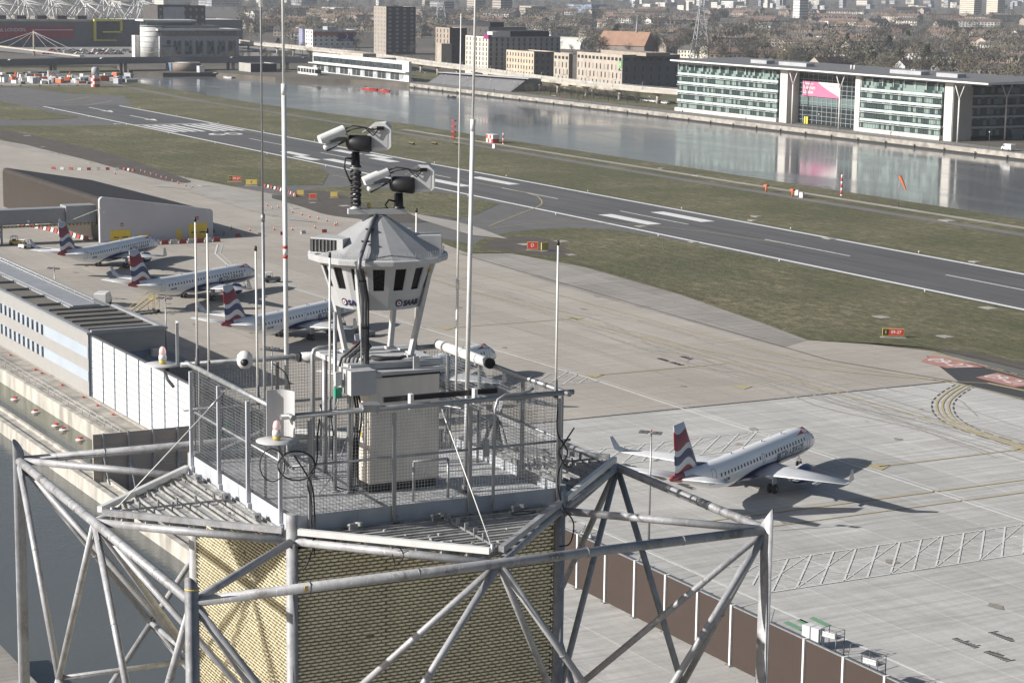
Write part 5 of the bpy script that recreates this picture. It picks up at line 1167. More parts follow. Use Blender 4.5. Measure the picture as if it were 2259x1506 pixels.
# floating red and white buoys in the basin
by = thing('basin_float', 'red and white square float in the green basin', 'float', (0, 0, 0), 0.4, 'floats in the narrow basin')
MB().lathe([(0.45, 0), (0.75, 0.12), (0.75, 0.32), (0.45, 0.45)], (0, 0, 0), 8).build('float_body', M['white'], by)
MB().box(-0.32, 0.32, -0.32, 0.32, 0.45, 0.72).build('red_block', M['red'], by)
for i, (px, py) in enumerate(((3, 820), (33, 878), (79, 906), (124, 936), (141, 945), (177, 967), (340, 1072))):
    x, y = G(px, py, -1.9); o = by if i == 0 else copy_tree(by); o.location = (x, y, -2.2); o.rotation_euler = (0, 0, i*0.7); o.scale = (.8, .8, .7)
    o['label'] = ('float cut by the left photo edge', 'lone float beside the ledge shadow', 'float midway along the basin, alone', 'left of a close pair of floats', 'right of a close pair of floats', 'float nearest the brown barrier wall', 'float seen under the tower deck corner')[i]+' in the green basin'
for i, (px, py) in enumerate(((23, 784), (78, 816), (92, 824), (137, 850), (184, 877), (215, 895), (250, 915))):
    x, y = G(px, py, -0.3); o = tag(MB().cbox((0, 0, 0.1), 0.45, 0.3, 0.16).build('ledge_marker', M['red']), 'small red marker block lying on the concrete ledge', 'marker block', 'red blocks on the dock ledge'); o.location = (x, min(max(y, 80), 83.4), -0.3)
# ------------------------------------------------------------------ near buildings
def corr_mat(name, c, per=0.3, axis=0, amt=0.35, rough=0.5):
    """ribbed sheet"""
    k = NT(name, rough); p = k.xyz(k.pos)[axis]; k.bump(k.math('SINE', k.math('MULTIPLY', p, 2*PI/per)), amt, 0.03)
    return k.out(k.mix(k.noise(k.pos, 0.6, 5), tuple(v*0.88 for v in c), tuple(v*1.1 for v in c)))
M['tclad'] = corr_mat('grey_terminal_cladding', (0.33, 0.325, 0.315), 0.5, 0, 0.2)
M['tblue'] = mat('pale_blue_panel', (0.37, 0.42, 0.48), 0.5, var=0.06, scale=0.3)
M['dblue'] = mat('slate_blue_panel', (0.14, 0.20, 0.30), 0.5, var=0.06, scale=0.3)
M['troof'] = mat('dark_felt_roof', (0.135, 0.125, 0.105), 0.9, var=0.15, scale=0.4, coord='Object')
M['tmetal'] = mat('pale_grey_roof_metal', (0.36, 0.37, 0.39), 0.45, 0.3, var=0.1, scale=0.3)
M['bronze'] = mat('bronze_ribbed_wall', (0.045, 0.036, 0.028), 0.45, 0.0, var=0.12, scale=0.3)
M['bronzeroof'] = corr_mat('dark_bronze_ribbed_roof', (0.016, 0.015, 0.015), 0.7, 1, 0.5, 0.75)
M['hallgrey'] = mat('smooth_grey_hall_wall', (0.52, 0.52, 0.55), 0.5, 0.1, var=0.06, scale=0.15)
M['doory'] = mat('yellow_shutter_door', (0.80, 0.58, 0.05), 0.5)
M['screen'] = mat('white_glazed_noise_screen', (0.60, 0.61, 0.60), 0.3, var=0.05, scale=0.2)
M['brownf'] = corr_mat('rust_brown_acoustic_board', (0.045, 0.031, 0.025), 0.9, 2, 0.06, 0.9)
M['timber'] = corr_mat('weathered_brown_timber', (0.42, 0.36, 0.31), 0.5, 2, 0.4, 0.9)
# long terminal block
tb = thing('terminal_building', 'long grey terminal block with pale blue window bands and a dark flat roof', 'building', (-300, 88, 0)); O = (-300, 88, 0)
RZ = 8.3
MB().box(-700, -269.5, 84.0, 94.6, 0.0, RZ).build('wall', M['tclad'], tb, O)
for z0, z1 in ((5.0, 6.5), (1.9, 3.3)): MB().box(-699, -269.6, 83.95, 83.999, z0, z1).build('blue_band', M['tblue'], tb, O)
wm_ = MB().box(-0.42, 0.42, -0.08, 0.0, -0.72, 0.72).mesh('window', M['glass'])
n_ = 0
for z in (5.75, 2.6):
    for i in range(34):
        o = link('window', wm_, tb); o.location = (-290.4-i*2.35-O[0], 83.95-O[1], z)
MB().box(-269.48, -269.35, 84.5, 94.2, 3.6, 5.6).build('blue_band', M['dblue'], tb, O)
mb = MB().box(-700, -269.2, 83.75, 84.4, RZ, RZ+0.25); mb.box(-291.0, -269.2, 94.2, 94.9, RZ, RZ+0.35); mb.box(-269.9, -269.2, 84.41, 94.19, RZ, RZ+0.5); mb.box(-700, -291.2, 88.2, 88.6, RZ, RZ+0.3)
mb.build('parapet', M['tmetal'], tb, O)
MB().box(-291.0, -269.91, 84.41, 94.19, RZ, RZ+0.06).build('roof', M['troof'], tb, O)
MB().box(-700, -291.01, 84.41, 88.19, RZ, RZ+0.06).build('roof', M['troof'], tb, O)
MB().box(-700, -291.3, 88.7, 92.5, RZ, RZ+0.4).build('metal_roof', M['tmetal'], tb, O)
for i in range(6): MB().box(-272.0-i*3.6, -271.82-i*3.6, 84.8, 93.6, RZ+0.06, RZ+0.34).build('roof_upstand', M['dksteel'], tb, O)
for i in range(24): MB().box(-295-i*8.0, -294.7-i*8, 84.5, 88.0, RZ+0.06, RZ+0.4).build('roof_upstand', M['dksteel'], tb, O)
for z in (0.55, 1.0): MB().tube([(-700, 92.0, RZ+z), (-292, 92.0, RZ+z)], 0.05, 6).build('handrail', M['steel2'], tb, O)
for i in range(60): MB().tube([(-293-i*4, 92.0, RZ+0.4), (-293-i*4, 92.0, RZ+1.0)], 0.04, 6).build('rail_post', M['steel2'], tb, O)
for y in (90.5, 91.6): MB().box(-269.45, -269.3, y, y+0.35, 0.6, 5.2).build('duct', M['dksteel'], tb, O)
MB().box(-269.2, -268.0, 92.5, 94.0, 4.9, 5.9).build('wall_unit', M['cabin'], tb, O)
MB().box(-286, -269.2, 95.0, 99, 0, 3.2).build('lean_to', M['dksteel'], tb, O)
# white noise screen wall
sc_t = thing('noise_screen', 'white panelled noise screen wall with dark joints beside the terminal', 'wall', (-250, 84.6, 0)); O = (-250, 84.6, 0)
for i in range(8):
    x0 = -268.9+i*4.75; MB().box(x0+0.05, x0+4.70, 84.3, 84.6, -0.2, 8.0).build('panel', M['screen'], sc_t, O)
    MB().box(x0-0.05, x0+0.049, 84.18, 84.62, -0.3, 8.1).build('post', M['dblue'], sc_t, O)
mb = MB()
for j in range(9): mb.box(-268.8, -231, 84.27, 84.299, 0.5+j*0.85, 0.54+j*0.85)
mb.build('joint_lines', M['dksteel'], sc_t, O); MB().box(-268.9, -231, 84.25, 84.65, 8.101, 8.2).build('capping', M['green'] if False else M['dksteel'], sc_t, O)
# things behind the screen
t = thing('waste_skip', 'dark green skip half hidden behind the white noise screen', 'skip', (-238, 90, 0)); MB().add([(-2.6, -1, .2), (2.6, -1, .2), (2.6, 1, .2), (-2.6, 1, .2), (-3.0, -1.1, 2.0), (3.0, -1.1, 2.0), (3.0, 1.1, 2.0), (-3.0, 1.1, 2.0)], [(0,3,2,1), (0,1,5,4), (1,2,6,5), (2,3,7,6), (3,0,4,7)]).build('bin', M['green'], t); MB().box(-3.0, 3.0, -1.1, 1.1, 2.001, 2.08).build('lid', M['green'], t)
# safety rail along the ledge
t = thing('ledge_railing', 'long thin steel railing along the concrete dock ledge', 'railing', (-300, 80, -0.3))
for z in (0.55, 1.05): MB().tube([(-140, 0.1, z), (73, 0.1, z)], 0.025, 6).build('rail', M['steel2'], t)
pm = MB().tube([(0, 0.1, 0), (0, 0.1, 1.05)], 0.03, 6).mesh('post', M['steel2'])
for i in range(72): o = link('post', pm, t); o.location = (73-i*3, 0, 0)
# brown barrier across the basin
bf = thing('timber_barrier', 'brown boarded barrier wall with raking steel struts across the basin', 'wall', (-226.4, 76, 0)); O = (-226.4, 76, 0)
XB = -226.2
MB().box(XB-0.15, XB+0.1, 70.8, 84.2, -2.4, 4.5).build('boards', M['timber'], bf, O)
for i in range(5):
    y = 72.0+i*2.9; MB().box(XB+0.101, XB+0.35, y-0.12, y+0.12, -2.4, 4.6).build('post', M['steel2'], bf, O)
    MB().bar((XB+0.3, y, 1.9), (XB+2.6, y+0.1, -2.4), 0.16, 0.16).build('raking_strut', M['tmetal'], bf, O)
for z in (0.4, 1.7, 3.0, 4.2): MB().box(XB+0.101, XB+0.18, 70.8, 84.2, z, z+0.14).build('waling', M['steel2'], bf, O)
# long brown acoustic fence with white posts right of the tower
af = thing('acoustic_fence', 'long rust brown acoustic fence with white posts along the new apron', 'fence', (-150, 97, 0)); O = (-150, 97, 0)
for i in range(34):
    x0 = -183.5+i*4.98
    p = MB().box(x0+0.12, x0+4.86, 96.92, 97.08, 0.05, 5.0).build('panel', M['brownf'], af, O)
    q = MB().box(x0-0.1, x0+0.119, 96.75, 97.2, 0.0, 5.15).build('post', M['wpaint'] if False else M['white'], af, O)
    MB().box(x0-0.35, x0+0.35, 96.5, 97.3, 0.0, 0.06).build('foot_plate', M['steel2'], q, O)
    if i % 2 == 0: MB().bar((x0, 97.2, 4.9), (x0-0.9, 98.2, 5.7), 0.06, 0.06).build('raking_arm', M['dksteel'], af, O)
MB().box(-183.5, -14, 96.9, 97.1, 5.001, 5.1).build('capping', M['steel2'], af, O)
# access platforms and cabinets standing behind the fence
for px, lab in ((1222, 'work'),):
    pass
def gantry(label, x, y):
    t = thing('access_platform', label, 'platform', (x, y, 0), 0.3, 'steel access platforms behind the acoustic fence')
    t.scale = (0.9, 0.9, 0.46)
    MB().box(-0.9, 0.9, -0.7, 0.7, 4.0, 4.1).build('deck', M['steel2'], t)
    for a in (-.85, .85):
        for b in (-.65, .65): MB().tube([(a, b, 0), (a, b, 5.4)], 0.05, 8).build('upright', M['dksteel'], t)
    for z in (4.7, 5.4): MB().tube([(-.85, -.65, z), (.85, -.65, z), (.85, .65, z), (-.85, .65, z), (-.85, -.65, z)], 0.04, 6).build('guard_rail', M['dksteel'], t)
    MB().box(-0.7, 0.7, -.66, -.62, 4.1, 5.0).build('white_panel', M['white'], t)
    for i in range(9): MB().tube([(0.95, -.4, .5+i*.45), (0.95, .4, .5+i*.45)], 0.025, 6).build('rung', M['dksteel'], t)
gantry('steel platform with white panel behind the fence, left of the farther one', *G(1835, 1450))
gantry('steel platform with white panel near the right end of the fence', *G(1925, 1510))
gantry('steel platform behind the fence close to the tower', *G(1300, 1225))
t = thing('equipment_boxes', 'pair of white equipment boxes standing behind the brown fence', 'equipment box', (*G(1793, 1428), 0), 0.2)
for d in (-.5, .5): MB().box(d-.42, d+.42, -.4, .4, 0.0, 1.9).build('box', M['white'], t)
# gabled hall
hl = thing('apron_hall', 'wedge shaped hall with bronze side, black roof and grey end wall with yellow doors', 'building', (-460, 146, 0)); O = (-460, 146, 0)
X0, X1, YS, YN, ZS, ZN_ = -425.5, -497, 135.3, 160.0, 9.5, 6.0
def rnd_wall(xa, xb, m_, name, r_=0.9):
    pr = []
    pr.append((YS, 0)); n = 8
    for i in range(n+1):
        q = PI-(PI/2+math.atan2(ZS-ZN_, YN-YS)*-1)*i/n*0.93; pr.append((YS+r_+r_*math.cos(q), ZS-r_+r_*math.sin(q)))
    for i in range(n+1):
        q = PI/2*(1-i/n); pr.append((YN-r_+r_*math.cos(q), ZN_-r_+r_*math.sin(q)+0.12))
    pr.append((YN, 0)); k = len(pr)
    vs = [(x, a, b) for x in (xa, xb) for a, b in pr]
    MB().add(vs, [(i, i+1, i+1+k, i+k) for i in range(k-1)]+[tuple(range(k)), tuple(range(k, 2*k))[::-1]]).build(name, M[m_], hl, O)
    return pr
rnd_wall(-424.4, -425.4, 'hallgrey', 'end_wall')
YS2, YN2 = YS+0.3, YN-0.3
mb = MB(); pr = [(YS2, 0), (YS2, ZS-1.3)]+[(YS2+1.0+1.0*math.cos(PI-i*PI/2.25/8), ZS-1.3+1.0*math.sin(PI-i*PI/2.25/8)) for i in range(1, 9)]
k = len(pr); vs = [(x, a, b) for x in (-425.41, -499) for a, b in pr]; 
mb.add(vs, [(i, i+1, i+1+k, i+k) for i in range(k-1)], True); mb.build('bronze_side', M['bronze'], hl, O)
ya, za = pr[-1]
mb = MB().quad((-425.41, ya, za), (-425.41, YN2, ZN_-0.4), (-499, YN2-2.5, ZN_-0.4), (-499, ya, za)); mb.quad((-425.41, YN2, ZN_-0.4), (-425.41, YN2, 0), (-499, YN2-2.5, 0), (-499, YN2-2.5, ZN_-0.4)); mb.quad((-499, YS2, 0), (-499, ya, za), (-499, YN2-2.5, ZN_-0.4), (-499, YN2-2.5, 0)); mb.build('roof', M['bronzeroof'], hl, O)
XF = -424.4
for y0, y1, h_ in ((137.5, 141.8, 2.5), (154.6, 158.7, 3.2)):
    d_ = MB().box(XF, XF+0.08, y0, y1, 0, h_).build('shutter_door', M['doory'], hl, O)
    for c_ in (0.28, 0.72): MB().box(XF+0.081, XF+0.12, y0+(y1-y0)*c_-0.6, y0+(y1-y0)*c_+0.6, h_*0.36, h_*0.44).build('slot', M['black'], d_, O)
MB().box(XF, XF+0.08, 151.9, 153.0, 0, 2.1).build('door', M['doory'], hl, O)
for y in (143.6, 144.9): MB().box(XF, XF+0.08, y, y+0.7, 0.3, 1.6).build('door', M['doory'], hl, O)
for y, z in ((140, 3.6), (156.5, 4.3)): 
    s_ = MB().tube([(XF, y, z), (XF+0.1, y, z)], 0.36, 16).build('round_sign', M['red'], hl, O); MB().box(XF+0.101, XF+0.12, y-0.25, y+0.25, z-0.07, z+0.07).build('white_bar', M['white'], s_, O)
for y, z in ((136.2, 6.4), (147.4, 7.3), (158.9, 5.4)): MB().lathe([(0.12, 0), (0.12, .1), (0, .15)], (XF+.1, y, z), 8).build('red_lamp', M['redlamp'], hl, O)
# elevated walkway
ab = thing('elevated_walkway', 'grey ribbed elevated walkway with yellow and black striped edge leading to the hall', 'walkway', (-430, 118, 0)); O = (-430, 118, 0)
M['ribgrey'] = corr_mat('grey_ribbed_walkway_side', (0.29, 0.30, 0.31), 0.5, 1, 0.5)
XW = -428.5
MB().box(XW-3.2, XW, 96, 129.2, 4.0, 7.0).build('corridor', M['ribgrey'], ab, O)
MB().box(XW-3.6, XW+0.5, 129.3, 136.0, 3.9, 7.5).build('end_cab', M['ribgrey'], ab, O)
MB().box(XW-3.3, XW+0.1, 96, 129.2, 7.001, 7.1).build('roof', M['tmetal'], ab, O)
for i in range(26): MB().box(XW+0.5, XW+0.53, 115+i*0.8, 115.4+i*0.8, 3.5, 3.8).build('yellow_stripe', M['yellow'], ab, O)
MB().box(XW-0.05, XW+0.499, 96, 136, 3.45, 3.85).build('edge_beam', M['dksteel'], ab, O)
for y in (102, 116):
    for xx in (XW-3, XW-0.3): MB().tube([(xx, y, 0), (xx, y, 4.0)], 0.22, 12).build('support_leg', M['cabin'], ab, O)
    MB().bar((XW-0.3, y, 0.2), (XW-3, y, 3.8), 0.12, 0.12).build('cross_brace', M['cabin'], ab, O); MB().bar((XW-3, y, 0.2), (XW-0.3, y, 3.8), 0.12, 0.12).build('cross_brace', M['cabin'], ab, O)
MB().bar((XW+0.2, 129.5, 4.2), (-424.3, 135.6, 7.2), 0.12, 0.12).build('diagonal_stay', M['cabin'], ab, O)
for y in (121.5, 128): MB().tube([(XW, y, 4.6), (XW+.08, y, 4.6)], 0.3, 16).build('round_sign', M['white'], ab, O)
# ------------------------------------------------------------------ far side of the dock
def fm(name, c, rough=0.7, var=0.12, scale=0.25): M[name] = mat(name, c, rough, var=var, scale=scale)
fm('pale_render', (0.52, 0.50, 0.46)); fm('grey_brick', (0.36, 0.35, 0.33)); fm('dark_brick', (0.075, 0.068, 0.066)); fm('tan_brick', (0.33, 0.28, 0.23)); fm('buff_brick', (0.48, 0.41, 0.32))
fm('cream_render', (0.60, 0.56, 0.48)); fm('pink_brick', (0.40, 0.35, 0.295)); fm('brown_brick', (0.21, 0.175, 0.15)); fm('off_white_panel', (0.62, 0.62, 0.60)); fm('cool_grey_panel', (0.36, 0.37, 0.39)); fm('flat_roof_grey', (0.16, 0.165, 0.175)); fm('black_plant_screen', (0.02, 0.02, 0.025)); fm('slate_cladding', (0.155, 0.155, 0.16))
fm('magenta_panel', (0.30, 0.02, 0.17)); fm('banner_pink', (0.44, 0.15, 0.26), 0.6, 0.06); fm('lime_yellow', (0.66, 0.60, 0.08)); fm('dark_red_panel', (0.34, 0.035, 0.055)); fm('stone_pillar', (0.60, 0.575, 0.53), 0.7, 0.06); fm('stone_grey', (0.36, 0.35, 0.33), 0.7, 0.1); fm('rail_concrete', (0.43, 0.39, 0.33), 0.85, 0.25, 0.15)
fm('red_tile', (0.165, 0.115, 0.092), 0.9, 0.25); fm('slate_tile', (0.085, 0.08, 0.08), 0.9, 0.3); fm('brown_tile', (0.115, 0.095, 0.082), 0.9, 0.3); fm('orange_tile', (0.30, 0.18, 0.125), 0.9, 0.15)
fm('lilac_wall', (0.26, 0.27, 0.40))
def win_mat(name, base, blind, cw, ch, axis):
    """glazing whose cells differ: some blinds down, some dark rooms"""
    k = NT(name, 0.12); p = k.xyz(k.obj)
    cx = k.math('FLOOR', k.math('DIVIDE', p[axis], cw)); cz = k.math('FLOOR', k.math('DIVIDE', p[2], ch))
    n = k.t.nodes.new('ShaderNodeTexWhiteNoise'); n.noise_dimensions = '2D'
    v = k.t.nodes.new('ShaderNodeCombineXYZ'); k.t.links.new(cx, v.inputs[0]); k.t.links.new(cz, v.inputs[1]); k.t.links.new(v.outputs[0], n.inputs['Vector'])
    return k.out(k.mix(k.ramp(n.outputs[0], [(0.35, 0.0), (0.6, 0.5), (0.62, 1.0)], 'CONSTANT'), base, blind), k.ramp(n.outputs[0], [(0.3, 0.08), (0.7, 0.35)]))
M['green_glazing'] = win_mat('green_tinted_glazing', (0.035, 0.055, 0.055), (0.21, 0.28, 0.26), 1.5, 3.7, 0)
M['dark_glazing'] = win_mat('dark_green_glazing', (0.02, 0.03, 0.032), (0.12, 0.17, 0.165), 1.5, 3.7, 1)
M['win'] = glass_mat('building_window_glass', (0.05, 0.06, 0.065), 0.12, 0.6, 0.6)
M['winp'] = glass_mat('pale_blind_window', (0.42, 0.45, 0.47), 0.2, 0.6, 0.3)
WC = {}
def wmesh(w_, h_, m_):
    k = (w_, h_, m_)
    if k not in WC: WC[k] = MB().box(-w_/2, w_/2, -0.06, 0.06, -h_/2, h_/2).mesh('window', M[m_])
    return WC[k]
def block(name, label, x0, x1, y0, y1, h, wm, floors=0, ww=1.4, wh=1.5, step=3.2, wmat='win', em=None, roofm='flat_roof_grey', cat='building', group=None, z0=1.4, sides='SE', par=0.6, ground=0.0, mixp=0.0, cap=96):
    """flat-roofed block; y0 is its south face, x1 its east face"""
    t = thing(name, label, cat, ((x0+x1)/2, (y0+y1)/2, 0), 0, group); o = tuple(t.location)
    MB().box(x0, x1, y0, y1, 0, h).build('wall', M[wm], t, o)
    if em and em != wm: MB().box(x1, x1+0.12, y0+0.05, y1, 0, h).build('east_wall', M[em], t, o)  # separate east wall colour; the darker ones put its shade into the paint
    MB().box(x0+.3, x1-.3, y0+.3, y1-.3, h, h+0.15).build('roof', M[roofm], t, o)
    for a in ((x0, x1, y0, y0+.29), (x0, x0+.29, y0+.3, y1-.3), (x1-.29, x1, y0+.3, y1-.3), (x0, x1, y1-.29, y1)): MB().box(*a, h, h+par).build('parapet', M[em if (em and a[0] > x0+1) else wm], t, o)
    if floors:
        fh = (h-z0+0.2)/floors; pl = []
        if 'S' in sides:
            n = max(1, int((x1-x0-1)/step))
            pl += [(x0+(x1-x0)*(i+0.5)/n, y0-0.03, z0+fh*(j+0.5), 0) for i in range(n) for j in range(floors)]
        if 'E' in sides:
            n = max(1, int((y1-y0-1)/step)); xe = x1+(0.15 if em and em != wm else 0.03)
            pl += [(xe, y0+(y1-y0)*(i+0.5)/n, z0+fh*(j+0.5), PI/2) for i in range(n) for j in range(floors)]
        extra = MB(); r_ = random.Random(len(label))
        for q, (a, b, c, rz) in enumerate(pl):
            wmt = 'winp' if r_.random() < mixp else wmat
            if q < cap:
                w_ = link('window', wmesh(ww, wh, wmt), t); w_.location = (a-o[0], b-o[1], c-o[2]); w_.rotation_euler = (0, 0, rz)
            else: extra.cbox((a, b, c), ww, 0.12, wh, rz)
        if extra.v: tag(extra.build('window', M[wmat], t, o), kind='stuff')
    return t
def blk(name, label, pl, pc, pr, pt, ys, wm, **k):
    """corner read from the photograph: left, corner and right columns, roof row, with the south face on y = ys"""
    x1, h = PY(pc, pt, ys); x0 = PY(pl, pt, ys)[0]; y1 = PX(pr, pt, x1)[0]
    return block(name, label, x0, x1, ys, y1, h, wm, **k), (x0, x1, ys, y1, h)

# ---- glass civic offices on the quay
nb = thing('civic_offices', 'long glass fronted civic office building with white oversailing roof on the quay', 'building', (-680, 510, 0)); O = (-680, 510, 0)
NF_, NB_, HN = 497.0, 526.0, 20.6
def wing(x0, x1, ya, yb):
    MB().box(x0, x1, ya+0.6, yb, 0.9, 19.6).build('core', M['green_glazing'], nb, O)
    for j in range(5):
        z = 1.6+j*3.72
        n = max(2, int((x1-x0)/9))
        for i in range(n):
            a = x0+(x1-x0)*i/n; b = x0+(x1-x0)*(i+1)/n
            MB().box(a+0.08, b-0.08, ya+(0.05 if j < 4 else 1.3), ya+(0.5 if j < 4 else 1.75), z, z+2.45).build('window', M['green_glazing'], nb, O)
        if j < 4:
            MB().box(x0, x1-0.01, ya-0.25, ya+0.35, z+2.5, z+3.45).build('floor_band', M['band'], nb, O)
            MB().box(x0, x1-0.01, ya-0.9, ya-0.3, z+1.95, z+2.03).build('sun_shelf', M['off_white_panel'], nb, O)
    mb = MB()
    for i in range(int((x1-x0)/1.5)+1): mb.box(x0+i*1.5-0.05, x0+i*1.5+0.05, ya-0.02, ya+0.2, 1.5, 16.2)
    tag(mb.build('mullions', M['dksteel'], nb, O), kind='stuff')
    for i in range(int((x1-x0)/6.2)+1): MB().box(x0+i*6.2, x0+i*6.2+0.22, ya-0.1, ya+0.12, 16.2, HN-0.2).build('roof_prop', M['off_white_panel'], nb, O)
    MB().box(x0, x1, ya-0.2, ya-0.14, 16.3, 17.3).build('balustrade', M['green_glazing'], nb, O)
    MB().box(x0-0.5, x1+0.5, ya-1.0, ya+0.58, 0, 1.45).build('plinth_wall', M['stone_pillar'], nb, O)
M['band'] = mat('pale_green_spandrel_glass', (0.46, 0.55, 0.53), 0.25, var=0.08, scale=0.3)
xW, xa0, xa1, xE = PY(1495, 200, NF_)[0], PY(1722, 200, NF_)[0], PY(1888, 200, NF_)[0], PY(2104, 200, NF_)[0]
xa1b = PY(1900, 200, NF_)[0]; xEl = PY(2086, 200, NF_)[0]; xaw = PY(1738, 200, NF_)[0]
wing(xW, xa0-1.6, NF_, NB_); wing(xa1b, xEl-1.6, NF_, NB_)
for a, b in ((xa0, xaw), (xa1, xa1b-0.3), (xEl, xE)):
    MB().box(a, b, NF_-0.3, NF_+8, 0, HN-0.3).build('stone_pillar', M['stone_pillar'], nb, O)
for a in (xa0-1.59, xEl-1.59): MB().box(a, a+1.55, NF_+2.2, NF_+8, 0.9, 19.6).build('corner_glazing', M['dark_glazing'], nb, O)
MB().box(xE, xE+0.25, NF_, NF_+8.6, 0, HN-1.6).build('stone_return', M['stone_grey'], nb, O)  # east return in greyer stone, its shade put into the colour
MB().box(xaw, xa1, NF_+5.5, NB_, 0, 19.6).build('atrium_glazing', M['dark_glazing'], nb, O)
mb = MB(); n_ = 14
for i in range(n_+1): mb.box(xaw+(xa1-xaw)*i/n_-0.09, xaw+(xa1-xaw)*i/n_+0.09, NF_+5.3, NF_+5.49, 0.3, HN-0.5)
for j in range(11): mb.box(xaw, xa1, NF_+5.2, NF_+5.29, 1.6+j*1.75, 1.72+j*1.75)
mb.build('atrium_grid', M['cool_grey_panel'], nb, O)
bx0, bz1 = PY(1771, 178, NF_+4.8); bx1, bz0 = PY(1852, 222, NF_+4.8); by_ = NF_+4.8
bn = MB().box(bx0, bx1, by_, by_+0.2, bz0+0.6, bz1).build('banner', M['banner_pink'], nb, O)
mb = MB(); top = []; bot = []
for i in range(13):
    f = i/12; x = bx0+(bx1-bx0)*(0.42+0.58*f); top.append((x, by_-0.03, bz1)); bot.append((x, by_-0.03, bz1-(bz1-bz0-0.6)*(0.02+0.88*(f**0.8))+ (0.0)))
mb.add(bot+top, [(i, i+1, 13+i+1, 13+i) for i in range(12)]); mb.build('banner_sweep', M['off_white_panel'], bn, O)
for body_, size, dz in (('Welcome to', 1.25, 5.9), ('Newham', 2.1, 4.2), ('London', 2.1, 2.3)):
    me = text_mesh(body_, size, M['off_white_panel'], 'banner_lettering', align='LEFT', bold=0.03)
    for v in me.vertices: v.co = Vector((bx0+0.6+v.co.x-O[0], by_-0.05-O[1], bz0+0.2+dz*(bz1-bz0)/7.2+v.co.y))
    link('banner_lettering', me, bn)
me = text_mesh('Newham London', 0.9, M['banner_pink'], 'banner_lettering', align='RIGHT')
for v in me.vertices: v.co = Vector((bx1-0.5+v.co.x-O[0], by_-0.06-O[1], bz1-1.4+v.co.y))
link('banner_lettering', me, bn)
MB().box(xaw+5, xaw+7.4, NF_+4.6, NF_+5.0, 0, 2.8).build('yellow_entrance', M['lime_yellow'], nb, O)  # entrance box in flat lime yellow
# roof: long dark slab with a tapering white edge, then the east wing
RX0, RX1 = PY(1478, 135, NF_-4)[0], PY(2180, 190, NF_-4)[0]
MB().add([(RX0, NF_-4, HN+0.35), (RX1, NF_-4, HN+0.35), (RX1, NB_+3, HN+0.6), (RX0, NB_+3, HN+0.6), (RX0, NF_-4, HN+0.95), (RX1, NF_-4, HN+0.95), (RX1, NB_+3, HN+1.7), (RX0, NB_+3, HN+1.7)], [(0,3,2,1), (0,1,5,4), (1,2,6,5), (2,3,7,6), (3,0,4,7)]).build('roof_edge', M['off_white_panel'], nb, O)
MB().quad((RX0+0.5, NF_-3.4, HN+1.0), (RX1-0.5, NF_-3.4, HN+1.0), (RX1-0.5, NB_+2.6, HN+1.75), (RX0+0.5, NB_+2.6, HN+1.75)).build('roof', M['slate_cladding'], nb, O)
MB().add([(RX0, NF_-4, HN+0.35), (RX1, NF_-4, HN+0.35), (RX1, NF_, HN-0.35), (RX0, NF_, HN-0.35)], [(0, 1, 2, 3)]).build('soffit', M['stone_grey'], nb, O)
for a, b in ((1660, 1695), (1722, 1783), (1968, 2037), (2071, 2118)):
    xa = PY(a, 150, NF_+8)[0]; xb = PY(b, 150, NF_+8)[0]; MB().box(xa, xb, NF_+7, NF_+11, HN+1.2, HN+2.6).build('rooflight', M['cool_grey_panel'], nb, O)
for px in (1878, 1885, 2012, 2018): xa = PY(px, 150, NF_+12)[0]; MB().tube([(xa, NF_+12, HN+1), (xa, NF_+12, HN+2.9)], 0.35, 10).build('roof_cowl', M['off_white_panel'], nb, O)
EY = NF_+8.7
for j in range(5):
    z = 1.6+j*3.72
    for i in range(8): MB().box(xE-1.0, xE-0.5, EY+i*9.05, EY+i*9.05+8.9, z, z+2.5).build('window', M['dark_glazing'], nb, O)
    if j < 4: MB().box(xE-1.0, xE-0.2, EY, EY+72, z+2.6, z+3.35).build('floor_band', M['cool_band'] if 'cool_band' in M else M['cool_grey_panel'], nb, O)
MB().box(xE-18, xE-1.01, NB_+0.01, EY+72, 0, 19.6).build('east_wing', M['dark_glazing'], nb, O)
MB().box(xE-20, xE+4, NB_+3.1, EY+74, HN-0.1, HN+0.9).build('east_roof', M['slate_cladding'], nb, O)
def ycol(x, y, sp=0.0):
    c = MB().tube([(x, y, 0), (x, y, 15.2)], 0.30, 12).build('column', M['off_white_panel'], nb, O)
    for s_ in (-1, 1):
        d = (3.0*s_, 0) if not sp else (0, 3.0*s_)
        MB().tube([(x, y, 15.1), (x+d[0], y+d[1], HN+0.45)], 0.20, 10).build('column_arm', M['off_white_panel'], c, O)
for px in (1748, 1852, 2116): ycol(PY(px, 230, NF_-1.2)[0], NF_-1.2)
ycol(xE+3.0, PX(2219, 250, xE+3.0)[0], 1)
# ---- quay edge: railings, lamps and low wall along the promenade
t = thing('quay_railing', 'long dark railing along the far quay edge', 'railing', (-760, 485.4, 0))
for z in (0.5, 1.05): MB().tube([(-236, 0, z), (270, 0, z)], 0.035, 5).build('rail', M['dksteel'], t)
pm = MB().tube([(0, 0, 0), (0, 0, 1.1)], 0.05, 5).mesh('post', M['dksteel'])
for i in range(90): o = link('post', pm, t); o.location = (-236+i*5.6, 0, 0)
struct('quay_edge', MB().box(-996, 880, 483.9, 485.2, -2.6, 0.06), M['quay'])
struct('quay_waterline', MB().box(-996, 880, 483.5, 483.89, -2.6, -1.55), mat('black_wet_timber', (0.02, 0.02, 0.018), 0.7))
for i in range(70): tag(MB().box(-990+i*16, -989.6+i*16, 483.2, 483.49, -2.6, -0.9).build('quay_fender', M['black']), 'black timber fender post against the far quay wall', 'fender', 'fenders along the far quay')
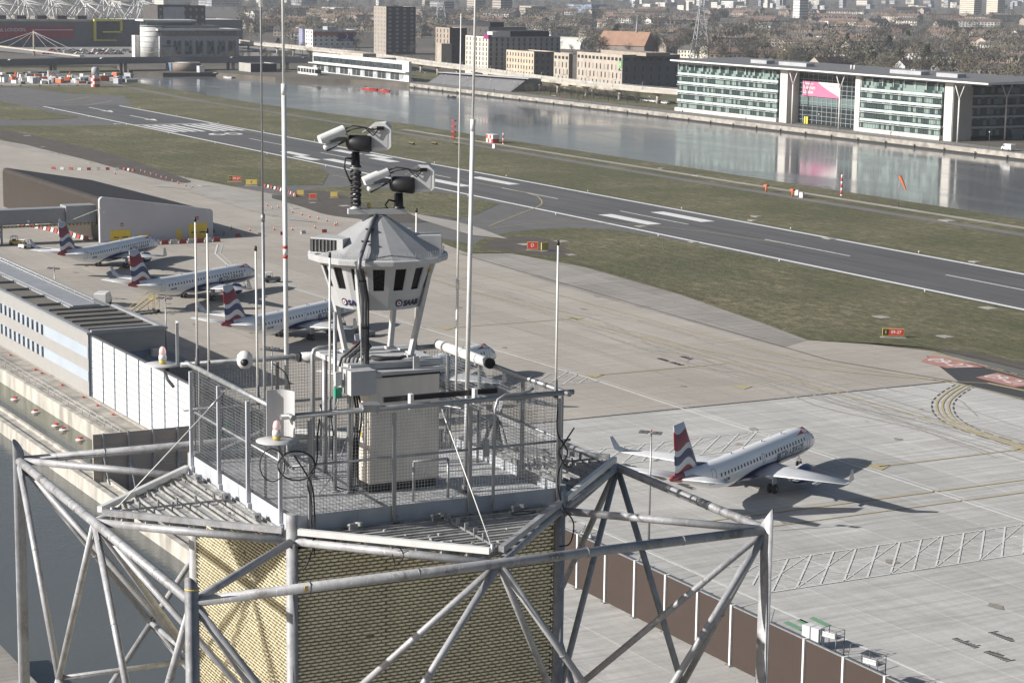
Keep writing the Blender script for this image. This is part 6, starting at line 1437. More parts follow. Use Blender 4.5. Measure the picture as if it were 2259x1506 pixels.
struct('promenade', MB().quad((-1120, 485.3, 0.03), (880, 485.3, 0.03), (880, 495.5, 0.03), (-1120, 495.5, 0.03)), mat('promenade_paving', (0.20, 0.19, 0.178), 0.9, var=0.15, scale=0.1, coord='Object'))
struct('park_grass', MB().quad((-1110, 496, 0.04), (-770, 496, 0.04), (-770, 560, 0.04), (-1110, 560, 0.04)), M['grass'])
lampm = [MB().tube([(0, 0, 0), (0, 0, 5.2)], 0.06, 6).mesh('pole', M['dksteel']), MB().lathe([(0.06, 5.2), (0.22, 5.35), (0.25, 5.6), (0.1, 5.75)], (0, 0, 0), 8).mesh('lamp_head', M['white'])]
for i in range(24):
    t = thing('street_lamp', 'slender dark lamp post with a white head in the row along the far promenade', 'street lamp', (-990+i*24, 489.5, 0), 0, 'lamps along the far promenade')
    link('pole', lampm[0], t); link('lamp_head', lampm[1], t)

# ---- elevated railway viaduct
vp = smooth_path([(-1500, 575), (-1400, 566), (-1352, 566), (-1204, 558), (-1088, 541.5), (-1031, 535), (-964, 524), (-887, 514.6), (-825, 514), (-794, 518), (-740, 531), (-600, 560)], 6)
vt = thing('railway_viaduct', 'curving concrete railway viaduct on tall piers with overhead railings', 'viaduct', (-1000, 530, 0)); O = (-1000, 530, 0)
def ribbon(path, d0, d1, z0, z1):
    P = [Vector((p[0], p[1])) for p in path]; vs = []
    for i, p in enumerate(P):
        t_ = (P[min(i+1, len(P)-1)]-P[max(i-1, 0)]).normalized(); n = Vector((t_.y, -t_.x))
        a = p+n*d0; b = p+n*d1; vs += [(a.x, a.y, z0), (b.x, b.y, z0), (b.x, b.y, z1), (a.x, a.y, z1)]
    fs = []
    for i in range(len(P)-1):
        k = i*4
        for j in range(4): fs.append((k+j, k+(j+1) % 4, k+4+(j+1) % 4, k+4+j))
    return MB().add(vs, fs)
ribbon(vp, -3.6, 3.6, 4.9, 6.0).build('deck', M['rail_concrete'], vt, O)
ribbon(vp, 3.3, 3.6, 6.01, 6.9).build('parapet', M['stone_grey'], vt, O); ribbon(vp, -3.6, -3.3, 6.01, 6.9).build('parapet', M['rail_concrete'], vt, O)
for z in (7.3, 7.8): ribbon(vp, 3.4, 3.5, z, z+0.09).build('handrail', M['cool_grey_panel'], vt, O)
acc = 0; last = None; pw_ = []
for a, b in zip(vp, vp[1:]):
    a, b = Vector(a), Vector(b); L = (b-a).length; s_ = 0
    while acc+ (L-s_) >= 6.0: s_ += 6.0-acc; acc = 0; pw_.append(a+(b-a)*(s_/L))
    acc += L-s_
pier = [MB().tube([(0, 0, 0), (0, 0, 4.1)], 0.75, 12).mesh('pier', M['rail_concrete']), MB().add([(-.8, -.8, 3.6), (.8, -.8, 3.6), (.8, .8, 3.6), (-.8, .8, 3.6), (-.9, -2.9, 4.89), (.9, -2.9, 4.89), (.9, 2.9, 4.89), (-.9, 2.9, 4.89)], [(0,3,2,1), (4,5,6,7), (0,1,5,4), (1,2,6,5), (2,3,7,6), (3,0,4,7)]).mesh('pier_head', M['rail_concrete'])]
rp = MB().box(-.05, .05, -.05, .05, 6.9, 7.9).mesh('rail_post', M['cool_grey_panel'])
for i, p in enumerate(pw_):
    if i % 5 == 0:
        o = link('pier', pier[0], vt); o.location = (p.x-O[0], p.y-O[1], 0); h_ = link('pier_head', pier[1], o); h_.rotation_euler = (0, 0, R(-8))
    o = link('rail_post', rp, vt); o.location = (p.x-O[0]+0.4, p.y-O[1]-3.4, 0)
    if i % 4 == 2:
        c_ = MB().tube([(p.x, p.y-3.9, 6), (p.x, p.y-3.9, 9.2), (p.x, p.y-1.6, 9.4)], 0.09, 6).build('lamp_bracket', M['cool_grey_panel'], vt, O)

# ---- individual buildings behind the viaduct; most east walls painted darker for shade
blk('tower_block', 'dark brown residential tower with tan lit side behind the viaduct', 825, 852, 917, 17, 640, 'tan_brick', em='dark_brick', floors=11, ww=2.3, wh=1.6, step=4.6, wmat='winp', mixp=0.2, cap=100)  # lit and shaded sides painted as two different bricks
x1, h = PY(852, 17, 640); block('tower_plant_room', 'tan plant room box on top of the dark brown tower', x1-14, x1-2, 643, 655, h+2.2, 'tan_brick') if False else None
blk('hotel_building', 'cream fronted seven storey hotel block with magenta corner panel, left of the low buff block', 1027, 1077, 1236, 84, 560, 'cream_render', em='grey_brick', floors=7, ww=1.0, wh=2.0, step=3.4, z0=3.0, cap=100)  # grey east wall stands in for the front's render in shade
t, q = blk('apartment_block', 'dark brick block with black rooftop screens rising behind the cream hotel', 985, 1078, 1160, 62, 640, 'dark_brick', em='brown_brick', floors=5, ww=0.7, wh=1.8, step=7, cap=40)
o = tuple(t.location); MB().box(q[0]+8, q[1]-2, q[2]+2, q[2]+12, q[4]+0.16, q[4]+3.5).build('plant_screen', M['black_plant_screen'], t, o)
t, q = blk('office_block', 'dark brown block with lighter stepped wing left of the cream hotel', 961, 992, 1030, 64, 592, 'tan_brick', em='dark_brick', floors=7, ww=0.9, wh=2.2, step=3.8, cap=60)
o = tuple(t.location); MB().box(q[1]-3, q[1]+3, q[2]-7, q[2]-0.1, 0, q[4]*0.62).build('stepped_wing', M['pink_brick'], t, o)
blk('buff_block', 'low buff brick block with paired windows right of the cream hotel', 1117, 1178, 1228, 117, 566, 'buff_brick', em='brown_brick', floors=4, ww=0.9, wh=1.9, step=3.0, cap=60)
for lab, pl, pc, em_, pt in (('narrow pink brick bay left of the dark recess, with tall slit windows', 1222, 1255, 'brown_brick', 121), ('long pink brick block with rows of slit windows and a green sign', 1273, 1373, 'slate_cladding', 124)):
    ys = 552; pr = 1270 if pc == 1255 else 1500
    t, q = blk('long_hotel_block', lab, pl, pc, pr, pt, ys, 'pink_brick', em=em_, floors=0)  # east wall colour darkened to carry its shade
    o = tuple(t.location); x0, x1, y0, y1, h = q; n = max(3, int((x1-x0)/3.6))
    for i in range(n):
        xx = x0+(x1-x0)*(i+0.5)/n
        w_ = link('top_window', wmesh(2.2, 1.5, 'win'), t); w_.location = (xx-o[0], y0-.03-o[1], h-1.7)
        for j in range(3): w_ = link('window', wmesh(0.9, 2.7, 'win' if (i+j) % 3 else 'winp'), t); w_.location = (xx+(0.5 if j % 2 else -0.5)-o[0], y0-.03-o[1], 3.6+j*(h-5)/3.1)
    if pc == 1373:
        n = int((y1-y0)/4.3)
        for i in range(n):
            yy = y0+(y1-y0)*(i+0.5)/n; w_ = link('top_window', wmesh(2.6, 1.4, 'win'), t); w_.location = (x1+.15-o[0], yy-o[1], h-1.7); w_.rotation_euler = (0, 0, PI/2)
            for j in range(3): w_ = link('window', wmesh(0.8, 2.4, 'win'), t); w_.location = (x1+.15-o[0], yy-o[1], 3+j*(h-5)/3.1); w_.rotation_euler = (0, 0, PI/2)
        gm = mat('green_sign', (0.12, 0.42, 0.10), 0.5); s_ = MB().box(x1-2.6, x1-0.4, y0-.2, y0-.05, h*0.66, h*0.86).build('green_sign', gm, t, o)
        me = text_mesh('H', 1.9, M['off_white_panel'], 'sign_lettering', bold=0.05)
        for v in me.vertices: v.co = Vector((x1-1.5+v.co.x-o[0], y0-.24-o[1], h*0.76+v.co.y))
        link('sign_lettering', me, s_)
        me = text_mesh('Express', 0.95, M['navy'], 'sign_lettering', bold=0.03)
        for v in me.vertices: v.co = Vector((x1-1.9+v.co.x-o[0], y0-.12-o[1], h*0.60+v.co.y))
        link('sign_lettering', me, t)
        MB().box(x0+10, x1+9, y0+8, y0+22, h+.16, h+1.8).build('roof_plant', M['tan_brick'], t, o)
    else: MB().box(x1, x1+7, y0+2, y1+10, 0, h+0.2).build('recessed_link', M['dark_brick'], t, o)
x1, h = PY(1077, 84, 560)
# magenta marks on the cream hotel
t = [o for o in C.objects if o.get('label', '').startswith('cream fronted')][0]; o = tuple(t.location)
MB().box(x1-5, x1+0.5, 559.8, 562, h-0.5, h+1.6).build('corner_sign', M['magenta_panel'], t, o); MB().box(x1-3, x1+3, 561, 565, h+1.7, h+3.4).build('roof_hatch', M['off_white_panel'], t, o)
MB().box(x1-26, x1-2, 575, 600, h+.16, h+3.6).build('plant_screen', M['black_plant_screen'], t, o)
MB().box(x1-14, x1-6, 559.7, 559.95, 0.1, 4.4).build('arched_entrance', M['black'], t, o)
# white hotel with lilac wall (left of the tower block)
t, q = blk('lodge_hotel', 'white and rust red hotel with lilac end wall and purple sign', 668, 690, 786, 68, 640, 'off_white_panel', em='off_white_panel', floors=4, ww=1.3, wh=1.3, step=4.2, cap=60)
o = tuple(t.location); x0, x1, y0, y1, h = q
MB().box(x1+.13, x1+.4, y0, y1, h*0.70, h*0.93).build('red_band', mat('rust_render', (0.30, 0.12, 0.09), 0.8), t, o)
MB().box(x0-3, x0+4, y0-2, y0-0.1, 0, h+1.0).build('lilac_wall', M['lilac_wall'], t, o)
MB().box(x1-8, x1+0.6, y0+20, y1-24, h+.2, h+3.0).build('roof_pod', M['cool_grey_panel'], t, o)
ps = MB().box(x1+.41, x1+.7, y1-15, y1-3, h*0.40, h*0.84).build('purple_sign', mat('deep_purple_sign', (0.035, 0.02, 0.10), 0.5), t, o)
vs = []; n = 14
for i in range(n+1): q_ = -PI*0.65+PI*1.3*i/n; vs.append((x1+.75, y1-9+1.9*math.cos(q_), h*0.67+1.9*math.sin(q_)))
for i in range(n, -1, -1): q_ = -PI*0.65+PI*1.3*i/n; vs.append((x1+.75, y1-9-0.5+1.7*math.cos(q_)*0.85, h*0.67+1.65*math.sin(q_)))
MB().add(vs, [(i, i+1, 2*n-i, 2*n+1-i) for i in range(n)]).build('moon_emblem', M['off_white_panel'], ps, o)
me = text_mesh('Premier Inn', 1.5, M['off_white_panel'], 'sign_lettering', bold=0.03)
for v in me.vertices: v.co = Vector((x1+.74-o[0], y1-9+v.co.x-o[1], h*0.47+v.co.y))
link('sign_lettering', me, ps)
# big waterfront hotel at the left
xh = -1327.0; ya, ht = PX(352, 66, xh); yb = PX(527, 66, xh)[0]
t = thing('waterfront_hotel', 'large pale hotel with shaded grey side, rounded white end and tall window strips', 'building', (xh-12, (ya+yb)/2, 0)); o = tuple(t.location)
MB().box(xh-22, xh, ya, yb, 0, ht-4.2).build('wall', M['cool_grey_panel'], t, o)  # grey paints in the shade on the east wall
MB().box(xh-21, xh-1.2, ya+1, yb-1, ht-4.19, ht-0.6).build('top_floor_glazing', M['win'], t, o)
MB().box(xh-23, xh+0.8, ya-1.5, yb+1, ht-0.59, ht+0.5).build('roof_edge', M['off_white_panel'], t, o)
for i in range(6):
    y = ya+(yb-ya)*(0.22+0.138*i)
    for d in (-1.6, 1.6):
        w_ = link('window', wmesh(1.3, 2.6, 'win'), t); w_.location = (xh+.03-o[0], y+d-o[1], ht-8.2); w_.rotation_euler = (0, 0, PI/2)
    MB().box(xh+.01, xh+.1, y-2.6, y+2.6, ht*0.12, ht*0.58).build('window_strip', M['dark_glazing'], t, o)
me = text_mesh('DoubleTree', 1.7, M['navy'], 'hotel_lettering', bold=0.05)
for v in me.vertices: v.co = Vector((xh+.12-o[0], ya+(yb-ya)*0.11+v.co.x-o[1], ht-10.5+v.co.y))
link('hotel_lettering', me, t); MB().tube([(xh+.02, ya+(yb-ya)*0.11, ht-8.0), (xh+.12, ya+(yb-ya)*0.11, ht-8.0)], 1.5, 16).build('round_emblem', M['navy'], t, o)
mb = MB(); n = 14
mb.lathe([(8.0, 0), (8.0, ht+1.5)], (xh-11, ya-1.0, 0), 32); mb.build('rounded_end', M['off_white_panel'], t, o)
for j in range(6): MB().lathe([(8.06, 3+j*3.4), (8.06, 3.5+j*3.4)], (xh-11, ya-1.0, 0), 32).build('end_shadow_band', M['cool_grey_panel'], t, o)
MB().box(xh-20, xh-14, ya-12, ya-8.5, 0, ht-4).build('side_stair', M['off_white_panel'], t, o)
y2 = PX(450, 60, xh-8)[0]
MB().box(xh-20, xh-7, ya-6, ya+(yb-ya)*0.45, ht+0.51, ht+5.2).build('penthouse', M['green_glazing'], t, o); MB().box(xh-22, xh-5.5, ya-9, ya+(yb-ya)*0.50, ht+5.21, ht+6.2).build('penthouse_roof', M['off_white_panel'], t, o)
MB().box(xh-19, xh-4, ya+4, yb-12, ht+0.51, ht+2.6).build('roof_screen', M['slate_cladding'], t, o)
# dark patterned block behind the hotel
x1 = -1420.0; y0, h = PX(372, 14, x1); y1 = PX(453, 22, x1)[0]
t = block('patterned_block', 'dark brick apartment block behind the waterfront hotel roof', x1-30, x1, y0-8, y1, h, 'dark_brick', em='dark_brick', floors=6, ww=1.4, wh=1.8, step=4, wmat='winp', cap=50, sides='E'); o = tuple(t.location)
MB().box(x1+.12, x1+.3, y0-4, y0+(y1-y0)*0.42, h*0.55, h-0.5).build('pale_facade', M['cool_grey_panel'], t, o)
# ---- exhibition halls
xe = -1533.0; ze = lambda py, px=100: PX(px, py, xe)[1]
y_l = PX(-120, 60, xe)[0]; y_r = PX(196, 60, xe)[0]; hE = ze(48)
t = thing('exhibition_hall', 'long dark exhibition hall with red banner wall and white lettering', 'building', (xe-30, (y_l+y_r)/2, 0)); o = tuple(t.location)
MB().box(xe-120, xe, y_l, y_r, 0, hE).build('wall', M['slate_cladding'], t, o); MB().box(xe-118, xe+1.5, y_l, y_r+1, hE+.01, hE+1.6).build('roof', M['rail_concrete'], t, o)
bz0, bz1_ = ze(86), ze(59); yb0 = PX(163, 60, xe)[0]
bn = MB().box(xe+.01, xe+.3, y_l, yb0, bz0, bz1_).build('red_banner', M['dark_red_panel'], t, o)
r_ = random.Random(5)
for i in range(26): y = y_l+(yb0-y_l)*r_.random(); MB().box(xe+.31, xe+.36, y, y+0.5, bz0, bz1_-2.4).build('orange_stripe', mat('orange_print', (0.30, 0.09, 0.04), 0.7), bn, o)
me = text_mesh('ExCeL LONDON', 3.4, M['off_white_panel'], 'hall_lettering', align='RIGHT', bold=0.08); yy = PX(56, 64, xe)[0]
for v in me.vertices: v.co = Vector((xe+.45-o[0], yy+v.co.x-o[1], (bz0+bz1_*2.6)/3.6+v.co.y))
link('hall_lettering', me, bn); MB().box(xe+.31, xe+.4, yy+5, yy+35, (bz0+bz1_*2.6)/3.6-.3, (bz0+bz1_*2.6)/3.6+.3).build('small_print', M['off_white_panel'], bn, o)
ya, yb = PX(208, 60, xe)[0], PX(267, 60, xe)[0]; z0, z1 = ze(88), ze(47)
f = thing('entrance_hall', 'dark glazed entrance hall framed in bright yellow beside the exhibition hall', 'building', (xe, (ya+yb)/2, 0)); o2 = tuple(f.location)
MB().box(xe-30, xe-1, ya-8, yb+8, 0, z1+1).build('wall', M['slate_cladding'], f, o2); MB().box(xe-1, xe-.5, ya, yb, z0, z1).build('glazing', M['win'], f, o2)
for a in ((ya-.5, yb+.5, z1, z1+1.5), (ya-.5, ya+.9, z0, z1), (yb-.9, yb+.5, z0+(z1-z0)*0.4, z1), (ya+6, yb+.5, z0+(z1-z0)*0.38, z0+(z1-z0)*0.46), (ya-.5, yb-4, z0-1, z0)): MB().box(xe-.9, xe+2, a[0], a[1], a[2], a[3]).build('yellow_frame', M['lime_yellow'], f, o2)
ya, yb = PX(270, 60, xe)[0], PX(345, 60, xe)[0]
block('ribbed_hall', 'dark ribbed hall with a red strip between the entrance hall and the hotel', xe-60, xe-4, ya, yb+70, ze(45), 'slate_cladding', roofm='off_white_panel')
MB().box(xe-3.9, xe-3.5, ya, yb, ze(86), ze(74)).build('red_strip', M['dark_red_panel'], [q for q in C.objects if q.get('label', '').startswith('dark ribbed hall')][0], tuple([q for q in C.objects if q.get('label', '').startswith('dark ribbed hall')][0].location))
# white cable-stayed roof masts
rm = thing('roof_mast_frame', 'cluster of white tubular masts and ties over the exhibition hall roof', 'roof structure', (xe-60, (y_l+y_r)/2, hE)); o = tuple(rm.location)
r_ = random.Random(11)
for row in range(3):
    xx = xe-12-row*34
    for i in range(8):
        y = y_l+(y_r+60-y_l)*(i+0.3*row)/7.5; top = (xx-5, y+r_.uniform(-3, 3), hE+13+row*1.5)
        for dy in (-11, -4, 6, 13): MB().tube([top, (xx+r_.uniform(-6, 8), y+dy, hE+1.2)], 0.42, 6).build('strut', M['off_white_panel'], rm, o)
        MB().tube([top, (xx+2, y+24, hE+9)], 0.25, 6).build('tie', M['off_white_panel'], rm, o)
for i in range(7):
    y = y_l+(y_r-y_l)*(i+0.5)/7; tag(MB().box(xe-9, xe-3, y, y+7, hE+1.61, hE+4.2).build('roof_vent', M['black_plant_screen']), 'black box vent on the exhibition hall roof edge', 'roof vent', 'black vents along the hall roof')
# ---- road bridge at the west end of the dock
bt = thing('road_bridge', 'low dark road bridge crossing the west end of the dock on paired piers', 'bridge', (-1160, 400, 0)); O = (-1160, 400, 0)
bp = smooth_path([(-1120, 180), (-1138, 270), (-1150, 330), (-1165, 400), (-1160, 450), (-1148, 500), (-1130, 540)], 5)
ribbon(bp, -7, 7, 4.0, 6.0).build('deck', M['slate_cladding'], bt, O); ribbon(bp, 6.7, 7, 6.01, 7.1).build('parapet', M['dksteel'], bt, O); ribbon(bp, -7, -6.7, 6.01, 7.1).build('parapet', M['dksteel'], bt, O)
for i in range(2, len(bp)-1, 3):
    p = bp[i]
    for d in (-4, 4): MB().tube([(p[0]+d, p[1]-1, -3), (p[0]+d, p[1]-1, 4.0)], 0.9, 10).build('pier', M['rail_concrete'], bt, O)
t = thing('footbridge', 'pale cable stayed footbridge with a single mast behind the road bridge', 'bridge', (-1380, 392, 0)); o = (-1380, 392, 0)
MB().bar((-1500, 380, 5), (-1290, 402, 3), 3.0, 0.8).build('deck', M['rail_concrete'], t, o); MB().tube([(-1370, 395, 0), (-1370, 395, 16)], [0.8, 0.5], 8).build('mast', M['rail_concrete'], t, o)
for d in (-70, -45, -20, 25, 50, 75): MB().tube([(-1370, 395, 15.5), (-1370+d, 395+d*0.1, 4.5)], 0.12, 5).build('stay', M['cool_grey_panel'], t, o)
struct('car_park', MB().quad((-1520, 395, 0.05), (-1345, 395, 0.05), (-1345, 640, 0.05), (-1520, 640, 0.05)), mat('car_park_tarmac', (0.24, 0.23, 0.22), 0.9, var=0.15, scale=0.05))
cc = ['white', 'off_white_panel', 'white', 'cool_grey_panel', 'slate_cladding', 'black', 'navy', 'red', 'off_white_panel']
carm = {}
def car(x, y, rz, c_, label, group):
    if c_ not in carm:
        pr = [(-2.1, .3), (2.1, .3), (2.15, .75), (1.2, .9), (.55, 1.4), (-1.1, 1.42), (-1.85, .95), (-2.15, .85)]; n = len(pr)
        vs = [(a, s_, b) for s_ in (-.85, .85) for a, b in pr]
        carm[c_] = MB().add(vs, [(i, (i+1) % n, (i+1) % n+n, i+n) for i in range(n)]+[tuple(range(n-1, -1, -1)), tuple(range(n, 2*n))]).mesh('body', M[c_])
        mb = MB(); mb.add([(1.1, -.87, .93), (.5, -.87, 1.36), (-1.05, -.87, 1.38), (-1.6, -.87, .98), (1.1, .87, .93), (.5, .87, 1.36), (-1.05, .87, 1.38), (-1.6, .87, .98)], [(0,1,2,3), (7,6,5,4), (0,4,5,1), (2,6,7,3)]); carm['g'] = carm.get('g') or mb.mesh('window_glass', M['glass'])
        mb = MB()
        carm['w'] = carm.get('w') or MB().tube([(0, -.1, 0), (0, .1, 0)], .33, 10).mesh('wheel', M['tyre'])
    t = thing('parked_car', label, 'car', (x, y, 0.06), rz, group); link('body', carm[c_], t); link('window_glass', carm['g'], t)
    for a in (-1.3, 1.35):
        for b in (-.8, .8): q = link('wheel', carm['w'], t); q.location = (a, b, .33)
cl_ = {'white': 'white', 'cool_grey_panel': 'grey', 'slate_cladding': 'dark grey', 'black': 'black', 'navy': 'navy', 'red': 'red', 'off_white_panel': 'pale'}
r_ = random.Random(21)
for i in range(60):
    px = r_.uniform(95, 330); py = r_.choice((112.5, 115, 117.5, 120.5)); x, y = G(px, py); c_ = r_.choice(cc); car(x, y, R(90+r_.uniform(-8, 8)), c_, 'tiny %s car in the crowded car park in front of the exhibition hall' % cl_[c_], 'cars in the far car park')
for i in range(14):
    x, y = G(1370+i*7.5, 216+i*1.1); c_ = r_.choice(cc[:4]); car(x, y, R(5), c_, 'small %s car parked beneath the viaduct beside the park grass' % cl_[c_], 'cars by the viaduct')
for i, f_ in enumerate((0.12, 0.3, 0.42, 0.66, 0.8)): p = bp[int(f_*len(bp))]; car(p[0]+2, p[1], R(100), cc[i], '%s car driving over the low dark road bridge' % cl_[cc[i]], 'cars on the road bridge'); C.objects[-1].name
for o_ in [q for q in C.objects if q.get('group') == 'cars on the road bridge']: o_.location.z = 6.0
# ---- waterside centre
t, q = blk('rowing_centre', 'long low white waterside centre with a flat roof and glazed terrace', 690, 902, 908, 139, 489, 'off_white_panel', floors=0); o = tuple(t.location); x0, x1, y0, y1, h = q
n = 22
for i in range(n):
    a = x0+(x1-6-x0)*i/n; MB().box(a+.2, a+(x1-6-x0)/n-.2, y0-.08, y0-.01, 0.4, h*0.42).build('window', M['win' if i % 3 else 'winp'], t, o)
MB().box(x0-1, x1+1, y0-2.5, y0-.1, h*0.47, h*0.52).build('balcony', M['off_white_panel'], t, o); MB().box(x0+1, x1-8, y0-.1, y0-.01, h*0.58, h*0.88).build('terrace_glazing', M['win'], t, o)
MB().box(x0+30, x0+60, y0+4, y0+12, h+.2, h+2.2).build('roof_plant', M['rail_concrete'], t, o)
blk('boat_shed', 'small white boat shed with black shutters left of the waterside centre', 657, 700, 706, 153, 470, 'off_white_panel', floors=1, ww=3.0, wh=2.2, step=3.6, wmat='black', z0=0.6)
blk('black_shed', 'low brown and black shed on the quay below the viaduct', 527, 553, 610, 143, 449, 'stone_grey', em='black_plant_screen')
x, y = G(420, 158); t = thing('round_pump_house', 'low round grey brick building on the dock quay under the road bridge', 'building', (x-6, y, 0)); MB().lathe([(8, 0), (8, 4.6), (7.4, 4.9), (7.4, 4.7)], (0, 0, 0), 28).build('wall', M['brown_brick'], t); MB().lathe([(7.4, 4.75), (0, 4.8)], (0, 0, 0), 28).build('roof', M['off_white_panel'], t)
for px, py, w_, d_, h_, m_, lab in ((372, 156, 9, 3, 4.2, 'dblue', 'bright blue container on the far quay'), (437, 160, 4, 3, 3.4, 'white', 'small white kiosk beside the round pump house'), (1010, 178, 14, 3, 3.5, 'lime_yellow', 'yellow hoarding under the viaduct')):
    x, y = G(px, py); t = thing('kiosk', lab, 'kiosk', (x, y, 0)); MB().box(-w_/2, w_/2, 0, d_, 0, h_).build('body', M[m_], t); MB().box(-w_/2-.2, w_/2+.2, -.2, d_+.2, h_+.01, h_+.2).build('roof', M['cool_grey_panel'], t); MB().box(-.5, .5, -.06, -.01, .1, 2.1).build('door', M['dksteel'], t)
# sloping grandstand
x0, y0 = -915, 497; t = thing('sloping_stand', 'long dark sloping walled spectator stand facing the dock', 'stand', (-880, 500, 0)); o = (-880, 500, 0)
xs0, xs1 = PY(945, 200, 497)[0], PY(1128, 200, 497)[0]
MB().add([(xs0, 496.5, 0), (xs1, 496.5, 0), (xs1, 506, 6.2), (xs0, 506, 5.0), (xs0, 514, 0), (xs1, 514, 0), (xs1, 514, 6.2), (xs0, 514, 5.0)], [(0,1,2,3), (3,2,6,7), (0,3,7,4), (1,5,6,2), (4,7,6,5)]).build('slope', M['slate_cladding'], t, o)
MB().bar(((xs0), 505, 5.3), (xs1+7, 505, 6.6), 5, 0.35).build('canopy', M['cool_grey_panel'], t, o)
# boats
def boat(label, x, y, rz, L, m_, people=0):
    t = thing('boat', label, 'boat', (x, y, WZ-0.1), rz, 'small boats on the dock'); hw = L*0.16
    vs = [(-L/2, -hw*.8, 0), (L*.25, -hw, 0), (L/2, 0, .2), (L*.25, hw, 0), (-L/2, hw*.8, 0), (-L/2, -hw, .75), (L*.25, -hw*1.15, .75), (L*.56, 0, 1.0), (L*.25, hw*1.15, .75), (-L/2, hw, .75)]
    MB().add(vs, [(i, (i+1) % 5, (i+1) % 5+5, i+5) for i in range(5)]+[(5, 6, 7, 8, 9)]).build('hull', M[m_], t)
    MB().box(-L*.3, L*.1, -hw*.7, hw*.7, .76, .95).build('thwarts', M['tan_brick'], t); MB().box(-L*.52, -L*.46, -.3, .3, .2, 1.3).build('engine', M['black'], t)
boat('long red rowing boat moored off the far quay, the left one of two', *G(818, 198, WZ), R(-4), 15, 'red'); boat('shorter red boat moored just right of the long red one', *G(849, 201, WZ), R(-4), 11, 'red'); boat('small dark motor boat out on the dock water', *G(998, 216, WZ), R(10), 6, 'black'); boat('small white boat moored at the left quay wall', *G(505, 172, WZ), R(-8), 12, 'white')
t = thing('floating_pontoon', 'dark floating pontoon with a sloping gangway off the far promenade', 'pontoon', (*G(1120, 216, WZ), WZ)); MB().box(-14, 14, -2, 2, 0, .8).build('deck', M['rail_concrete'], t); MB().bar((12, 1, .8), (26, 12, 2.3), 2, .3).build('gangway', M['cool_grey_panel'], t)
for i in range(6): MB().tube([(-12+i*5, -2.1, -1), (-12+i*5, -2.1, 1.8)], .2, 6).build('pile', M['black'], t)
t = thing('landing_stage', 'long low concrete landing stage at the left end of the dock', 'landing stage', (*G(430, 166, WZ), WZ)); MB().box(-16, 16, -2, 2, 0, .7).build('deck', M['rail_concrete'], t); MB().bar((6, 1, .8), (20, 6, 2.2), 2, .25).build('gangway', M['rail_concrete'], t)
# ---- works yard at the west end of the airfield
struct('works_yard', MB().quad((-1128, 262, 0.06), (-1022, 262, 0.06), (-1016, 322, 0.06), (-1120, 336, 0.06)), M['conc_dark'])
r_ = random.Random(33); pal = [('white', 'white'), ('off_white_panel', 'pale'), ('cool_grey_panel', 'grey'), ('orange', 'orange'), ('yellow', 'yellow'), ('slate_cladding', 'dark'), ('dblue', 'blue')]
for i in range(70):
    px = r_.uniform(0, 300); py = r_.uniform(168, 187); x, y = G(px, py); m_, cn = pal[(0, 1, 2, 2, 5, 5, 0, 1, 2, 5, 1, 3)[int(r_.random()*12)]] if px < 260 else pal[r_.choice((2, 6))]
    L, W_, h_ = r_.uniform(1.5, 7), r_.uniform(1.2, 2.4), r_.uniform(1.0, 2.7); t = thing('site_container', '%s container or cabin in the crowded works yard at the far left' % cn, 'container', (x, y, .06), r_.choice((0, PI/2, .3)), 'containers in the works yard')
    MB().box(-L/2, L/2, -W_/2, W_/2, 0.1, h_).build('body', M[m_], t); MB().box(-L/2-.05, L/2+.05, -W_/2-.05, W_/2+.05, h_+.01, h_+.12).build('roof', M['off_white_panel' if i % 2 else 'cool_grey_panel'], t)
t = thing('chequered_tank_hut', 'tall red and white chequered hut topped by a grey tank at the yard corner', 'hut', (*G(211, 192), 0)); 
for i in range(2):
    for j in range(4): MB().box(-3.6+i*3.6, i*3.6, -2, 2, j*1.9, j*1.9+1.89).build('panel', M['red' if (i+j) % 2 else 'white'], t)
MB().lathe([(2.6, 7.7), (2.6, 12.2), (1.5, 13.2), (0, 13.3)], (0, 0, 0), 20).build('tank', M['cool_grey_panel'], t); t.scale = (.72, .72, .72)
for k_, px in enumerate((30, 100, 150)):
    t = thing('excavator', ('left', 'middle', 'right')[k_]+' one of three orange excavators among the yard containers', 'excavator', (*G(px, 180+k_), 0), k_*1.3, 'orange excavators')
    MB().box(-1.6, 1.6, -1.2, 1.2, .9, 2.6).build('cab', M['orange'], t); MB().box(-2, 2, -1.4, 1.4, .1, .8).build('tracks', M['black'], t); MB().bar((1.2, 0, 2), (4, 0, 5), .4, .5).build('boom', M['orange'], t); MB().bar((4, 0, 5), (6, 0, 2), .3, .4).build('stick', M['orange'], t); MB().cbox((6, 0, 1.6), .9, 1.1, .8).build('bucket', M['dksteel'], t)
barrier_row([(-1018, 268), (-1010, 318)], 4.5, 'in front of the works yard', sc_=0.6)
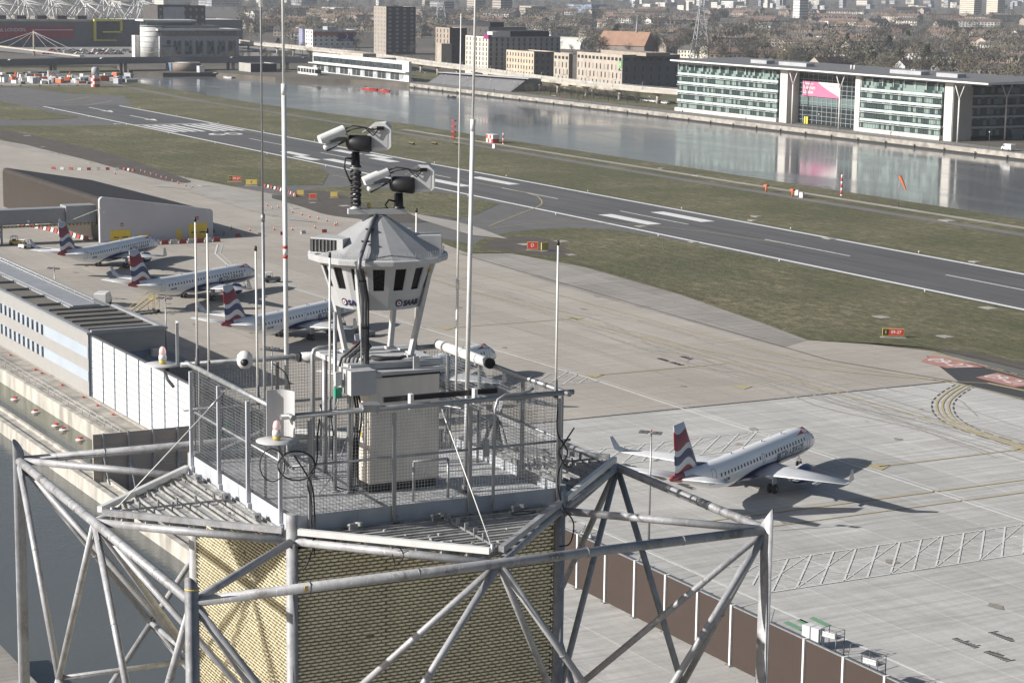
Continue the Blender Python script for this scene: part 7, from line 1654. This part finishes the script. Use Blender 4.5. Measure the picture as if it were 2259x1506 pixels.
# ---- lattice pylons
def pylon(label, x, y, h, rz):
    t = thing('electricity_pylon', label, 'pylon', (x, y, 0), rz, 'steel lattice pylons')
    def wd(z): return 5.2*(1-z/h)**1.25+0.7 if z < h*0.9 else 0.9
    for sx, sy in ((-1, -1), (1, -1), (1, 1), (-1, 1)): MB().tube([(sx*wd(h*f), sy*wd(h*f), h*f) for f in (0, .2, .4, .6, .8, 1.0)], .32, 5).build('leg', M['cool_grey_panel'], t)
    mb = MB()
    for i in range(9):
        a, b = h*i/9, h*(i+1)/9
        for s_ in (-1, 1):
            mb.tube([(-wd(a), s_*wd(a), a), (wd(b), s_*wd(b), b)], .17, 4); mb.tube([(wd(a), s_*wd(a), a), (-wd(b), s_*wd(b), b)], .17, 4)
            mb.tube([(s_*wd(a), -wd(a), a), (s_*wd(b), wd(b), b)], .17, 4); mb.tube([(s_*wd(a), wd(a), a), (s_*wd(b), -wd(b), b)], .17, 4)
    mb.build('lattice_bracing', M['cool_grey_panel'], t)
    for f, L in ((.55, 10), (.76, 11), (.94, 8)):
        for s_ in (-1, 1): MB().tube([(0, 0, h*f+1.5), (s_*L, 0, h*f), (0, 0, h*f-.3)], .2, 4).build('cross_arm', M['cool_grey_panel'], t)
pylon('tall lattice pylon standing behind the left end of the glass offices', -1254, 834, 44, R(75)); pylon('fainter lattice pylon rising in front of the distant pink blocks', *G(972, 62), 50, R(75))
# ---- church
x, y = G(1380, 122); t = thing('brick_church', 'church with a long orange tiled roof and a thin spire', 'church', (x, y, 0), R(28)); 
MB().box(-20, 20, -8, 8, 0, 7).build('wall', M['brown_brick'], t); MB().add([(-20.5, -8.8, 7), (20.5, -8.8, 7), (20.5, 8.8, 7), (-20.5, 8.8, 7), (-19, 0, 17), (20.5, 0, 17)], [(0,1,5,4), (1,2,5), (2,3,4,5), (3,0,4)]).build('roof', M['orange_tile'], t); MB().tube([(9, 0, 14), (9, 0, 28)], [1.2, .1], 8).build('spire', M['cool_grey_panel'], t)
x, y = G(1265, 108); t = thing('arched_shed', 'pale blue grey arched roof building behind the hotels', 'building', (x, y, 0), R(20)); mb = MB(); n = 14
vs = [(xx, 9*math.cos(PI*i/n), 9*math.sin(PI*i/n)) for xx in (-14, 14) for i in range(n+1)]; mb.add(vs, [(i, i+1, i+n+2, i+n+1) for i in range(n)]+[tuple(range(n+1)), tuple(range(n+1, 2*n+2))[::-1]]); mb.build('arched_roof', M['pale_render'], t); MB().box(-14.1, -14.0, -3, 3, 0, 4).build('door', M['dksteel'], t)
# ---- distant slabs and towers
def far_tower(px0, px1, pyt, pyb, lab, wm, dist_px=None, fl=0, d_=None, mat2=None):
    x, y = G((px0+px1)/2, pyb); dist = math.hypot(x, y); wdt = (px1-px0)/F*dist; h = 55.6-(dist*math.cos(0))*((pyt-(753-F*math.tan(PITCH)) - ((px0+px1)/2-1129.5)*ROLL)/F) 
    h = max(8, h); s_ = wdt/ (0.48+0.88*0.6) ; dp = s_*0.6 if d_ is None else d_
    t = thing('distant_block', lab, 'tower block' if h > 35 else 'building', (x, y, 0), R(rnd.uniform(-12, 12)), 'distant city blocks')
    sx = s_; sy = dp; n = max(3, int(h/3.2)); MB().box(-sx/2, sx/2, -sy/2, sy/2, 0, h).build('wall', M[wm], t)
    mb = MB()
    for j in range(1, n): mb.box(-sx/2-.15, sx/2+.15, -sy/2-.15, sy/2+.15, h*j/n, h*j/n+h/n*0.42)
    tag(mb.build('window_bands', M[mat2 or 'cool_grey_panel'], t), kind='stuff') if fl else MB().box(-sx/4, sx/4, -sy/4, sy/4, h+.01, h+2.5).build('plant_room', M['cool_grey_panel'], t)
    return t
far_tower(1748, 1782, -40, 57, 'very tall pale slab tower above the trees, nearest of the towers', 'off_white_panel', fl=1, mat2='cool_grey_panel'); far_tower(2120, 2160, -28, 36, 'left of the twin cream towers at the upper right', 'cream_render', fl=1, mat2='tan_brick'); far_tower(2178, 2212, -28, 38, 'right of the twin cream towers at the upper right', 'cream_render', fl=1, mat2='tan_brick')
for a in ((828, 850, -8, 14, 'white slab with blue side behind the dark tower', 'off_white_panel'), (1028, 1072, -6, 30, 'pink brick block with many windows behind the black rooftops', 'pink_brick'), (1085, 1130, -10, 36, 'taller pink and grey block in the distance', 'pink_brick'), (1145, 1205, 12, 36, 'low pink building right of the pink blocks', 'pink_brick'), (930, 950, 0, 22, 'pink end of a long dark block', 'pink_brick'), (950, 1000, 2, 34, 'dark slab behind the fainter pylon', 'slate_cladding'), (1255, 1335, 8, 28, 'blue grey glazed block with white frame among trees', 'dblue'),
          (1592, 1640, 2, 20, 'white horizontally banded block behind the main pylon', 'off_white_panel'), (640, 700, -10, 12, 'grey blocks at the top left behind the silver mast', 'cool_grey_panel'), (560, 620, -8, 16, 'white and orange block between the two left masts', 'cream_render'), (700, 820, 18, 30, 'long pale shed left of the dark tower', 'pale_render'), (330, 420, -5, 12, 'cream blocks at the top above the waterfront hotel', 'cream_render'), (430, 540, -14, 14, 'dark grey flats at the top left', 'cool_grey_panel'), (240, 300, 0, 18, 'yellowish flats behind the white masts', 'buff_brick')):
    far_tower(*a[:4], a[4], a[5], fl=1, mat2='slate_cladding' if a[5] in ('pink_brick', 'cool_grey_panel') else 'cool_grey_panel')
r_ = random.Random(44); wl = ['cool_grey_panel', 'off_white_panel', 'pale_render', 'slate_cladding', 'stone_grey', 'cream_render', 'pink_brick', 'dblue']; wn = ['grey', 'white', 'pale', 'dark', 'stone grey', 'cream', 'pinkish', 'bluish']
for i in range(95):
    px = r_.uniform(1380, 2280) if i % 3 else r_.uniform(0, 1380); pyb = r_.uniform(4, 24) if px > 1380 else r_.uniform(-6, 10); k = r_.randrange(8); wdt = r_.uniform(7, 34); hh = r_.uniform(6, 34) if wdt < 16 else r_.uniform(4, 14)
    far_tower(px, px+wdt, pyb-hh, pyb, 'hazy %s block on the distant skyline' % wn[k], wl[k], fl=1, mat2=wl[(k+3) % 8])

# ---- trees: tapered trunk, limbs and a crown of many short bare twigs
def tree_mesh(seed, h, leafy=False, n=1500):
    r_ = random.Random(seed); tr_ = MB().tube([(0, 0, 0), (r_.uniform(-.2, .2), r_.uniform(-.2, .2), h*.35), (r_.uniform(-.4, .4), r_.uniform(-.4, .4), h*.7), (0, 0, h*.92)], [h*.028, h*.02, h*.011, h*.003], 7); ends = []
    for i in range(11):
        q = r_.uniform(0, 2*PI); z0 = h*r_.uniform(.22, .6); L = h*r_.uniform(.22, .42); e = Vector((math.cos(q)*L*.8, math.sin(q)*L*.8, z0+L*r_.uniform(.5, 1.0)))
        m_ = Vector((e.x*.5, e.y*.5, z0+(e.z-z0)*.35)); tr_.tube([(0, 0, z0), m_, e], [h*.011, h*.007, h*.002], 5); ends += [m_, e, m_.lerp(e, .5)]
        for j in range(3):
            e2 = m_.lerp(e, r_.random())+Vector((r_.uniform(-1, 1), r_.uniform(-1, 1), r_.uniform(.2, 1.2)))*h*.11; tr_.tube([m_.lerp(e, .3*j), e2], [h*.005, h*.0015], 4); ends.append(e2)
    ends.append(Vector((0, 0, h*.9))); cr = MB(); s_ = h*(.020 if not leafy else .035)
    for i in range(n):
        c = r_.choice(ends); d = Vector((r_.gauss(0, 1), r_.gauss(0, 1), r_.gauss(0, .8))); p = c+d*h*(.075 if not leafy else .065)
        if p.z < h*.15: p.z = h*.2
        if leafy: p.x *= max(.25, 1.15-p.z/h); p.y *= max(.25, 1.15-p.z/h)
        a = Vector((r_.gauss(0, 1), r_.gauss(0, 1), r_.gauss(0.5, 1))).normalized()*s_*r_.uniform(1.0, 2.6); b = Vector((r_.gauss(0, 1), r_.gauss(0, 1), r_.gauss(0, 1))).normalized()*s_*(.32 if not leafy else .9)
        cr.add([p-a, p+b, p+a], [(0, 1, 2)])
    return tr_, cr
M['bark'] = mat('winter_bark', (0.10, 0.085, 0.07), 0.95, var=0.3, scale=0.6)
def twig_mat(name, c):
    k = NT(name, 0.95); inf = k.t.nodes.new('ShaderNodeObjectInfo').outputs['Random']
    col = k.mix(k.noise(k.obj, 0.5, 4), tuple(v*.7 for v in c), tuple(v*1.3 for v in c))
    col = k.mix(0.9, col, k.ramp(inf, [(0.0, (0.55, 0.55, 0.58)), (0.35, (0.95, 0.93, 0.85)), (0.6, (0.75, 0.72, 0.70)), (0.8, (1.35, 1.25, 0.95)), (1.0, (1.0, 0.9, 0.8))]), 'MULTIPLY')
    return k.out(col)
for i, c_ in enumerate(((0.118, 0.113, 0.095), (0.084, 0.081, 0.073), (0.175, 0.168, 0.128), (0.072, 0.073, 0.067))): M['twig%d' % i] = twig_mat('bare_twigs_%s' % ('brown', 'umber', 'straw', 'grey')[i], c_)
M['everg'] = mat('evergreen_needles', (0.030, 0.048, 0.026), 0.9, var=0.4, scale=0.5)
TT = []
for i in range(6):
    a, b = tree_mesh(100+i, 12.0); TT.append((a.mesh('trunk', M['bark']), [b.mesh('crown', M['twig%d' % (i % 4)])]))
a, b = tree_mesh(200, 11.0, True, 1700); TE = (a.mesh('trunk', M['bark']), b.mesh('crown', M['everg']))
def put_tree(x, y, s_, k, label, group, sx=1.0):
    t = thing('bare_tree' if k != 'e' else 'evergreen_tree', label, 'tree', (x, y, 0), r_.uniform(0, 6.28), group)
    if k == 'e': link('trunk', TE[0], t); link('crown', TE[1], t)
    else: link('trunk', TT[k][0], t); link('crown', TT[k][1][0], t)
    t.scale = (s_*sx, s_*sx, s_); return t
r_ = random.Random(55)
# near park trees between stand and offices
for i in range(26):
    px = 1135+i*11+r_.uniform(-4, 4); x, y = G(px, 203+i*1.0+r_.uniform(-3, 5)); y = max(y, 500); put_tree(x, y, r_.uniform(.35, .6), r_.randrange(6), 'young bare tree in the park strip between the sloping stand and the glass offices', 'trees in the park strip')
for i in range(30):
    x, y = G(r_.uniform(350, 690), r_.uniform(128, 136)); put_tree(x, y, r_.uniform(.4, .65), r_.randrange(6), 'bare straw coloured tree in front of the waterfront hotel and beside the viaduct', 'trees by the waterfront hotel')
cnt = 0
def cover(px, py): return px, py
def roofline(px): return 120 if px < 1493 else 132+(px-1493)*0.087
for i in range(240):
    if i % 8 == 0: px = r_.uniform(520, 1290); py = r_.uniform(40, 100)
    elif i % 8 == 4: px = r_.uniform(540, 1290); py = r_.uniform(100, 128); y_ = 1
    else:
        px = r_.uniform(1290, 2300); py = roofline(px)+4-(roofline(px)-34)*r_.random()**1.5
    x, y = G(px, py); e_ = r_.random() < 0.10
    put_tree(x, y, r_.uniform(.8, 1.45) if py < 100 or px > 1290 else r_.uniform(.5, .8), 'e' if e_ else r_.randrange(6), 'dark evergreen among the bare trees of the far suburb' if e_ else 'bare winter tree in the far suburb among the houses', 'evergreens in the suburb' if e_ else 'bare trees in the suburb', 1.15)
# the far woods that read as one mass: same twig crowns merged
def wood(name, pts, n_t):
    mb = MB(); 
    for x, y, s_ in pts:
        for k in range(n_t):
            q = r_.uniform(0, 6.28); rr_ = r_.random()**.5*5.5*s_; z = r_.random()**.7*11*s_; f_ = math.sqrt(max(.1, 1-((z-6*s_)/(6*s_))**2)) if z < 12*s_ else .2
            p = Vector((x+rr_*f_*math.cos(q), y+rr_*f_*math.sin(q), z+.8)); a = Vector((r_.gauss(0, 1), r_.gauss(0, 1), r_.gauss(.4, 1))).normalized()*1.1*s_; b = Vector((r_.gauss(0, 1), r_.gauss(0, 1), r_.gauss(0, 1))).normalized()*.55*s_
            mb.add([p-a, p+b, p+a], [(0, 1, 2)])
    return mb
for nm, m_ in (('brown', 'twig0'), ('umber', 'twig1'), ('grey', 'twig3'), ('straw', 'twig2')):
    pts = []
    for i in range(470):
        px = r_.uniform(-40, 2330); rl = roofline(px)
        if px > 1290: py = rl+2-(rl-5)*r_.random()**1.1
        else: py = 5+87*r_.random()
        if px < 525 and py > 26: continue
        x, y = G(px, py); pts.append((x, y, r_.uniform(.7, 1.35)))
    tag(wood(nm, pts, 120).build('woodland', M[m_]), kind='stuff')
# ---- houses: short terraces with pitched roofs and chimneys
HW = ['cream_render', 'brown_brick', 'pink_brick', 'tan_brick', 'off_white_panel', 'brown_brick', 'tan_brick']; HN_ = ['cream', 'brown brick', 'pink brick', 'tan brick', 'white', 'dark brick', 'tan']
HR = ['slate_tile', 'red_tile', 'brown_tile', 'slate_tile', 'red_tile', 'brown_tile']; RN = ['slate', 'red tiled', 'brown tiled', 'slate', 'red tiled', 'brown tiled']
def house_proto(L, D, h, rh, n, gable):
    w_ = MB().box(-L/2, L/2, -D/2, D/2, 0, h); w_.add([(-L/2, -D/2, h), (-L/2, D/2, h), (-L/2, 0, h+rh), (L/2, -D/2, h), (L/2, D/2, h), (L/2, 0, h+rh)], [(0, 2, 1), (3, 4, 5)])
    rf = MB().add([(-L/2-.3, -D/2-.4, h-.1), (L/2+.3, -D/2-.4, h-.1), (L/2+.3, 0, h+rh+.15), (-L/2-.3, 0, h+rh+.15), (-L/2-.3, D/2+.4, h-.1), (L/2+.3, D/2+.4, h-.1)], [(0, 1, 2, 3), (3, 2, 5, 4)])
    return w_, rf
protos = []
for L, D, h, rh in ((24, 8, 5.2, 3.2), (36, 8.5, 5.6, 3.4), (14, 8, 5.5, 3.6), (48, 9, 6.2, 3.0), (30, 10, 8.2, 2.4)):
    w_, rf = house_proto(L, D, h, rh, 0, 0); nw, nr = len(w_.f), len(rf.f)
    for fl in range(2 if h < 7 else 3):
        for i in range(int(L/3)):
            for s_ in (-1, 1): w_.box(-L/2+1+i*3, -L/2+2.3+i*3, s_*D/2-.06, s_*D/2+.06, 1+fl*2.6, 2.4+fl*2.6)
    for i in range(int(L/6)): rf.box(-L/2+3+i*6-.4, -L/2+3+i*6+.4, -.35, .35, h+rh-.8, h+rh+1.4)
    def two(mb, nm, m1, m2, n):
        me = mb.mesh(nm, M[m1]); me.materials.append(M[m2])
        for p in me.polygons:
            if p.index >= n: p.material_index = 1
        return me
    protos.append(({m_: two(w_, 'wall', m_, 'win', nw) for m_ in set(HW)}, {m_: two(rf, 'roof', m_, 'brown_brick', nr) for m_ in set(HR)}))
for i in range(290):
    px = r_.uniform(1290, 2290) if r_.random() < .72 else r_.uniform(560, 1290); py = 30+(112-30)*r_.random()**1.3
    if px < 1290: py = r_.uniform(30, 88)
    else: py = roofline(px)-2-(roofline(px)-30)*r_.random()**0.8
    x, y = G(px, py); k = r_.randrange(5); a = r_.randrange(7); b = r_.randrange(6); P_ = protos[k]
    t = thing('terraced_house_row', '%s terrace with %s roof amid the far suburb trees' % (HN_[a], RN[b]), 'houses', (x, y, 0), r_.choice((R(12), R(100), R(12), R(55)))+r_.uniform(-.1, .1), 'terraces of the far suburb')
    link('wall', P_[0][HW[a]], t); link('roof', P_[1][HR[b]], t)
    if py < 60: t.scale = (1.3, 1.3, 1.1)
# people on the promenade: distant upright figures
def person(x, y, label, c1, c2, rz):
    t = thing('person', label, 'person', (x, y, 0.05), rz, 'people on the far promenade')
    b = MB(); b.tube([(0, .10, 0), (0.02, .09, .45), (0, .07, .85)], [.06, .075, .10], 8); b.tube([(.18, -.10, 0), (.07, -.09, .45), (0, -.07, .85)], [.06, .075, .10], 8)
    b.lathe([(.16, .80), (.17, 1.0), (.15, 1.15), (.21, 1.38), (.10, 1.48), (.055, 1.50), (.055, 1.54), (.09, 1.58), (.105, 1.67), (.09, 1.76), (0, 1.80)], (0, 0, 0), 10); b.tube([(0, .22, 1.38), (.03, .26, 1.1), (.12, .25, .88)], [.05, .045, .035], 6); b.tube([(0, -.22, 1.38), (-.03, -.26, 1.1), (.05, -.25, .88)], [.05, .045, .035], 6)
    b.build('body', M[c2], t); MB().lathe([(.18, .82), (.19, 1.0), (.18, 1.2), (.225, 1.38), (.11, 1.49)], (0, 0, 0), 10).build('coat', M[c1], t)
for i, (px, py) in enumerate(((1040, 205), (1190, 222), (1260, 226), (1395, 244), (1500, 252), (1640, 268), (1800, 290), (1965, 300), (2035, 318), (740, 168), (875, 184))):
    x, y = G(px, py); y = min(max(y, 486.5), 494); c_ = ('dark', 'red', 'navy', 'orange')[i % 4]; person(x, y, 'distant person in a %s coat walking on the far promenade' % c_, {'dark': 'black', 'red': 'red', 'navy': 'navy', 'orange': 'orange'}[c_], 'slate_cladding', i*1.3)
# white van at the right end of the quay
van('white van parked on the quay at the right end of the glass offices', *G(2224, 333), R(175))
# ------------------------------------------------------------------ haze
def haze():
    m = bpy.data.materials.new('haze_air'); m.use_nodes = True; t = m.node_tree
    for n in list(t.nodes):
        if n.type == 'BSDF_PRINCIPLED': t.nodes.remove(n)
    o = [n for n in t.nodes if n.type == 'OUTPUT_MATERIAL'][0]
    v = t.nodes.new('ShaderNodeVolumePrincipled'); v.inputs['Color'].default_value = (0.80, 0.87, 1.0, 1)
    v.inputs['Density'].default_value = 0.000075; v.inputs['Anisotropy'].default_value = 0.1
    t.links.new(v.outputs[0], o.inputs['Volume'])
    h = MB().box(-12990, 4990, -890, 14990, -4.0, 165).build('haze', m); tag(h, kind='stuff')
haze()
